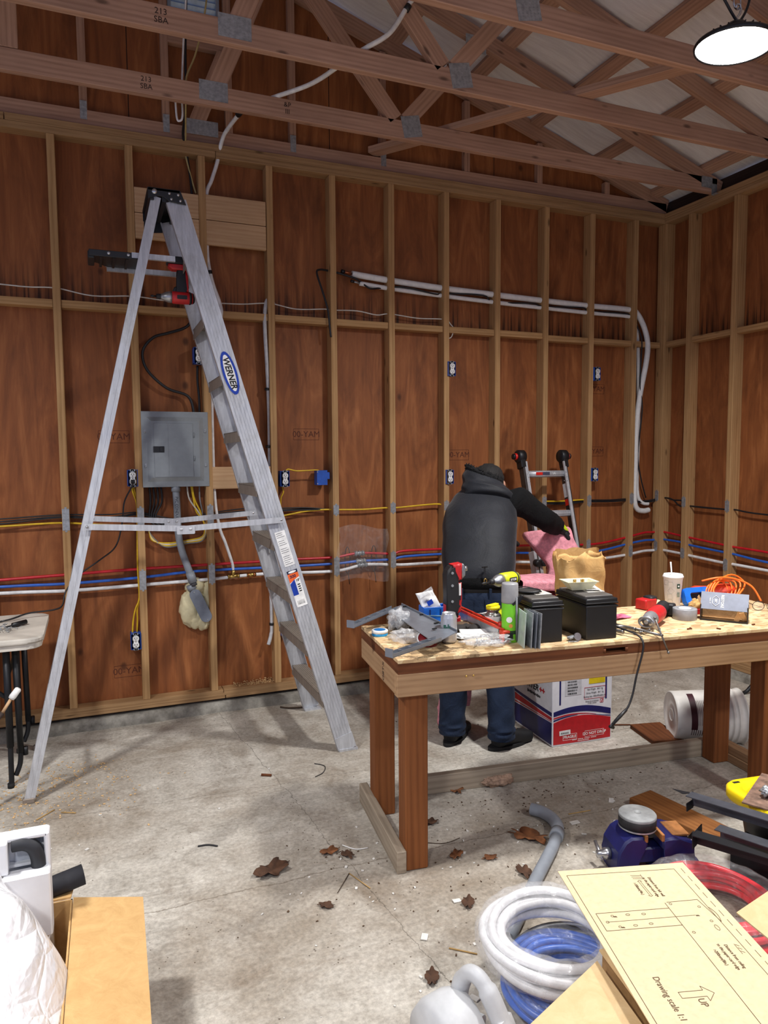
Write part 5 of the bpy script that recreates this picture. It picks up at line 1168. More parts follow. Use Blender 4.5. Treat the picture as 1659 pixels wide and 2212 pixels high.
bx_('floor', (BW/2, BDp/2, .0015), (BW, BDp, .003), M_cb); bx_('wall', (BW/2, BDp, BH/2), (BW, .003, BH), M_cb); bx_('wall', (0, BDp/2, BH/2), (.004, BDp, BH), M_black); bx_('wall', (BW, BDp/2, BH/2), (.004, BDp, BH), M_black); bx_('front_edge', (BW/2, .0, .004), (BW, .003, .008), M_black)
lidm = MB(L); lidm.box((BW/2, .028, BH+.016), (BW+.004, .003, .088), (R(-38), 0, 0)); lid = lidm.build('lid_flap', M_gp, t, True); bx_('top', (BW/2, .075, BH+.028), (BW, .045, .002), M_cb, (R(-50), 0, 0)) if False else None
LL = L @ Matrix.Translation((BW/2, .0265, BH+.0155)) @ Matrix.Rotation(R(-38), 4, 'X') @ Matrix.Translation((0, -.0022, 0)) @ Matrix.Rotation(R(90), 4, 'X')
LL = Matrix.Translation(-lid.parent.location) @ LL
text('box_print', 'RESTORE', .016, M_lab, t, LL @ Matrix.Translation((.0, .0, 0)) @ Matrix.Rotation(R(90), 4, 'Z') if False else LL @ Matrix.Translation((-.008, 0, 0)) @ Matrix.Rotation(R(-90), 4, 'Z'), .0002, bold=.0005)
hx = MB()
for k in range(6):
    a0, a1 = k*math.pi/3+math.pi/6, (k+1)*math.pi/3+math.pi/6; p, q = Vector((-.035+.016*math.cos(a0), .026*math.sin(a0), 0)), Vector((-.035+.016*math.cos(a1), .026*math.sin(a1), 0)); hx.beam(LL @ p+Vector((0, 0, 0)), LL @ q, .0016, .0012)
hx.build('box_emblem', M_lab, t)
text('box_print', 'EST', .012, M_lab, t, LL @ Matrix.Translation((-.035, 0, 0)) @ Matrix.Rotation(R(-90), 4, 'Z'), .0002, bold=.0004)
text('box_print', 'supply co', .008, M_lab, t, LL @ Matrix.Translation((-.058, 0, 0)) @ Matrix.Rotation(R(-90), 4, 'Z'), .0002)
for k in range(2): bx_('torn_flap', (.155+.02*k, .006, .03), (.02, .003, .05), M_cb, (R(10+20*k), R(20-40*k), 0))
bx_('side_flap', (-.006, .04, BH+.012), (.003, .06, .04), M_cb, (0, R(-25), 0))
t = thing('cord_reel', 'orange extension cord coiled over an orange-red power tool', 'extension cord', bp(1.84, .5))
M_oc = plain('cord_orange', (244, 118, 36), .4); M_otool = plain('tool_orange_red', (220, 70, 40), .4)
m = MB(); rnd = random.Random(4)
for k in range(5):
    c = bp(1.80+.012*k, .46+.004*k, TZ+.06+.008*k); r = .075+.006*k
    m.tube([c+Vector((r*math.cos(a)*1.0, .03*math.sin(a)-.012*k+.01, .052*math.sin(a+.5)+.006*math.sin(3*a+k))) for a in [q*math.pi/14 for q in range(28)]], .0045, 8, closed=True)
m.tube(catmull([bp(1.74, .5, TZ+.12), bp(1.80, .46, TZ+.14), bp(1.88, .44, TZ+.135), bp(1.95, .40, TZ+.10), bp(1.975, .36, TZ+.03)]), .0048, 8); m.build('orange_cord', M_oc, t, True)
L = Matrix.Translation(bp(1.84, .52, TZ+.052)) @ Matrix.Rotation(BA-.3, 4, 'Z') @ Matrix.Rotation(R(90), 4, 'Y')
MB(L).lathe([(0, -.12), (.03, -.118), (.036, -.1), (.034, -.02), (.04, .0), (.046, .03), (.046, .08), (.03, .095), (0, .097)], 22).build('tool_body', M_otool, t, True); MB(L).lathe([(0, .094), (.012, .094), (.01, .12), (0, .12)], 14).build('tool_spindle', M_dark, t, True)
t = thing('blue_clamp', 'bright blue plastic clamp handle lying behind the drinks cup', 'clamp', bp(1.76, .5)); L = Matrix.Translation(bp(1.685, .47, TZ+.004)) @ Matrix.Rotation(BA+.05, 4, 'Z') @ Matrix.Rotation(R(68), 4, 'X')
ob = rrect(.15, .085, .02, 4); ib = rrect(.085, .035, .012, 4)
m = MB(L @ Matrix.Translation((0, .045, 0))); A = [m._v((p[0], p[1], 0)) for p in ob]; B2 = [m._v((p[0], p[1], .03)) for p in ob]; C2 = [m._v((p[0], p[1], 0)) for p in ib]; D2 = [m._v((p[0], p[1], .03)) for p in ib]; n_ = len(ob)
for i in range(n_):
    j = (i+1) % n_; m.face([A[i], A[j], B2[j], B2[i]]); m.face([C2[i], D2[i], D2[j], C2[j]]); m.face([A[i], C2[i], C2[j], A[j]]); m.face([B2[i], B2[j], D2[j], D2[i]])
m.build('clamp_frame', M_bin, t, True); MB(L).box((0, .045, .01), (.085, .03, .006)).build('clamp_insert', M_dark, t, True)
crumple('paper_napkin', bp(1.59, .35, TZ+.001), (.035, .03, .034), M_kraft, 'crumpled brown paper wrapper beside the drinks cup', 'paper', seed=21)
o = MB().box((0, 0, .014), (.09, .05, .026), bev=.003).build('red_case', plain('case_red', (176, 22, 28), .4)); o.matrix_basis = bmat(1.60, .335, TZ, -10); tag(o, 'flat dark red case between the tape roll and the torn box', 'case')
sheet_obj('candy_wrapper', bp(1.175, .36, TZ+.001), .11, .06, BA+.3, plain('wrapper_pink', (226, 110, 140), .4, 0, .5, 30), 'pink and white wrapper lying behind the right battery', 'wrapper', .006, 5)
sheet_obj('paper_scrap', bp(1.50, .53, TZ+.002), .08, .05, BA+.1, plain('scrap_tan', (220, 200, 160), .7), 'tan paper scrap behind the saw at the back edge', 'paper', .02, 6, None, (R(30), 0))
t = thing('eyeglasses', 'pair of thin framed glasses at the right end of the bench', 'glasses', bp(1.90, .28)); m = MB(); L = Matrix.Translation(bp(1.93, .285, TZ+.024)) @ Matrix.Rotation(BA-.5, 4, 'Z')
fr = MB(L)
for s in (-1, 1): fr.tube([(s*.032+.026*math.cos(a), 0, .022*math.sin(a)) for a in [q*math.pi/10 for q in range(20)]], .0014, 6, closed=True); fr.tube(catmull([(s*.058, 0, .006), (s*.062, .04, .004), (s*.05, .11, -.004)]), .0016, 6)
fr.tube([(-.006, 0, .006), (0, -.002, .009), (.006, 0, .006)], .0014, 6); fr.build('glasses_frame', M_black, t, True)
for s in (-1, 1): MB(L @ Matrix.Translation((s*.032, .0005, 0)) @ Matrix.Rotation(R(90), 4, 'X')).prism(ell(.0255, .0215, 20), .0008).build('glasses_lens', M_film, t, True)
for k, (u, v, r) in enumerate(((1.335, .085, .3), (1.35, .09, 1.2), (1.66, .07, .2), (1.46, .05, 2))):
    o = MB().box((0, 0, .003), (.018, .007, .005), bev=.001).build('wood_chip', M_slab); o.matrix_basis = bmat(u, v, TZ, R(0)+57*r); tag(o, ['dark wood chip on the clear front part of the bench', 'second wood chip touching the first near the bench front', 'small wood chip right of the torn box', 'tiny wood chip by the bench front edge'][k], 'wood chip')
# ================================================================ UNDER AND BEHIND THE BENCH
M_card = kraft('cardboard', (206, 168, 112), (190, 150, 96)); M_cardp = kraft('cardboard_pale', (224, 196, 150), (212, 182, 134)); M_carde = kraft('cardboard_edge', (178, 138, 88), (150, 112, 68))
M_cwhite = plain('carton_white', (226, 226, 230), .6, 0, .04); M_cnavy = plain('carton_navy', (26, 28, 96), .5); M_cred = plain('carton_red', (190, 24, 34), .5)
CX = Matrix.Translation((-1.913, -1.287, 0)) @ Matrix.Rotation(math.atan2(-.023, .382), 4, 'Z')
t = thing('carton', 'white, navy and red appliance carton standing under the workbench', 'carton'); t.matrix_basis = CX
CW, CD, CH = .383, .56, .56
MB().box((CW/2, CD/2, CH/2), (CW, CD, CH), bev=.003).build('carton_body', M_cwhite, t)
FR = Matrix(((1, 0, 0, 0), (0, 0, 1, -.0012), (0, 1, 0, 0), (0, 0, 0, 1)))          # front face: x right, y up
LF = Matrix(((0, 0, 1, -.0012), (-1, 0, 0, CD), (0, 1, 0, 0), (0, 0, 0, 1)))           # left face seen from the left
def curve(pts, n=8): return [(p.x, p.y) for p in catmull([(a, b, 0) for a, b in pts], n)]
def band(par, L_, top, bot, mt, nm, th=.001): return MB().prism(curve(top)+curve(bot)[::-1], th, L_).build(nm, mt, par)
band(t, FR, [(.008, .135), (.1, .155), (.22, .158), (.375, .128)], [(.008, .012), (.19, .010), (.375, .012)], M_cred, 'red_band')
band(t, FR, [(.008, .195), (.1, .212), (.2, .214), (.29, .200), (.375, .178)], [(.008, .17), (.1, .182), (.2, .181), (.29, .166), (.375, .145)], M_cnavy, 'navy_wave')
band(t, FR, [(.008, .163), (.1, .175), (.2, .171), (.28, .156)], [(.008, .156), (.1, .167), (.2, .166), (.28, .155)], M_cred, 'red_line')
band(t, FR, [(.008, .150), (.08, .163), (.16, .166)], [(.008, .142), (.08, .157), (.16, .165)], M_cnavy, 'navy_line'); band(t, FR, [(.24, .162), (.31, .148), (.375, .139)], [(.24, .161), (.31, .145), (.375, .134)], M_cnavy, 'navy_line')
for x, z0 in ((.048, .232), (.343, .236)): MB().box((x, -.0008, (z0+CH)/2), (.010, .001, CH-z0)).build('navy_stripe', M_cnavy, t)
MB().box((.283, -.0008, .368), (.105, .001, .075)).build('yellow_label', plain('label_yellow', (222, 196, 20), .5), t); MB().box((.13, -.0006, .36), (.105, .001, .165)).build('barcode_label', plain('label_grey', (206, 206, 210), .6), t)
m = MB(); rnd = random.Random(3)
for r_ in range(7):
    x = .095
    while x < .155: wd = rnd.choice((.0015, .003, .0045)); m.box((x+wd/2, -.0014, .288+.0165*r_), (wd, .0008, .0095)); x += wd+rnd.choice((.0015, .003))
m.box((.172, -.0014, .388), (.012, .0008, .012)); m.build('barcode', M_ink, t)
m = MB(); rnd = random.Random(5)
for x, z, w_, h_ in ((.27, .312, .135, .0014), (.27, .247, .135, .0014), (.2025, .28, .0014, .065), (.3375, .28, .0014, .065)): m.box((x, -.0012, z), (w_, .0008, h_))
m.build('spec_frame', M_cred, t)
for z, s in ((.300, 'Net Weight   80.9  kg'), (.280, 'Gross Weight   84.1  kg'), (.260, 'Packing Size  945x395x655 mm')): text('spec_print', s, .0115, M_ink, t, FR @ Matrix.Translation((.27, z, -.0006)), .0002)
text('spec_print', 'Piping kit is included\nin this carton', .0105, M_ink, t, FR @ Matrix.Translation((.252, .228, -.0006)), .0002)
m = MB()
for x, z, w_, h_ in ((.315, .239, .02, .0018), (.315, .219, .02, .0018), (.305, .229, .0018, .02), (.325, .229, .0018, .02)): m.box((x, -.0012, z), (w_, .0008, h_))
m.box((.313, -.0012, .226), (.009, .0008, .002), (0, R(45), 0)); m.box((.321, -.0012, .232), (.02, .0008, .0025), (0, R(-55), 0)); m.build('tick_box', M_cred, t)
for s, x, z, w_ in (('FRAGILE', .112, .046, .088), ('DO NOT DROP', .27, .05, .122)):
    text('carton_print', s, .0215, M_lab, t, FR @ Matrix.Translation((x, z, -.0006)), .0002, bold=.0004); m = MB()
    for dx, dz, sx_, sz_ in ((0, .016, w_, .0014), (0, -.016, w_, .0014), (w_/2, 0, .0014, .032), (-w_/2, 0, .0014, .032)): m.box((x+dx, -.0016, z+dz), (sx_, .0006, sz_))
    m.build('print_frame', M_lab, t)
MB().box((.08, -.0018, .073), (.07, .0008, .026), (0, R(-2), 0)).build('sticker', M_lab, t); m = MB()
for k in range(9): m.box((.057+.0055*k, -.0024, .071), (.003, .0005, .009))
m.build('sticker_code', M_ink, t); text('carton_print', 'Thermo comfort appliance, www', .007, M_lab, t, FR @ Matrix.Translation((.2, .022, .0014)), .0002) if False else None
m = MB()
for k in range(26):
    if k % 7 != 5: m.box((.13+.006*k, -.0014, .026), (.004, .0005, .004))
for k in range(12): m.box((.165+.006*k, -.0014, .017), (.004, .0005, .004))
m.build('carton_print', M_lab, t)
# left face of the carton (x runs from the far edge to the front edge)
band(t, LF, [(.0, .21), (.15, .205), (.32, .198), (.45, .195), (.555, .193)], [(0, .198), (.15, .19), (.32, .18), (.45, .174), (.555, .172)], M_cnavy, 'navy_wave')
band(t, LF, [(.0, .192), (.15, .183), (.32, .174), (.45, .168), (.555, .165)], [(0, .145), (.15, .146), (.32, .147), (.45, .148), (.555, .148)], M_cred, 'red_wave')
band(t, LF, [(.0, .118), (.15, .122), (.32, .128), (.45, .132), (.555, .135)], [(.0, .012), (.27, .012), (.555, .012)], M_cnavy, 'navy_band'); band(t, LF, [(.0, .132), (.3, .139), (.555, .144)], [(.0, .124), (.3, .134), (.555, .141)], M_cred, 'red_line')
text('carton_print', 'INVERTER', .052, M_ink, t, LF @ Matrix.Translation((.30, .285, -.0006)), .0003, bold=.0012, shear=.2); text('carton_print', '++', .05, M_cred, t, LF @ Matrix.Translation((.455, .285, -.0006)), .0003, bold=.002)
text('carton_print', 'Technology', .03, M_ink, t, LF @ Matrix.Translation((.36, .285, .0014)), .0003) if False else None
m = MB()
for k in range(12): m.box((-.0016, CD-(.30+.012*k), .243), (.0006, .008, .012 if k % 3 else .018))
m.build('carton_print', M_ink, t)
# ---- white pail on its side
t = thing('pail', 'white plastic pail with dark label lying on its side behind the bench', 'bucket', (-1.05, -1.52, 0)); a = Vector((-1.222, -1.432, .134)); b_ = Vector((-.886, -1.6, .152)); d = (b_-a).normalized(); L = frame(a, Vector((0, 0, 1)).cross(d), d.cross(Vector((0, 0, 1)).cross(d))); LZ = L
LZ = frame(a, Vector((0, 0, 1)), d.cross(Vector((0, 0, 1)))); 
if (LZ.to_3x3() @ Vector((0, 0, 1))).dot(d) < 0: LZ = frame(a, Vector((0, 0, 1)), -d.cross(Vector((0, 0, 1))))
PL = .372; M_pail = plain('pail_white', (226, 224, 218), .45, 0, .12, 8)
MB(LZ).lathe([(0, .008), (.03, .008), (.032, .004), (.036, .004), (.038, .008), (.118, .008), (.124, 0), (.13, .004), (.131, .02), (.142, .24), (.143, .26), (.150, .262), (.150, .268), (.143, .27), (.1435, .29), (.151, .292), (.151, .298), (.144, .3), (.1445, .32), (.152, .322), (.152, .328), (.145, .33), (.146, .362), (.153, .364), (.154, .372), (.146, .373), (.143, .36), (.13, .05), (0, .05)], 48).build('pail_body', M_pail, t, True)
def wrap(mb, a0, a1, z0, z1, off=.0008, n=14):
    rr = lambda z: .131+(z-.02)/.22*.011+off
    return mb.grid(lambda u, v: Vector((rr(z0+(z1-z0)*v)*math.cos(a0+(a1-a0)*u), rr(z0+(z1-z0)*v)*math.sin(a0+(a1-a0)*u), z0+(z1-z0)*v)), n, 3)
tocam = LZ.to_3x3().inverted() @ (CAM-a); AC0 = math.atan2(tocam.y, tocam.x)
wrap(MB(LZ), AC0-1.0, AC0+.62, .072, .105).build('label_band', plain('maroon_print', (66, 26, 38), .5), t, True, fixn=False)
m = MB(LZ)
for k in range(7): wrap(m, AC0+.62, AC0+.9, .075+.011*k, .079+.011*k)
for k in range(9): wrap(m, AC0-.6, AC0+.42, .108+.009*k, .110+.009*k, n=10)
m.build('label_print', plain('print_brown', (88, 66, 62), .6), t, True, fixn=False); wrap(MB(LZ), AC0-.25, AC0+.25, .2, .256).build('diamond_patch', plain('maroon_print', (66, 26, 38), .5), t, True, fixn=False)
m = MB(LZ)
for s in (1, -1):
    for q in (.024, .012):
        cz, rr = .228, .1435
        pts = [Vector((rr*math.cos(AC0+dx/.143), rr*math.sin(AC0+dx/.143), cz+dz)) for dx, dz in ((0, q), (q, 0), (0, -q), (-q, 0))]
        for i in range(4): m.beam(pts[i], pts[(i+1) % 4], .0018, .0018)
m.build('diamond_outline', M_lab, t, True)
# ---- scrap of board, pry bar, wire stub, insulation scrap
L = frame((-1.325, -1.255, .0), (.163, -.05, 0), (.02, .2, 0)); o = MB().box((.09, -.11, .013), (.19, .25, .026), bev=.003).build('board_scrap', M_slab); o.matrix_basis = Matrix.Translation((-1.33, -1.25, 0)) @ Matrix.Rotation(R(-12), 4, 'Z'); tag(o, 'dark brown scrap of board on the floor left of the pail', 'board')
t = thing('pry_bar', 'black pry bar with a yellow band leaning on the right wall sole plate', 'pry bar', (-.2, -1.08, 0))
pp = [Vector(p) for p in ((-.275, -1.06, .012), (-.24, -1.055, .008), (-.205, -1.06, .02), (-.17, -1.068, .055), (-.085, -1.11, .19), (.02, -1.17, .34))]
MB().tube(catmull(pp[:4], 5), [.011]*4+[.012]*8+[.013]*4, 10).build('claw_end', M_dark, t, True); MB().tube([pp[3], pp[3].lerp(pp[4], .55)], .0145, 12).build('yellow_grip', plain('grip_yellow', (238, 200, 26), .45), t, True); MB().tube([pp[3].lerp(pp[4], .55), pp[4], pp[5]], .0165, 12).build('handle', M_black, t, True)
tag(MB().tube(catmull([(-1.41, -1.13, .004), (-1.425, -1.0, .05), (-1.44, -.9, .1), (-1.45, -.84, .13)]), .0035, 6).build('bent_wire', plain('wire_yellow_black', (120, 108, 40), .5)), 'thin yellowish wire sticking up from the floor under the bench', 'wire')
tag(MB().tube(catmull([(-1.5, -1.12, .006), (-1.4, -1.16, .006), (-1.3, -1.2, .006)]), .004, 6).build('stick_debris', M_slab), 'thin dark stick on the floor right of the carton', 'stick')
M_pink = plain('pink_insulation', (226, 150, 162), .95, 0, .2, 40, .8); M_pinkd = plain('dirty_insulation', (176, 146, 124), .95, 0, .3, 40, .8)
crumple('insulation_scrap', (-2.42, -1.555, .0), (.085, .04, .028), M_pinkd, 'dirty tuft of insulation on the floor against the bench stretcher', 'insulation', 31)
# ---- folding table at the left edge
M_tab = plain('table_plastic', (214, 208, 196), .55, 0, .1, 9)
t = thing('folding_table', 'white plastic folding table with black steel legs at the left edge', 'table', (-5.3, -.415, 0))
m = MB().prism(rrect(1.75, .61, .07, 6), .028, Matrix.Translation((-5.31, -.415, .712)), bev=.008, seg=2); m.build('table_top', M_tab, t, True)
MB().prism(rrect(1.73, .59, .065, 6), .03, Matrix.Translation((-5.31, -.415, .684)), bev=.004).build('skirt', M_tab, t, True)
for y in (-.65, -.2):
    m = MB(); m.cyl((-4.602, y, .69), (-4.602, y, .20), .0165, seg=14); lg = m.build('leg', M_dark, t, True); m = MB(); m.tube(catmull([(-4.602, y, .21), (-4.603, y, .12), (-4.604, y, .03), (-4.606, y-.01, .0)]), .0125, 12); m.build('leg_foot', M_dark, lg, True); MB().cyl((-4.606, y-.01, .0), (-4.606, y-.01, .022), .016, seg=12).build('foot_cap', M_rubber, lg, True)
    m = MB().cyl((-4.566, y+.02, .69), (-4.560, y+.02, .16), .015, seg=14); m.tube(catmull([(-4.56, y+.02, .16), (-4.566, y+.02, .10), (-4.585, y+.01, .05)]), .012, 10); m.build('leg_brace', M_dark, t, True)
    MB().cyl((-4.54, y+.03, .14), (-4.54, y+.03, .18), .012, seg=10).build('latch', M_dark, t, True)
for z in (.55,): MB().cyl((-4.602, -.65, z), (-4.602, -.2, z), .011, seg=10).build('cross_bar', M_dark, t, True)
MB().cyl((-4.602, -.65, .44), (-5.0, -.42, .68), .011, seg=10).build('diagonal_brace', M_dark, t, True)
t = thing('flat_torch', 'black handled tool lying on the white folding table', 'tool', (-4.56, -.43, .74)); p0, p1 = Vector((-4.62, -.475, .752)), Vector((-4.53, -.40, .757))
MB().tube([p0, p0.lerp(p1, .35), p0.lerp(p1, .36), p1], [.004, .004, .0125, .0125], 14).build('handle', M_black, t, True)
t = thing('metal_shavings', 'loose pile of silvery metal clips on the folding table', 'metal clips', (-4.64, -.5, .74), kind=None); rnd = random.Random(11); m = MB()
for k in range(60):
    p = Vector((-4.645+rnd.gauss(0, .03), -.5+rnd.gauss(0, .035), .744+abs(rnd.gauss(0, .012)))); dv = Vector((rnd.uniform(-1, 1), rnd.uniform(-1, 1), rnd.uniform(-.3, .3))).normalized()*.014
    m.tube([p-dv, p+Vector((0, 0, .004)), p+dv], .0016, 5)
m.build('clips', M_galv, t, True, kind='stuff')
t = thing('paint_stick', 'white tipped applicator on a tan stick poking out at the left edge', 'stick', (-4.56, -.9, .5)); p = [Vector(q) for q in ((-4.66, -.93, .39), (-4.60, -.905, .455), (-4.563, -.9, .513), (-4.53, -.895, .556))]
MB().tube([p[0], p[1]], [.011, .012], 10).build('dark_grip', plain('grip_brown', (54, 40, 34), .6), t, True); MB().tube([p[1], p[2]], .007, 10).build('tan_stick', M_pine, t, True); MB().tube([p[2], p[2].lerp(p[3], .2), p[3].lerp(p[2], .1), p[3]], [.013, .0155, .0145, .009], 14).build('white_tip', M_lab, t, True)
MB().tube([(-4.66, -.93, .39), (-4.72, -.95, .0)], .0105, 10).build('dark_grip', plain('grip_brown', (54, 40, 34), .6), t, True)

# ================================================================ FOREGROUND RIGHT
# ---- grey bent conduit
t = thing('bent_conduit', 'grey plastic conduit with a bend lying on the floor, one end under the white coil', 'conduit', (-2.6, -2.1, 0))
cp = catmull([(-2.432, -1.866, .027), (-2.405, -1.91, .027), (-2.397, -1.97, .027), (-2.415, -2.035, .027), (-2.452, -2.085, .027)], 6)
MB().tube(cp, .0265, 18, caps=False).build('elbow', M_pvc, t, True); MB().tube([(-2.445, -2.078, .027), (-2.53, -2.163, .027), (-2.72, -2.325, .027), (-2.95, -2.53, .027), (-2.99, -2.565, .027)], .0235, 16).build('pipe', M_pvc, t, True)
MB().tube([(-2.475, -2.108, .027), (-2.44, -2.072, .027)], .0285, 18).build('collar', M_pvc, t, True); MB().tube([(-2.4325, -1.8655, .027), (-2.428, -1.872, .027)], .022, 14).build('open_end', M_slot, t, True)
# ---- bench vise with a sanding puck
M_vise = plain('vise_blue', (24, 28, 88), .45, 0, .2, 10); M_rust = plain('rusty_steel', (168, 112, 62), .7, .3, .3, 20)
VL = Matrix.Translation((-2.24, -2.375, 0)) @ Matrix.Rotation(R(-16), 4, 'Z')
t = thing('bench_vise', 'dark blue bench vise with rusty jaws standing on the floor', 'vise'); t.matrix_basis = VL
XZ = lambda y0: Matrix(((1, 0, 0, 0), (0, 0, 1, y0), (0, 1, 0, 0), (0, 0, 0, 1)))
MB().prism([(-.155, .0), (-.155, .05), (-.15, .1), (-.125, .14), (-.10, .155), (-.055, .155), (-.035, .14), (-.035, .115), (-.06, .10), (-.075, .07), (-.075, .0)], .15, XZ(-.075), bev=.008, seg=2).build('front_jaw', M_vise, t)
MB().prism([(.02, .145), (.02, .11), (.035, .1), (.035, .0), (.145, .0), (.15, .06), (.15, .115), (.14, .13), (.09, .14), (.06, .15)], .16, XZ(-.08), bev=.008, seg=2).build('rear_jaw', M_vise, t)
MB().box((.02, 0, .062), (.22, .075, .06), bev=.006).build('slide', M_vise, t); MB().lathe([(0, 0), (.1, 0), (.1, .02), (.07, .03), (0, .03)], 28, Matrix.Translation((.1, 0, 0))).build('swivel_base', M_vise, t)
for x in (-.042, .024): MB().box((x, 0, .148), (.012, .15, .028), bev=.002).build('jaw_plate', M_rust, t)
MB().box((.105, 0, .142), (.07, .10, .012), bev=.003).build('anvil', M_rust, t); MB().lathe([(0, 0), (.022, 0), (.022, .02), (.014, .03), (.014, .05), (0, .05)], 16, Matrix.Translation((-.155, 0, .06)) @ Matrix.Rotation(R(-90), 4, 'Y')).build('screw_head', M_hook, t); MB().cyl((-.192, -.02, .045), (-.192, .05, .085), .007, seg=10).build('handle_bar', M_hook, t)
t = thing('grinding_disc', 'thick grey round disc with a black edge resting on top of the vise', 'disc', VL @ Vector((-.045, .0, .164)))
MB().lathe([(0, 0), (.066, 0), (.068, .004), (.068, .012), (.07, .013), (.071, .04), (.069, .042), (0, .042)], 40).build('black_rim', plain('disc_black', (40, 40, 42), .7, 0, .3, 30), t); MB().lathe([(.0705, .04), (.0705, .048), (.068, .051), (.02, .052), (.018, .054), (.013, .054), (.012, .051), (0, .051)], 40).build('top_plate', plain('disc_grey', (150, 152, 152), .6, .2, .25, 14), t); MB().lathe([(.0712, .006), (.0712, .0)], 40).build('lower_ring', M_galv, t)
# ---- plank
o = MB().box((0, 0, .02), (.145, .42, .038), bev=.004, seg=2).build('plank', wood('brown_plank', (168, 112, 62), (112, 66, 32), True, .9)); o.matrix_basis = Matrix.Translation((-1.872, -2.165, .0)) @ Matrix.Rotation(R(9), 4, 'Z'); tag(o, 'brown treated plank lying on the floor behind the vise', 'plank')
# ---- tote with yellow lid and a rusty plate on it
M_toteb = plain('tote_black', (18, 18, 22), .45, 0, .15, 8); M_totey = plain('tote_yellow', (246, 214, 20), .42, 0, .06, 8)
TM = Matrix.Translation((-1.935, -2.42, 0)) @ Matrix.Rotation(R(-7), 4, 'Z')
t = thing('storage_tote', 'black storage tote with a bright yellow lid at the right edge', 'tote'); t.matrix_basis = TM
m = MB(); A = [m._v((p[0], p[1], 0)) for p in rrect(.62, .42, .05, 5, .39, -.27)]; B2 = [m._v((p[0], p[1], .262)) for p in rrect(.70, .48, .06, 5, .39, -.27)]; n_ = len(A)
for i in range(n_): m.face([A[i], A[(i+1) % n_], B2[(i+1) % n_], B2[i]])
m.face(A[::-1]); m.face(B2); m.build('tub', M_toteb, t)
m = MB(); rg = [(rrect(.76, .53, .07, 6, .39, -.27), .25), (rrect(.78, .55, .08, 6, .39, -.27), .262), (rrect(.78, .55, .08, 6, .39, -.27), .292), (rrect(.765, .535, .075, 6, .39, -.27), .3), (rrect(.69, .46, .06, 6, .39, -.27), .3), (rrect(.675, .445, .055, 6, .39, -.27), .284), (rrect(.62, .39, .05, 6, .39, -.27), .284), (rrect(.60, .37, .05, 6, .39, -.27), .268)]
VV = [[m._v((p[0], p[1], z)) for p in r_] for r_, z in rg]; n_ = len(VV[0])
for i in range(len(VV)-1):
    for k in range(n_): m.face([VV[i][k], VV[i][(k+1) % n_], VV[i+1][(k+1) % n_], VV[i+1][k]], 0, True)
m.face(VV[-1]); m.build('lid', M_totey, t); MB().box((.065, -.025, .3005), (.03, .012, .001), (0, 0, R(0))).build('lid_slot', M_slot, t)
PQ = [Vector((-1.998, -2.588, .306)), Vector((-1.72, -2.44, .306)), Vector((-1.56, -2.74, .306)), Vector((-1.84, -2.888, .306))]
o = slabpoly(PQ, .005).build('rusty_plate', plain('rust_plate', (136, 108, 92), .75, .2, .35, 30)); tag(o, 'rusty brown metal plate lying across the yellow tote lid', 'metal plate')
crumple('wire_bundle', (-1.87, -2.60, .311), (.035, .03, .018), M_galv, 'small bunch of silvery wire on the rusty plate', 'wire', 17)
# ---- black steel brackets
M_bsteel = plain('black_steel', (30, 31, 36), .5, .3, .2, 14); M_gsteel = plain('grey_black_steel', (74, 76, 84), .5, .3, .2, 14)
def angle(name, lab, p0, p1, lg, mt, up=(0, 0, 1)):
    t_ = thing(name, lab, 'steel bracket', p0); p0, p1 = Vector(p0), Vector(p1); d = (p1-p0).normalized(); s = d.cross(Vector(up)).normalized(); u = s.cross(d)
    m_ = MB(); m_.beam(p0, p1, .003, lg, u); m_.beam(p0+u*(lg/2)-s*lg*.5*-1, p1+u*(lg/2)-s*lg*.5*-1, lg, .003, u); m_.build('angle_bar', mt, t_, True); return t_, d, s, u
t, d, s, u = angle('steel_bracket', 'long grey-black angle bracket sloping past the tote, bent tip at its far end', (-2.136, -2.487, .30), (-1.98, -2.95, .33), .05, M_gsteel)
p = Vector((-2.136, -2.487, .30)); MB().beam(p+d*.006-u*.0, p+d*.0-s*.0+u*.0+Vector((0, 0, .0)), .003, .055, u).beam(p+s*-.004+u*-.02, p+s*.045+u*-.02+Vector((0, 0, .0)), .003, .03, u).build('end_plate', M_bsteel, t, True); MB().prism([(0, 0), (.07, .012), (.02, .03)], .002, frame(p+u*.02, -d, s)).build('bent_tip', M_bsteel, t, True)
t, d, s, u = angle('steel_bracket', 'black angle bracket with a drilled foot tab, in front of the tote', (-2.19, -2.565, .20), (-1.98, -3.0, .22), .05, M_bsteel)
p = Vector((-2.19, -2.565, .20)); MB().beam(p-s*.055+u*.0, p+s*.045+u*.0, .003, .055, u).build('end_plate', M_bsteel, t, True); m = MB().box(p-s*.055-d*.02+Vector((0, 0, -.027)), (.06, .045, .003), (0, 0, math.atan2(s.y, s.x)), bev=.001); m.build('foot_tab', M_bsteel, t, True); MB().cyl(p-s*.06-d*.02+Vector((0, 0, -.0262)), p-s*.06-d*.02+Vector((0, 0, -.0248)), .008, seg=12).build('tab_hole', plain('hole_grey', (150, 148, 142), .8), t, True)
t, d, s, u = angle('steel_bracket', 'worn grey angle bracket lying between the black one and the tote', (-2.035, -2.53, .17), (-1.86, -3.0, .19), .055, M_gsteel)
o = MB().box((-1.94, -2.74, .075), (.09, .4, .15), (0, 0, R(4)), bev=.003).build('black_box_section', M_bsteel); tag(o, 'black steel box section on the floor under the brackets', 'steel section')
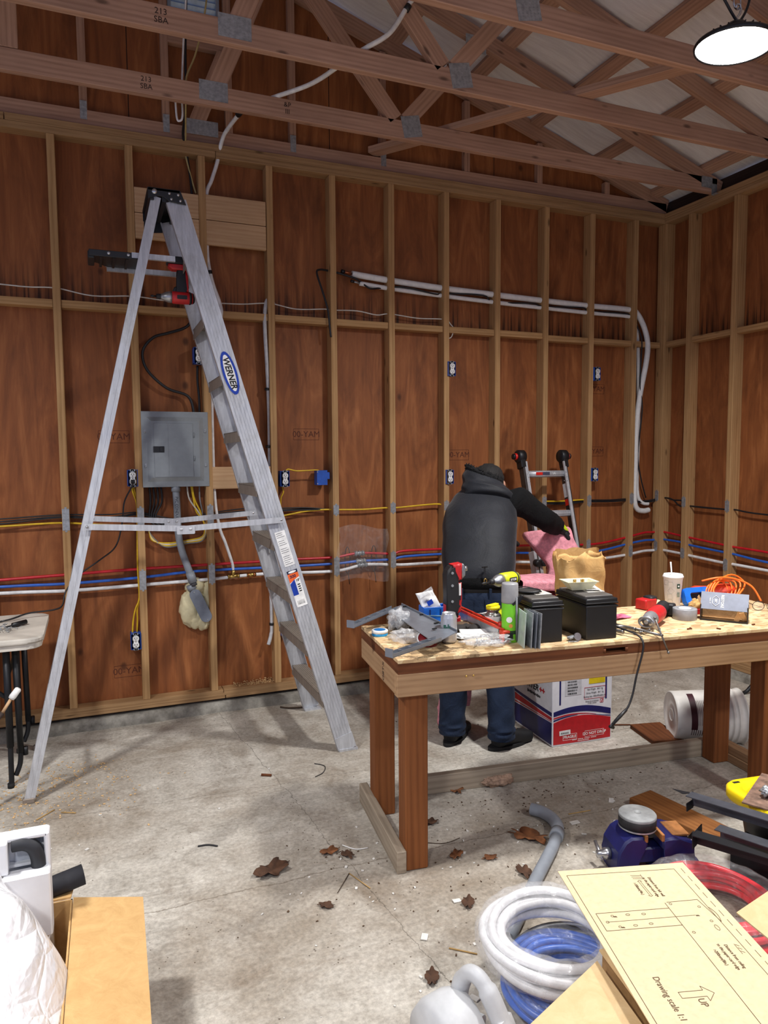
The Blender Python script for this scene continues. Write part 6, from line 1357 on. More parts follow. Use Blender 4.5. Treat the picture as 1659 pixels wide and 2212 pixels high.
# ---- coils of pipe in film
def coil(name, lab, c, R0, rt, strands, mt, seed, tilt=(0, 0), filmed=True, filma=.13):
    t_ = thing(name, lab, 'pipe coil', c); t_.rotation_euler = (tilt[0], tilt[1], 0); rnd_ = random.Random(seed)
    for k, (dr, dz) in enumerate(strands):
        ph = rnd_.uniform(0, 6); m_ = MB()
        m_.tube([((R0+dr+.004*math.sin(3*a+ph))*math.cos(a), (R0+dr+.004*math.sin(3*a+ph))*math.sin(a), dz+.004*math.sin(2*a+ph)) for a in [q*math.pi/32 for q in range(64)]], rt, 10, closed=True); m_.build('pipe_turn', mt, t_)
    if filmed:
        zc = sum(z for _, z in strands)/len(strands); rb = max(math.hypot(dr, dz-zc) for dr, dz in strands)+rt+.003
        def ff(u_, v_):
            a = u_*2*math.pi; b = v_*2*math.pi; k_ = 1.06+.05*math.sin(5*a+2*b+seed)*math.sin(3*b+2*a)+.03*math.sin(17*a+seed)
            return Vector(((R0+rb*k_*math.cos(b))*math.cos(a), (R0+rb*k_*math.cos(b))*math.sin(a), max(zc+rb*k_*math.sin(b), .002-c[2])))
        MB().grid(ff, 120, 20, closeu=True).build('film_wrap', film_mat('wrap_film_'+str(seed), alpha=filma), t_, fixn=False)
    return t_
coil('black_hose_coil', 'coil of black hose lowest in the stack under the blue and white coils', (-2.87, -2.78, .02), .2, .016, [(-.016, 0), (.016, 0)], M_black, 1, filmed=False)
st_ = [(-.03, 0), (-.008, 0), (.014, 0), (.036, 0), (-.02, .02), (.002, .02), (.024, .02), (-.03, .04), (-.008, .04), (.014, .04), (.036, .04)]
coil('blue_pipe_coil', 'coil of blue pipe in clear film under the white coil', (-2.955, -2.855, .055), .155, .0105, st_, M_bluep, 2)
coil('white_pipe_coil', 'coil of white pipe in clear film on top of the blue coil', (-2.975, -2.79, .155), .178, .0125, [(-.028, 0), (-.002, .0), (.024, 0), (-.016, .024), (.012, .024), (.026, .03), (-.03, .03), (0, .048)], plain('coil_white', (224, 224, 226), .4), 3, filma=.26)
coil('red_pipe_coil', 'coil of red pipe in clear film beside the vise', (-2.262, -2.716, .035), .185, .0115, [(-.04, 0), (-.016, 0), (.008, 0), (.032, 0), (-.028, .022), (-.004, .022), (.02, .022), (-.016, .044), (.008, .044), (-.036, .044)], plain('coil_red', (226, 28, 44), .3), 4, filma=.14)
# ---- cardboard carton at bottom right and the printed template on it
t = thing('cardboard_box', 'open corrugated cardboard box in the bottom right corner under the template', 'box', (-3.08, -3.3, 0))
A_, B_, C_, D_ = Vector((-3.031, -3.056, .30)), Vector((-3.306, -3.165, .30)), Vector((-3.40, -3.66, .30)), Vector((-3.125, -3.55, .30))
slabpoly([A_, B_, C_, D_], -.005).build('top_flap', M_cardp, t, True)
def wall_(p, q, z0, z1, mt, nm): 
    p, q = Vector(p), Vector(q); return slabpoly([Vector((p.x, p.y, z0)), Vector((q.x, q.y, z0)), Vector((q.x, q.y, z1)), Vector((p.x, p.y, z1))], .005).build(nm, mt, t, True)
ins = lambda p: p+((A_+C_)/2-p)*.05
for p, q in ((A_, B_), (B_, C_), (A_, D_)): wall_(ins(p), ins(q), 0, .294, M_card, 'side_wall')
m = slabpoly([Vector((-3.02, -3.05, .318)), Vector((-3.115, -3.56, .318)), Vector((-3.03, -3.585, .33)), Vector((-2.935, -3.075, .33))], .005); m.build('inner_flap', M_cardp, t, True)
wall_(Vector((-3.0, -3.045, 0)), Vector((-3.09, -3.56, 0)), .0, .31, M_carde, 'side_wall'); wall_(Vector((-3.0, -3.045, 0)), Vector((-2.7, -3.12, 0)), .0, .31, M_carde, 'side_wall')
PT = Matrix.Translation((-2.936, -2.755, .35)) @ Matrix(((.96104, -.2764, 0, 0), (-.2764, -.96104, 0, 0), (0, 0, 1, 0), (0, 0, 0, 1)))     # x across, y down the sheet (left handed)
t = thing('paper_template', 'tan cardboard mounting template printed with a bracket drawing', 'template', (-2.936, -2.755, .35), (0, 0, math.atan2(-.2764, .96104)))
SW, SH = .394, .95
m = MB().box((SW/2, -SH/2, -.0015), (SW, SH, .003)); m.build('sheet', plain('template_card', (222, 202, 162), .7, 0, .06, 60), t)
M_pr = plain('template_print', (92, 70, 44), .7); ln = MB()
def pline(a, b, w_=.0013): a, b = Vector((a[0], -a[1], .0004)), Vector((b[0], -b[1], .0004)); ln.beam(a, b, w_, .0006)
def pcirc(cx_, cy_, r1, r2=None, rot=0):
    r2 = r2 or r1; q = [(cx_+r1*math.cos(k*math.pi/7)*math.cos(rot)-r2*math.sin(k*math.pi/7)*math.sin(rot), cy_+r1*math.cos(k*math.pi/7)*math.sin(rot)+r2*math.sin(k*math.pi/7)*math.cos(rot)) for k in range(14)]
    for i in range(14): pline(q[i], q[(i+1) % 14], .001)
pline((.018, .026), (.35, .03)); pline((.018, .026), (.012, .94)); pline((.35, .03), (.35, .9), .0012)
for k in range(22): pline((.372, .03+.04*k), (.372, .055+.04*k), .0012)
pline((.033, .206), (.242, .206)); pline((.033, .278), (.242, .278)); pline((.033, .206), (.033, .278)); pline((.242, .183), (.238, .9)); pline((.248, .181), (.339, .179)); pline((.339, .179), (.352, .276)); pline((.05, .244), (.297, .243), .001)
for k in range(6): a0, a1 = k/6, (k+1)/6; pline((.352+.006*math.sin(a0*3.1), .215+.06*a0), (.352+.006*math.sin(a1*3.1), .215+.06*a1), .0012)
for x, y in ((.073, .221), (.075, .266), (.255, .189), (.327, .21), (.327, .271), (.256, .309)): pcirc(x, y, .0038)
for x, y in ((.117, .22), (.161, .222), (.118, .265), (.162, .263)): pcirc(x, y, .0055, .0035)
pcirc(.327, .298, .005, .011)
for x, y in ((.079, .225), (.081, .27), (.302, .246)): ln.prism([(x-.004, -y-.001), (x+.006, -y-.002), (x+.004, -y+.003), (x-.004, -y+.003)], .0006)
pcirc(.05, .244, .004)
ar = [(.108, .503), (.168, .503), (.168, .49), (.19, .514), (.168, .536), (.168, .522), (.108, .522)]
for i in range(7): pline(ar[i], ar[(i+1) % 7], .001)
for y in (.073, .151): pline((.219, y), (.226, y+.006*(1 if y < .1 else -1)), .001); pline((.219, y), (.212, y+.006*(1 if y < .1 else -1)), .001)
pline((.215, .076), (.217, .148), .001); pline((.221, .076), (.223, .148), .001)
for k in range(3): pline((.205, .047+.008*k), (.235, .052+.008*k), .001) ; pline((.335, .365+.012*k), (.342, .372+.012*k), .001)
pline((.236, .046), (.236, .07), .001); pline((.333, .363), (.333, .4), .001)
sg = catmull([(.31, -.56, .0006), (.325, -.575, .0006), (.318, -.595, .0006), (.305, -.585, .0006), (.33, -.58, .0006), (.29, -.6, .0006)]); ln.tube(sg, .0008, 5); ln.build('bracket_drawing', M_pr, t)
TT = lambda s_, y: Matrix(((0, 1, 0, s_), (-1, 0, 0, -y), (0, 0, 1, .0006), (0, 0, 0, 1)))
for s_, y, sz, tx_ in ((.254, .108, .0125, 'Distance from left wall'), (.238, .108, .0125, 'to the paper-card edge'), (.2, .112, .0125, '>100mm(4in.)'), (.309, .405, .0125, 'Distance from ceiling'), (.292, .405, .0125, 'to the paper-card edge'), (.272, .405, .0125, '>200mm(8in.)'), (.078, .518, .0225, 'Drawing scale 1:1'), (.148, .539, .024, 'UP')):
    text('template_print', tx_, sz, M_pr, t, TT(s_, y), .0002, sx=.8 if sz < .02 else .85, bold=-.0)
o = slabpoly([Vector((-2.60, -3.10, .342)), Vector((-2.42, -3.06, .342)), Vector((-2.47, -3.5, .342)), Vector((-2.64, -3.47, .342))], -.004).build('cardboard_flap', M_cardp); tag(o, 'plain tan cardboard piece tucked under the right edge of the template', 'cardboard')
# ---- grey blower
BLW = Matrix.Translation((-3.32, -2.945, 0)) @ Matrix.Rotation(R(-60), 4, 'Z'); t = thing('leaf_blower', 'pale grey and orange blower tool at the bottom edge of the picture', 'blower'); t.matrix_basis = BLW
M_bg = plain('blower_grey', (196, 198, 200), .5, 0, .08, 16); M_bo = plain('blower_orange', (240, 96, 26), .45)
MB().lathe([(0, -.07), (.07, -.068), (.095, -.055), (.102, -.03), (.102, .03), (.09, .06), (0, .065)], 30, Matrix.Translation((-.055, -.045, .105)) @ Matrix.Rotation(R(90), 4, 'X') @ Matrix.Rotation(R(-18), 4, 'Y')).build('fan_housing', M_bg, t)
hd = catmull([(-.062, .02, .10), (-.066, .02, .16), (-.058, .02, .21), (-.035, .02, .245), (-.005, .02, .245), (.025, .02, .215), (.055, .02, .165), (.08, .02, .115), (.085, .02, .05), (.08, .02, .0)], 5)
n_ = len(hd); MB().tube(hd, [.024]*12+[.021]*12+[.026]*(n_-24), 14).build('handle', M_bg, t); MB().prism([(.058, .02), (.058, .17), (.075, .175), (.108, .115), (.108, .02)], .06, XZ(-.01), bev=.006, seg=2).build('switch_housing', M_bg, t)
MB().box((.074, -.013, .148), (.024, .004, .028), (0, R(25), 0)).build('switch_surround', M_black, t); MB().box((.074, -.016, .148), (.015, .006, .02), (0, R(25), 0), bev=.002).build('switch', plain('switch_red', (226, 60, 36), .4), t)
MB().cyl((-.02, .02, .125), (.005, .02, .125), .02, seg=16).build('trigger_boss', M_bg, t); MB().prism([(.0, .15), (.012, .15), (.016, .11), (.012, .09), (.0, .09)], .014, XZ(.0), bev=.003).build('trigger', M_bo, t)
MB().cyl((-.105, .02, .155), (-.06, .02, .15), .011, seg=12).build('knob', M_bg, t); MB().box((.13, .03, .05), (.09, .09, .1), bev=.015, seg=2).build('motor_cover', M_bo, t); MB().tube(catmull([(.1, .04, .12), (.15, .05, .105), (.2, .03, .07), (.25, .02, .03)]), [.022]*8+[.026]*17, 12).build('nozzle_clamp', M_black, t)
text('blower_logo', 'ST', .05, M_ink, t, Matrix.Translation((-.075, -.118, .12)) @ Matrix.Rotation(R(90), 4, 'X') @ Matrix.Rotation(R(-60), 4, 'Z'), .0008, bold=.001)

# ================================================================ FOREGROUND LEFT: appliance carton
t = thing('appliance_carton', 'open brown cardboard carton in the bottom left corner, wide side flap folded out', 'carton', (-4.6, -2.7, 0))
def slab4(pts, nm, mt=M_card, th=.005): return slabpoly([Vector(p) for p in pts], th).build(nm, mt, t, True)
slab4([(-4.285, -2.25, 0), (-4.305, -3.3, 0), (-4.305, -3.3, .30), (-4.285, -2.25, .30)], 'side_wall'); slab4([(-5.0, -2.22, 0), (-4.285, -2.25, 0), (-4.285, -2.25, .30), (-5.0, -2.22, .30)], 'end_wall')
slab4([(-4.283, -2.252, .30), (-4.303, -3.3, .30), (-4.118, -3.3, .285), (-4.092, -2.304, .285)], 'side_flap'); slab4([(-4.62, -2.235, .30), (-4.29, -2.248, .30), (-4.275, -2.07, .27), (-4.6, -2.05, .27)], 'end_flap')
slab4([(-4.285, -2.25, .002), (-4.305, -3.3, .002), (-5.0, -3.3, .002), (-5.0, -2.22, .002)], 'carton_base')
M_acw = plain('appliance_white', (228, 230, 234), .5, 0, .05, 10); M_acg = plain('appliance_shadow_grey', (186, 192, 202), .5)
t = thing('air_conditioner', 'white plastic appliance shell packed upright in the left carton', 'air conditioner', (-4.6, -2.3, 0))
m = MB(); m.box((-4.62, -2.262, .29), (.56, .012, .51), bev=.004)
m.box((-4.343, -2.285, .29), (.014, .05, .51), bev=.004); m.box((-4.62, -2.285, .54), (.56, .05, .014), bev=.004); m.build('back_shell', M_acw, t, True)
m = MB(); m.box((-4.47, -2.29, .50), (.05, .03, .1), bev=.003); m.box((-4.46, -2.295, .40), (.07, .05, .06), bev=.004); m.box((-4.40, -2.30, .36), (.09, .06, .06), bev=.004); m.box((-4.42, -2.31, .2), (.15, .07, .3), bev=.004); m.box((-4.395, -2.33, .36), (.12, .05, .185), bev=.004); m.box((-4.455, -2.315, .5), (.03, .04, .09), bev=.003); m.box((-4.43, -2.28, .455), (.1, .02, .008)); m.build('moulded_ribs', M_acw, t, True)
MB().prism([(0, 0), (.075, -.005), (.07, .075), (.01, .08)], .004, Matrix(((1, 0, 0, -4.432), (0, 0, -1, -2.27), (0, 1, 0, .44), (0, 0, 0, 1)))).build('recess', M_acg, t, True)
t = thing('black_hose', 'black drain hose bent over inside the white appliance shell', 'hose', (-4.39, -2.3, .3)); MB().tube(catmull([(-4.43, -2.30, .522), (-4.40, -2.303, .522), (-4.378, -2.305, .508), (-4.368, -2.305, .48), (-4.366, -2.305, .45), (-4.366, -2.305, .42)], 7), .0195, 16).build('hose', plain('hose_black', (34, 36, 42), .6), t, True)
o = MB().tube([(-4.40, -2.215, .315), (-4.335, -2.205, .325), (-4.255, -2.19, .335)], .030, 20).build('foam_tube', plain('foam_black', (32, 33, 40), .75)); tag(o, 'black foam pipe insulation tube lying on the end flap of the left carton', 'tube')
# crumpled film over the packed appliance
def wrapf(u, v):
    x = -5.05+(.745+.02*math.sin(v*5))*u; y = -2.335-.965*v
    top = .55-.09*min(1, v*2.2)+.02*math.sin(v*7); ed = max(0, u-.80)/.20; z = top-(.22+.03*math.sin(v*9))*ed**2.0
    z += .018*math.sin(9*u+6*v)*math.sin(8*v-3*u)+.010*math.sin(21*u-13*v)*math.sin(17*v+5*u)+.006*math.sin(45*u+30*v)
    x += .02*math.sin(7*v)*u+.012*math.sin(19*v+4*u)*u
    return Vector((x-.26*max(0, .36-v)*u, y, z))
t = NT('white_film'); v_ = t.coord('Object'); vo_ = t.n('TexVoronoi'); vo_.feature = 'DISTANCE_TO_EDGE'; t.link(t.coord('Object', (5, 3, 5), (0, 0, .5)), vo_.inputs['Vector']); vo_.inputs['Scale'].default_value = 1.6; vo_.inputs['Detail'].default_value = 2
t.base((.93, .94, .97, 1)); t.bump(t.math('ADD', t.math('MULTIPLY', vo_.outputs['Distance'], 1.4), t.math('MULTIPLY', t.noise(v_, 5, 4, .6), .7)), .8, .05); t.p.inputs['Alpha'].default_value = .95; M_wrap = t.pr(.28, 0, .6)
o = MB().grid(wrapf, 70, 80).build('plastic_film', M_wrap, fixn=False); tag(o, 'crumpled milky plastic film draped over the appliance in the left carton', 'plastic film')

# ================================================================ DEBRIS ON THE FLOOR
M_leaf = plain('dead_leaf', (126, 78, 44), .8, 0, .3, 30, .3); M_leafd = plain('dark_leaf', (84, 56, 38), .85, 0, .3, 30, .3); M_twig = plain('twig', (70, 54, 40), .85); M_straw = plain('straw', (176, 142, 88), .8)
def leaf(p, s, rz, mt, lab, grp=None, seed=0):
    rnd_ = random.Random(seed); pts = []
    for k in range(36):
        a = k*math.pi/18; r_ = (.5+.28*abs(math.cos(3.5*a))+rnd_.uniform(-.05, .05))*s; pts.append(Vector((r_*math.cos(a), .62*r_*math.sin(a), .004+.012*abs(math.sin(2*a+seed))*s/.06)))
    m_ = MB(); c_ = m_._v((0, 0, .006)); vs = [m_._v(q) for q in pts]
    for i in range(36): m_.face([c_, vs[i], vs[(i+1) % 36]], 0, True)
    m_.tube([(.4*s, 0, .004), (.9*s, .05*s, .004)], .0015, 5)
    o_ = m_.build('dead_leaf', mt, fixn=False, mods=[('SOLIDIFY', {'thickness': .0015})]); o_.location = (p[0], p[1], .001); o_.rotation_euler = (0, 0, rz); tag(o_, lab, 'leaf', grp)
for k, (p, s, rz, mt, lb) in enumerate((((-3.60, -1.85), .10, .4, M_leafd, 'large dark brown lobed leaf alone on the open floor left of the bench'), ((-2.55, -2.03), .105, 2.2, M_leaf, 'large tan lobed leaf left of the bent conduit'), ((-2.63, -1.53), .07, 1.2, M_leaf, 'brown leaf on the floor just in front of the bench stretcher'),
        ((-3.355, -1.81), .055, .2, M_leaf, 'left of two brown leaves beside the front left bench leg'), ((-3.295, -1.86), .045, 2, M_leafd, 'right of two brown leaves beside the front left bench leg'), ((-3.0, -2.32), .05, 1, M_leafd, 'dark leaf left of the white pipe coil'),
        ((-2.895, -2.03), .05, .6, M_leaf, 'brown leaf right of the front left bench leg'), ((-2.71, -2.235), .06, 1.5, M_leafd, 'dark leaf touching the straight part of the grey conduit'), ((-3.47, -2.14), .04, 2.5, M_leafd, 'small dark leaf in the middle of the open floor'), ((-2.88, -1.76), .05, .1, M_leafd, 'small dark leaf behind the front left bench leg'), ((-2.78, -2.1), .04, 2.9, M_leaf, 'small brown leaf between the bench leg and the conduit'), ((-3.28, -2.60), .05, 1.1, M_leafd, 'dark leaf near the grey blower'))): leaf(p, s, rz, mt, lb, None, k)
def bit(nm, pts, r_, mt, lab, cat): tag(MB().tube(catmull(pts), r_, 6).build(nm, mt), lab, cat)
bit('wire_offcut', [(-3.21, -1.13, .003), (-3.16, -1.10, .003), (-3.13, -1.03, .003), (-3.17, -.98, .003)], .002, M_cable, 'thin black wire offcut curled on the floor right of the stepladder', 'wire')
bit('wire_offcut', [(-3.84, -1.56, .004), (-3.80, -1.565, .004), (-3.765, -1.59, .004)], .0035, M_cable, 'short thick black wire offcut in the middle of the open floor', 'wire')
bit('wood_offcut', [(-3.455, -1.01, .006), (-3.41, -1.035, .006)], .007, M_slab, 'small brown wood offcut on the floor between ladder and bench', 'wood chip')
bit('twig', [(-2.99, -1.88, .003), (-2.9, -1.93, .003), (-2.82, -1.92, .004)], .0015, M_twig, 'thin dark twig right of the front left bench leg', 'twig'); bit('twig', [(-3.33, -1.98, .003), (-3.29, -2.1, .003)], .002, M_straw, 'pale straw lying below the pair of leaves', 'straw'); bit('twig', [(-3.41, -2.08, .003), (-3.33, -1.98, .003)], .0015, M_twig, 'dark twig below the bench leg', 'twig')
bit('twig', [(-4.47, -1.06, .003), (-4.40, -.99, .003)], .003, M_straw, 'left of two pale straws on the floor right of the stepladder foot', 'straw'); bit('twig', [(-4.37, -1.03, .003), (-4.31, -1.06, .003)], .003, M_straw, 'right of two pale straws on the floor right of the stepladder foot', 'straw')
bit('twig', [(-2.28, -1.93, .003), (-2.17, -1.94, .003)], .0025, M_straw, 'pale straw on the floor in front of the vise', 'straw'); bit('white_wire', [(-3.29, -1.78, .003), (-3.25, -1.83, .003), (-3.2, -1.84, .003)], .002, M_lab, 'short white wire beside the bench side rail', 'wire'); bit('twig', [(-3.17, -2.5, .003), (-3.1, -2.56, .003)], .0025, M_straw, 'pale splinter on the floor above the grey blower', 'splinter')
t = thing('pipe_cutting', 'short arc of dark plastic on the floor by the far right ladder foot', 'strap', (-2.95, -.1, 0)); MB().tube(catmull([(-3.13, -.09, .006), (-3.08, -.13, .006), (-3.0, -.15, .006), (-2.93, -.14, .006)]), .006, 6).build('strip', M_twig, t, True)
def flecks(nm, lab, cat, n, area, mt, s0, s1, seed):
    rnd_ = random.Random(seed); m_ = MB()
    for _ in range(n):
        cx_, cy_, sx_, sy_ = area[rnd_.randrange(len(area))]; x, y = rnd_.gauss(cx_, sx_), rnd_.gauss(cy_, sy_)
        if y > -.09 or x > -.06: continue
        s_ = rnd_.uniform(s0, s1); m_.box((x, y, .0015+s_*.1), (s_, s_*rnd_.uniform(.3, .9), .0015+s_*.15), (rnd_.uniform(-.2, .2), rnd_.uniform(-.2, .2), rnd_.uniform(0, 3)))
    tag(m_.build(nm, mt), lab, cat, None, 'stuff')
M_saw = plain('sawdust', (214, 178, 128), .9); M_fleck = plain('white_flecks', (224, 222, 216), .8); M_dirt = plain('dirt_bits', (84, 62, 44), .9)
flecks('sawdust', 'pale sawdust scattered on the floor around the left ladder foot', 'sawdust', 420, [(-4.5, -.75, .12, .12), (-4.35, -.6, .12, .1), (-4.6, -.95, .1, .12), (-4.3, -.85, .2, .15)], M_saw, .003, .011, 1)
flecks('white_chips', 'small white paint chips scattered over the floor', 'paint chips', 110, [(-2.7, -2.05, .3, .18), (-3.1, -2.0, .25, .15), (-2.2, -1.95, .3, .12), (-3.3, -2.5, .3, .25), (-1.3, -.9, .4, .4), (-3.6, -1.6, .6, .5)], M_fleck, .003, .014, 2)
flecks('dirt_crumbs', 'dark crumbs of bark and dirt scattered over the floor', 'dirt', 260, [(-2.6, -2.0, .4, .2), (-2.3, -1.8, .3, .12), (-3.2, -2.0, .2, .2), (-2.9, -2.3, .25, .2), (-1.6, -.8, .6, .4), (-2.2, -1.68, .35, .06), (-2.4, -1.7, .5, .08)], M_dirt, .002, .009, 3)
flecks('wall_sawdust', 'pale shavings lying on the sole plate behind the stepladder', 'sawdust', 0, [(0, 0, 1, 1)], M_saw, .003, .01, 4) if False else None
rnd = random.Random(9); m = MB()
for _ in range(150):
    x = rnd.choice((rnd.gauss(-3.20, .05), rnd.uniform(-3.42, -3.12))); y = rnd.uniform(.03, .085); s_ = rnd.uniform(.004, .013); m.box((x, y, .136+rnd.uniform(0, .02)*(y-.03)/.05), (s_, s_*.5, .003), (rnd.random(), rnd.random(), rnd.random()*3))
tag(m.build('wood_shavings', M_saw), 'pale wood shavings heaped on the sole plate left of the ladder foot', 'shavings', None, 'stuff')
for k, (x, y, s_) in enumerate(((-3.03, -2.29, .03), (-3.22, -2.42, .035), (-3.2, -2.72, .03), (-2.30, -2.0, .04), (-2.02, -1.9, .035), (-1.78, -2.05, .025), (-3.07, -2.72, .025))):
    o = MB().box((0, 0, .002), (s_, s_*.6, .003), (.05, .08, 0)).build('plaster_flake', M_fleck); o.location = (x, y, .001); o.rotation_euler = (0, 0, k); tag(o, ['white flake left of the white pipe coil', 'white flake on the open floor near the dark leaf', 'white flake right of the grey blower', 'white flake on the floor left of the vise', 'white flake just behind the plank end', 'white flake right of the plank', 'white flake between the blower and the white coil'][k], 'flake', 'white flakes')
# ================================================================ LEANING MULTI-POSITION LADDER
t = thing('folding_ladder', 'small silver and black folding ladder leaning on the back wall, red hinge knobs', 'ladder', (-1.19, -.3, 0))
ly = lambda z: -.115-(1.589-z)*.28
lp = lambda x, z: Vector((x, ly(z), z))
M_ldark = plain('ladder_brown_grey', (82, 76, 74), .4, .6, .15, 30); M_hred = plain('hinge_red', (214, 40, 32), .35)
for s, xo in ((-1, -1.372), (1, -1.012)):
    for dx, zb, tag_ in ((0, .62, 0), (s*.022-s*.0, .0, 1)):
        pass
    m = MB(); m.beam(lp(xo-s*.006, .60), lp(xo-s*.006, 1.56), .026, .062, (0, -1, .2), bev=.003); r1 = m.build('inner_rail', M_ldark, t, True)
    m = MB()
    for dy in (-.032, .032):
        a, b_ = lp(xo-s*.010, .60), lp(xo-s*.010, 1.55); a.y += dy; b_.y += dy; m.beam(a, b_, .009, .006, (0, -1, 0))
    a, b_ = lp(xo-s*.021, .60), lp(xo-s*.021, 1.55); a.y -= .03; b_.y -= .03; m.beam(a, b_, .012, .012, (0, -1, 0)); m.build('rail_edge', M_alu, r1, True)
    m = MB(); m.beam(lp(xo+s*.016, .02), lp(xo+s*.016, .93), .022, .07, (0, -1, .2), bev=.003); r2 = m.build('outer_rail', M_alu, t, True)
    MB().beam(lp(xo+s*.016, .0), lp(xo+s*.016, .05), .034, .085, (0, -1, .2), bev=.006).build('foot', M_rubber, r2, True)
    c = lp(xo, 1.585); X = Matrix.Translation(c) @ Matrix.Rotation(R(90), 4, 'Y')
    m = MB(); m.lathe([(0, -.03), (.04, -.03), (.047, -.022), (.047, .022), (.04, .03), (0, .03)], 24, X); m.beam(c+Vector((0, .0, 0)), lp(xo, 1.50), .04, .07, (0, -1, .2), bev=.006); hg = m.build('hinge', M_black, t, True)
    MB().lathe([(0, .03), (.02, .03), (.024, .034), (.024, .046), (0, .05)], 18, Matrix.Translation(c) @ Matrix.Rotation(R(90)*s, 4, 'Y')).build('hinge_knob', M_hred, hg, True); MB().lathe([(0, .05), (.022, .05), (.02, .062), (0, .064)], 18, Matrix.Translation(c) @ Matrix.Rotation(R(90)*s, 4, 'Y')).build('knob_cap', M_black, hg, True)
    m = MB()
    for k in range(6): p = lp(xo-s*.02, 1.47-.03*(k//2)); m.ell((p.x-s*.0, p.y-.034+.03*(k % 2), p.z), (.0055,)*3, 8, 6)
    m.build('rivet', M_hook, r1, True)
    p = lp(xo, .86)
    for dx in (-.022, .024): MB().lathe([(0, 0), (.024, 0), (.027, .01), (.024, .04), (.02, .045), (0, .046)], 18, Matrix.Translation(p+Vector((dx, -.03, 0))) @ Matrix.Rotation(R(90), 4, 'X')).build('lock_knob', M_black, t, True)
    if s == 1:
        for z, h, mt in ((1.34, .10, M_lab), (1.255, .05, M_hred), (1.21, .05, M_black), (1.07, .16, M_black)): 
            q = lp(xo-s*.0195, z); MB().box(q+Vector((-.0015, 0, 0)), (.001, .05, h), (R(-15.6), 0, 0)).build('side_label', mt if mt != M_lab else plain('label_grey', (206, 206, 210), .6), r1, True)
for k, z in enumerate((1.46, 1.18, .90, .62, .34)):
    a, b_ = lp(-1.36, z), lp(-1.024, z); m = MB(); m.tube([a, b_], .024, 16); 
    for dz in (-.012, .004, .018): m.beam(a+Vector((0, -.0235+abs(dz)*.3, dz)), b_+Vector((0, -.0235+abs(dz)*.3, dz)), .003, .004)
    rg = m.build('rung', M_alu, t, True)
    if k == 0:
        MB().box(lp(-1.252, z)+Vector((0, -.026, .004)), (.055, .002, .02)).build('rung_label', M_hred, rg, True); MB().box(lp(-1.195, z)+Vector((0, -.026, .004)), (.06, .002, .02)).build('rung_label', plain('label_slate', (66, 70, 92), .5), rg, True)
        text('rung_label', '1A', .022, M_lab, rg, Matrix.Translation(-t.location) @ frame(lp(-1.13, z)+Vector((0, -.0275, .004)), (1, 0, 0), (0, 0, 1)), .0003, bold=.0006)

# ================================================================ PINK INSULATION
def batt(name, lab, path, half, th, seed, wdir=None, taper=0):
    P = catmull(path, 8); n = len(P)
    def fn(u, v):
        i = min(int(u*(n-1)), n-2); f = u*(n-1)-i; p = P[i].lerp(P[i+1], f); d = (P[i+1]-P[i]).normalized(); w_ = Vector(wdir).normalized(); nn = w_.cross(d).normalized()
        a = v*2*math.pi; c, s = math.cos(a), math.sin(a); k = (abs(c)**5+abs(s)**5)**-.2; e = (1-.12*abs(2*u-1)**6)*(1-taper*math.sin(math.pi*min(1, u*1.25))**2)
        r_ = 1+.06*math.sin(13*u+5*a+seed)+.05*math.sin(29*u-3*a)+.03*math.sin(51*u+9*a)
        return p+w_*(half*c*k*e*(.97+.03*math.sin(21*u+seed)))+nn*(th*s*k*r_)
    m = MB(); m.grid(lambda u, v: fn(v, u), 48, 60, closeu=True); o = m.build(name, M_pink, None); return tag(o, lab, 'insulation')
batt('insulation_batt', 'pink fibreglass batt lifted by the gloved hand, hanging behind the paper sack', [(-1.52, -.64, 1.115), (-1.49, -.68, 1.03), (-1.44, -.73, .93), (-1.42, -.76, .84), (-1.41, -.78, .74), (-1.41, -.78, .64)], .165, .045, 1, (.93, -.36, .12), .25)
batt('insulation_batt', 'pink fibreglass batt lying folded on the carton between the person and the paper sack', [(-2.0, -1.05, .875), (-1.85, -1.0, .862), (-1.65, -.94, .835), (-1.53, -.90, .79), (-1.60, -.92, .745), (-1.80, -.97, .735), (-1.88, -.98, .69), (-1.80, -.96, .645), (-1.6, -.9, .615)], .14, .036, 2, (.25, .95, 0))
batt('insulation_scrap', "pink fibreglass strip hanging down behind the person's legs", [(-2.17, -.86, .60), (-2.19, -.85, .42), (-2.21, -.84, .28), (-2.225, -.85, .14)], .045, .025, 3, (.9, -.43, 0))
crumple('insulation_scrap', (-2.33, -.84, .0), (.05, .05, .11), M_pink, 'pink tuft of insulation on the floor beside the left shoe', 'insulation', 33)

# ================================================================ PERSON BENDING TO WORK
M_skin = plain('skin', (196, 142, 116), .6); M_hair = plain('hair_black', (28, 25, 24), .8, 0, .3, 60, .8)
def cloth(name, rgb, bscale=9, fine=180, bstr=.35, rough=.85, rgb2=None, sheen=.1):
    t_ = NT(name); v = t_.coord('Object'); n = t_.noise(v, bscale, 4, .6, .8); f = t_.noise(v, fine, 3, .6); c = lin(*rgb); c2 = lin(*(rgb2 or [int(x*.7) for x in rgb]))
    t_.base(t_.mix(.35, t_.ramp(n, [(.3, c2), (.7, c)]), t_.ramp(f, [(.3, c2), (.7, c)]))); t_.bump(t_.math('ADD', n, t_.math('MULTIPLY', f, .15)), bstr, .02); return t_.pr(rough, 0, .25, Sheen_Weight=sheen)
M_vest = cloth('vest_charcoal', (31, 33, 40), 7, 240, .3, .62); M_sleeve = cloth('fleece_black', (12, 12, 14), 12, 130, .5, .95, None, 0); M_fur = plain('fur_black', (12, 12, 14), .95, 0, .4, 90, 1.0)
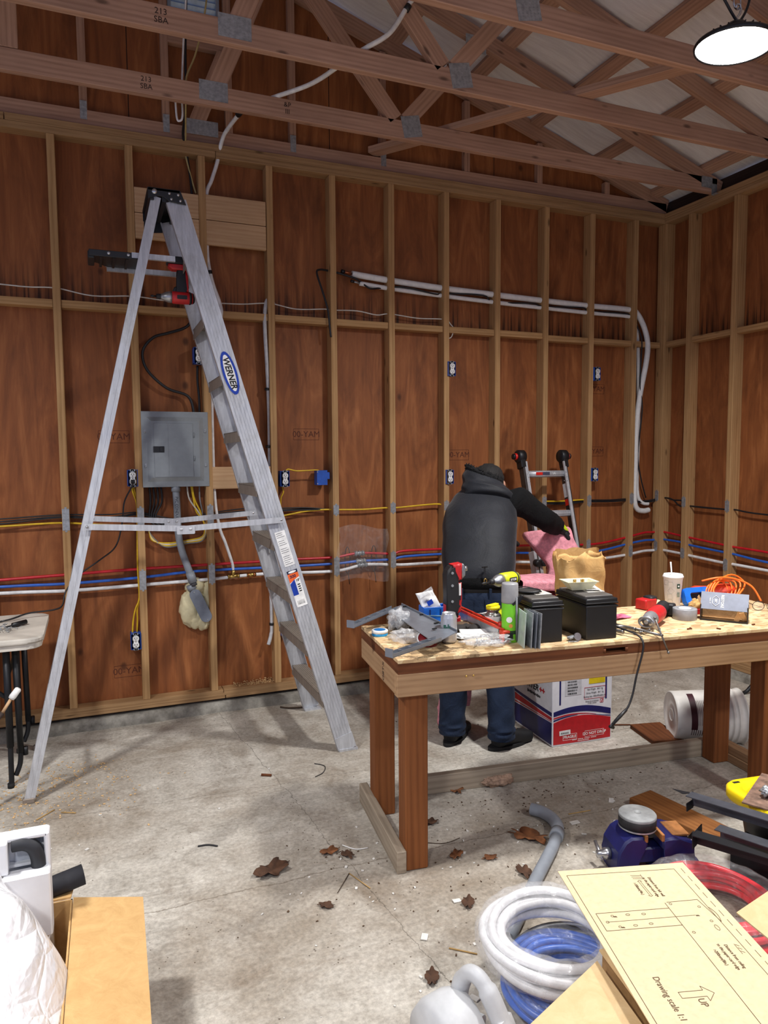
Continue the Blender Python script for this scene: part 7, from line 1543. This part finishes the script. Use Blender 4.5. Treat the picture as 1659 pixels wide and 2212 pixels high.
M_jean = cloth('denim', (36, 50, 74), 10, 320, .4, .85, (20, 29, 46), .03); M_shoe = plain('shoe_black', (18, 18, 20), .7, 0, .3, 30); M_belt = plain('belt_black', (20, 20, 21), .5)
M_glv = plain('glove_black', (22, 23, 25), .75); M_hivis = plain('glove_lime', (206, 236, 40), .5)
FW = Vector((.5, .866, 0)); RT = Vector((.866, -.5, 0)); UP = Vector((0, 0, 1))
PER = thing('person', 'person seen from behind in charcoal hooded vest and jeans, bending over to lift insulation', 'person', (-2.25, -1.1, 0))
def skin(name, verts, edges, radii, mt, par, root=0, sub=2):
    me = bpy.data.meshes.new(name); me.from_pydata([Vector(v) for v in verts], edges, []); o = bpy.data.objects.new(name, me); COL.objects.link(o); me.materials.append(mt)
    sk = o.modifiers.new('skin', 'SKIN'); sk.use_smooth_shade = True
    bpy.context.view_layer.update()
    for i, r_ in enumerate(radii):
        sv = me.skin_vertices[0].data[i]; sv.radius = (r_, r_) if not isinstance(r_, tuple) else r_; sv.use_root = (i == root)
    ss = o.modifiers.new('sub', 'SUBSURF'); ss.levels = sub; ss.render_levels = sub
    bpy.context.view_layer.update(); dg = bpy.context.evaluated_depsgraph_get(); m2 = bpy.data.meshes.new_from_object(o.evaluated_get(dg)); bpy.data.objects.remove(o)
    m2.transform(wm(par).inverted()); o2 = bpy.data.objects.new(name, m2); COL.objects.link(o2); o2.parent = par
    if not m2.materials: m2.materials.append(mt)
    for p in m2.polygons: p.use_smooth = True
    return o2
J = dict(pel=Vector((-2.262, -1.095, .90)), sp1=Vector((-2.225, -1.03, 1.06)), sp2=Vector((-2.14, -.90, 1.24)), nk=Vector((-2.045, -.765, 1.39)), hd=Vector((-1.972, -.69, 1.418)), tp=Vector((-1.95, -.65, 1.46)),
         shl=Vector((-2.15, -.76, 1.29)), ell=Vector((-2.0, -.54, 1.12)), wrl=Vector((-1.82, -.55, 1.07)), shr=Vector((-1.895, -.92, 1.325)), elr=Vector((-1.665, -.87, 1.20)), wrr=Vector((-1.475, -.725, 1.135)),
         hl=Vector((-2.345, -1.05, .86)), kl=Vector((-2.36, -1.0, .47)), al=Vector((-2.375, -1.0, .09)), hr=Vector((-2.18, -1.14, .86)), kr=Vector((-2.13, -1.10, .47)), ar=Vector((-2.165, -1.175, .09)), tl=Vector((-2.27, -.91, .03)), tr=Vector((-2.0, -1.145, .03)))
K = list(J); V = [J[k] for k in K]; ix = {k: i for i, k in enumerate(K)}
E_ = [('pel', 'sp1'), ('sp1', 'sp2'), ('sp2', 'nk'), ('nk', 'hd'), ('hd', 'tp'), ('sp2', 'shl'), ('shl', 'ell'), ('ell', 'wrl'), ('sp2', 'shr'), ('shr', 'elr'), ('elr', 'wrr'), ('pel', 'hl'), ('hl', 'kl'), ('kl', 'al'), ('al', 'tl'), ('pel', 'hr'), ('hr', 'kr'), ('kr', 'ar'), ('ar', 'tr')]
E_ = [(ix[a], ix[b]) for a, b in E_]
RD = dict(pel=.13, sp1=.11, sp2=.09, nk=.05, hd=.08, tp=.065, shl=.045, ell=.036, wrl=.028, shr=.045, elr=.036, wrr=.028, hl=.085, kl=.055, al=.04, hr=.085, kr=.055, ar=.04, tl=.03, tr=.03)
RDL = [RD[k] for k in K]
# hands: palm plus five fingers each, right hand pinching the batt, left hand flat on it
def hand(w, dirn, palm_n, curl, keys):
    d = dirn.normalized(); nrm = (palm_n-d*palm_n.dot(d)).normalized(); sd = d.cross(nrm)
    b0 = len(V); V.append(w+d*.045); RDL.append((.030, .018)); E_.append((ix[keys], b0)); out = []
    for q, (off, ln) in enumerate(((-.030, .066), (-.010, .076), (.010, .072), (.028, .056))):
        k0 = len(V); p = w+d*.085+sd*off; V.append(p); RDL.append(.0105); E_.append((b0, k0)); chain = [p]
        for sgm in range(3):
            a = curl*(sgm+1); p = p+(d*math.cos(a)+nrm*math.sin(a))*(ln/3); V.append(p); RDL.append(.0098-.001*sgm); E_.append((len(V)-2, len(V)-1)); chain.append(p)
        out.append(chain)
    p = w+d*.035-sd*.03+nrm*.006; V.append(p); RDL.append(.013); E_.append((b0, len(V)-1)); chain = [p]
    for sgm in range(2): p = p+(d*.75-sd*(.5-.3*sgm)+nrm*.45).normalized()*.03; V.append(p); RDL.append(.011-.001*sgm); E_.append((len(V)-2, len(V)-1)); chain.append(p)
    out.append(chain); return d, nrm, sd, out
HR = hand(J['wrr'], Vector((.11, .06, -.075)), Vector((-.2, .1, -1)), .42, 'wrr'); HL = hand(J['wrl'], Vector((.9, -.05, -.15)), Vector((0, 0, -1)), .2, 'wrl')
# face: nose, chin, ears on the far side of the head
fdir = Vector((.52, .80, -.32)).normalized(); 
for p, r_, par in ((J['hd']+fdir*.092, .018, 'hd'), (J['hd']+fdir*.055+Vector((.035, .04, -.075)), .034, 'hd'), (J['hd']+RT*.083, .016, 'hd'), (J['hd']-RT*.083, .016, 'hd')):
    V.append(p); RDL.append(r_); E_.append((ix[par], len(V)-1))
body = skin('body', V, E_, RDL, M_skin, PER)
for s in (-1, 1): MB().ell(J['hd']+fdir*.08+RT*s*.032+Vector((0, 0, .028)), (.013,)*3, 10, 8).build('eye', M_lab, body, True); MB().ell(J['hd']+fdir*.091+RT*s*.033+Vector((0, 0, .027)), (.006,)*3, 8, 6).build('iris', M_hair, body, True)
MB().tube([J['hd']+fdir*.092+RT*x+Vector((0, 0, -.045)) for x in (-.022, 0, .022)], .006, 8).build('mouth', plain('lips', (150, 84, 76), .5), body, True)
def loft(name, rings, mt, par, seg=32, wr=0, seed=0, nsub=5, caps=True, power=2.3):
    """rings: (centre, half width along a, half depth along b, a, b)"""
    C_ = catmull([r_[0] for r_ in rings], nsub); A_ = catmull([Vector(r_[3]).normalized()*r_[1] for r_ in rings], nsub); B_ = catmull([Vector(r_[4]).normalized()*r_[2] for r_ in rings], nsub)
    n_ = len(C_); mb = MB(); RG = []
    for i in range(n_):
        rg = []
        for k in range(seg):
            a = 2*math.pi*k/seg; c, s = math.cos(a), math.sin(a); q = (abs(c)**power+abs(s)**power)**(-1/power); f = 1+wr*(math.sin(i*1.1+3*a+seed)*.5+math.sin(i*.45*2-2*a+seed)*.5)
            rg.append(mb._v(C_[i]+A_[i]*c*q*f+B_[i]*s*q*f))
        RG.append(rg)
    for i in range(n_-1):
        for k in range(seg): mb.face([RG[i][k], RG[i][(k+1) % seg], RG[i+1][(k+1) % seg], RG[i+1][k]], 0, True)
    if caps:
        for rg in (RG[0], RG[-1]): c_ = mb.b.verts.new(sum((v.co for v in rg), Vector())/seg); [mb.face([rg[k], rg[(k+1) % seg], c_], 0, True) for k in range(seg)]
    return mb.build(name, mt, par, True)
LN = Vector((.34, .55, .76)).normalized(); BK = -LN.cross(RT).normalized()
if BK.dot(FW) > 0: BK = -BK
vest = loft('vest', [(Vector((-2.262, -1.098, .90)), .186, .135, RT, FW), (Vector((-2.262, -1.097, .93)), .194, .145, RT, FW), (Vector((-2.25, -1.07, .98)), .197, .15, RT, FW-.3*UP), (Vector((-2.19, -.97, 1.13)), .206, .155, RT, FW-.5*UP), (Vector((-2.13, -.88, 1.24)), .207, .148, RT-.05*UP, FW-.6*UP), (Vector((-2.07, -.815, 1.318)), .182, .125, RT-.06*UP, FW-.7*UP), (Vector((-2.04, -.77, 1.37)), .135, .10, RT-.06*UP, FW-.8*UP), (Vector((-2.035, -.74, 1.405)), .09, .08, RT, FW-.8*UP)], M_vest, PER, 48, .016, 1, 6)
loft('vest_hem', [(Vector((-2.262, -1.098, .893)), .186, .136, RT, FW), (Vector((-2.262, -1.098, .905)), .193, .143, RT, FW), (Vector((-2.262, -1.097, .93)), .197, .148, RT, FW), (Vector((-2.258, -1.088, .955)), .196, .148, RT, FW)], M_sleeve, vest, 48, .008, 2, 3)
loft('sleeve', [(Vector((-2.02, -.85, 1.285)), .09, .10, UP, FW), (Vector((-1.955, -.885, 1.30)), .092, .098, UP, FW), (J['shr'], .084, .088, UP+.3*RT, FW), (J['shr'].lerp(J['elr'], .5), .072, .07, UP+.4*RT, FW), (J['elr'], .066, .062, UP+.5*RT, FW-.3*RT), (J['elr'].lerp(J['wrr'], .5), .062, .056, UP+.4*RT, FW-.5*RT), (J['wrr'].lerp(J['elr'], .12), .052, .048, UP+.4*RT, FW-.6*RT), (J['wrr'], .046, .042, UP+.4*RT, FW-.6*RT)], M_sleeve, PER, 28, .05, 3, 6)
loft('sleeve', [(Vector((-2.12, -.80, 1.28)), .07, .07, UP, RT), (J['shl'], .07, .065, UP, RT), (J['ell'], .058, .058, UP, RT-FW), (J['wrl'], .045, .042, UP, FW)], M_sleeve, PER, 24, .05, 4, 6)
# hood lying on the shoulders, fur edge up around the back of the head
hood = loft('hood', [(Vector((-2.085, -.87, 1.32)), .125, .05, RT, FW-.7*UP), (Vector((-2.085, -.88, 1.355)), .146, .08, RT-.05*UP, FW-.5*UP), (Vector((-2.07, -.84, 1.40)), .142, .11, RT-.12*UP, FW-.3*UP), (Vector((-2.06, -.80, 1.45)), .13, .115, RT-.3*UP, FW), (Vector((-2.05, -.765, 1.492)), .104, .11, RT-.42*UP, FW)], M_vest, PER, 36, .03, 5, 6)
m = MB(); rnd = random.Random(6)
for k in range(150):
    a = R(200)+R(190)*k/150; c = Vector((-2.05, -.765, 1.492)); p = c+RT*.100*math.cos(a)+FW*.108*math.sin(a)+UP*(-.04*math.cos(a)+rnd.uniform(-.014, .014)); d = Vector((rnd.uniform(-1, 1), rnd.uniform(-1, 1), rnd.uniform(-.2, 1))).normalized()*.018; m.tube([p-d*.6, p+d], [.009, .002], 5)
m.tube([Vector((-2.05, -.765, 1.492))+RT*.098*math.cos(a)+FW*.106*math.sin(a)+UP*(-.04*math.cos(a)) for a in [R(200)+R(190)*k/30 for k in range(31)]], [.004]+[.012]+[.015]*27+[.012, .004], 8); m.build('fur_trim', M_fur, hood, True)
def hairf(d):
    return 1+.03*math.sin(40*d.x)*math.sin(37*d.y)+.02*math.sin(60*d.z)
m = MB(); m.ell((0, 0, 0), (.094, .104, .094), 32, 22, fn=hairf); HM = Matrix.Translation(J['hd']+Vector((.012, .012, .030))-fdir*.012) @ Matrix.Rotation(math.atan2(-.5, .866), 4, 'Z')
bmesh.ops.delete(m.b, geom=[v for v in m.b.verts if v.co.y > .055 and v.co.z < .055], context='VERTS'); m.b.transform(HM); m.build('hair', M_hair, PER, True)
m = MB(); m.ell(J['hd']+RT*.092+FW*.01+Vector((0, 0, -.004)), (.012, .02, .03), 10, 8); m.build('ear', M_skin, body, True)
# jeans, belt
loft('jeans_seat', [(Vector((-2.262, -1.097, .915)), .172, .125, RT, FW), (Vector((-2.262, -1.10, .85)), .178, .138, RT, FW), (Vector((-2.262, -1.10, .78)), .182, .138, RT, FW), (Vector((-2.258, -1.095, .70)), .168, .115, RT, FW)], M_jean, PER, 40, .02, 7, 5)
for a, b_, c, sd_ in (('hl', 'kl', 'al', -1), ('hr', 'kr', 'ar', 1)):
    loft('jeans_leg', [(J[a]+Vector((0, 0, -.02))-RT*sd_*.005, .098, .115, RT, FW), (J[a].lerp(J[b_], .4), .092, .1, RT, FW), (J[b_], .074, .08, RT, FW), (J[b_].lerp(J[c], .5), .076, .082, RT, FW), (J[c]+Vector((0, 0, .05)), .072, .08, RT, FW), (J[c]+Vector((0, 0, .01)), .075, .085, RT, FW), (J[c]+Vector((0, 0, -.03)), .072, .085, RT, FW)], M_jean, PER, 28, .055, 8+sd_, 7)
bt = loft('belt', [(Vector((-2.262, -1.097, .872)), .176, .13, RT, FW), (Vector((-2.262, -1.097, .874)), .182, .136, RT, FW), (Vector((-2.262, -1.097, .908)), .181, .135, RT, FW), (Vector((-2.262, -1.097, .911)), .176, .13, RT, FW)], M_belt, PER, 40, 0, 0, 3)
for dx in (-.09, .06): p = Vector((-2.262, -1.097, .875))+RT*dx-FW*.142; MB().beam(p+Vector((0, 0, -.035)), p+Vector((0, 0, .025)), .014, .008, -FW, bev=.002).build('belt_loop', M_jean, bt, True)
for dx, z in ((-.085, .79), (.085, .79)):
    c = Vector((-2.262, -1.10, z))+RT*dx-FW*.140; m = MB(); m.prism([(-.055, .055), (.055, .045), (.055, -.04), (0, -.065), (-.05, -.045)], .003, frame(c, RT, UP)); m.build('back_pocket', M_jean, PER, True)
def shoe(h, toe, seed):
    d = Vector((toe.x-h.x, toe.y-h.y, 0)).normalized(); s = Vector((-d.y, d.x, 0)); h0 = Vector((h.x, h.y, 0))-d*.055
    loft('shoe', [(h0+UP*.06, .012, .03, s, UP), (h0+d*.015+UP*.055, .037, .055, s, UP), (h0+d*.07+UP*.055, .041, .055, s, UP), (h0+d*.13+UP*.047, .044, .047, s, UP), (h0+d*.19+UP*.038, .049, .038, s, UP), (h0+d*.245+UP*.030, .043, .030, s, UP), (h0+d*.275+UP*.026, .02, .022, s, UP)], M_shoe, PER, 24, .01, seed, 5, power=2.6)
    m_ = MB(); m_.prism([(p[0]*.145+.11, p[1]*.05) for p in ell(1, 1, 28)], .018, frame(h0, d, s)); m_.build('sole', M_rubber, PER, True)
shoe(J['al'], J['tl'], 1); shoe(J['ar'], J['tr'], 2)
# gloves over the hands
for (d, nrm, sd, fg), w in ((HR, J['wrr']), (HL, J['wrl'])):
    g = loft('glove', [(w-d*.03, .038, .034, sd, nrm), (w+d*.0, .036, .03, sd, nrm), (w+d*.045, .044, .025, sd, nrm), (w+d*.085, .046, .02, sd, nrm), (w+d*.096, .03, .012, sd, nrm)], M_glv, PER, 20, 0, 0, 4)
    for ch in fg: MB().tube(catmull(ch, 4), [.0135]*(len(catmull(ch, 4))-2)+[.011, .007], 10).build('glove_finger', M_glv, g, True)
    loft('glove_back', [(w-d*.028-nrm*.012, .034, .026, sd, nrm), (w+d*.03-nrm*.010, .04, .022, sd, nrm), (w+d*.07-nrm*.008, .036, .016, sd, nrm)], M_hivis, g, 20, 0, 0, 4)
# zip pull and cord at the vest hem
p = Vector((-2.315, -1.24, .985)); m = MB(); m.beam(p+Vector((-.012, 0, .03)), p+Vector((.02, -.0, .03)), .006, .006, UP); m.beam(p+Vector((.004, 0, .03)), p+Vector((.004, -.006, -.03)), .009, .004, -FW); m.build('zip_pull', M_black, vest, True); MB().tube([p+Vector((.004+.008*math.cos(a), -.008, -.042+.012*math.sin(a))) for a in [k*math.pi/5 for k in range(10)]], .0028, 6, closed=True).build('zip_ring', M_brass, vest, True)
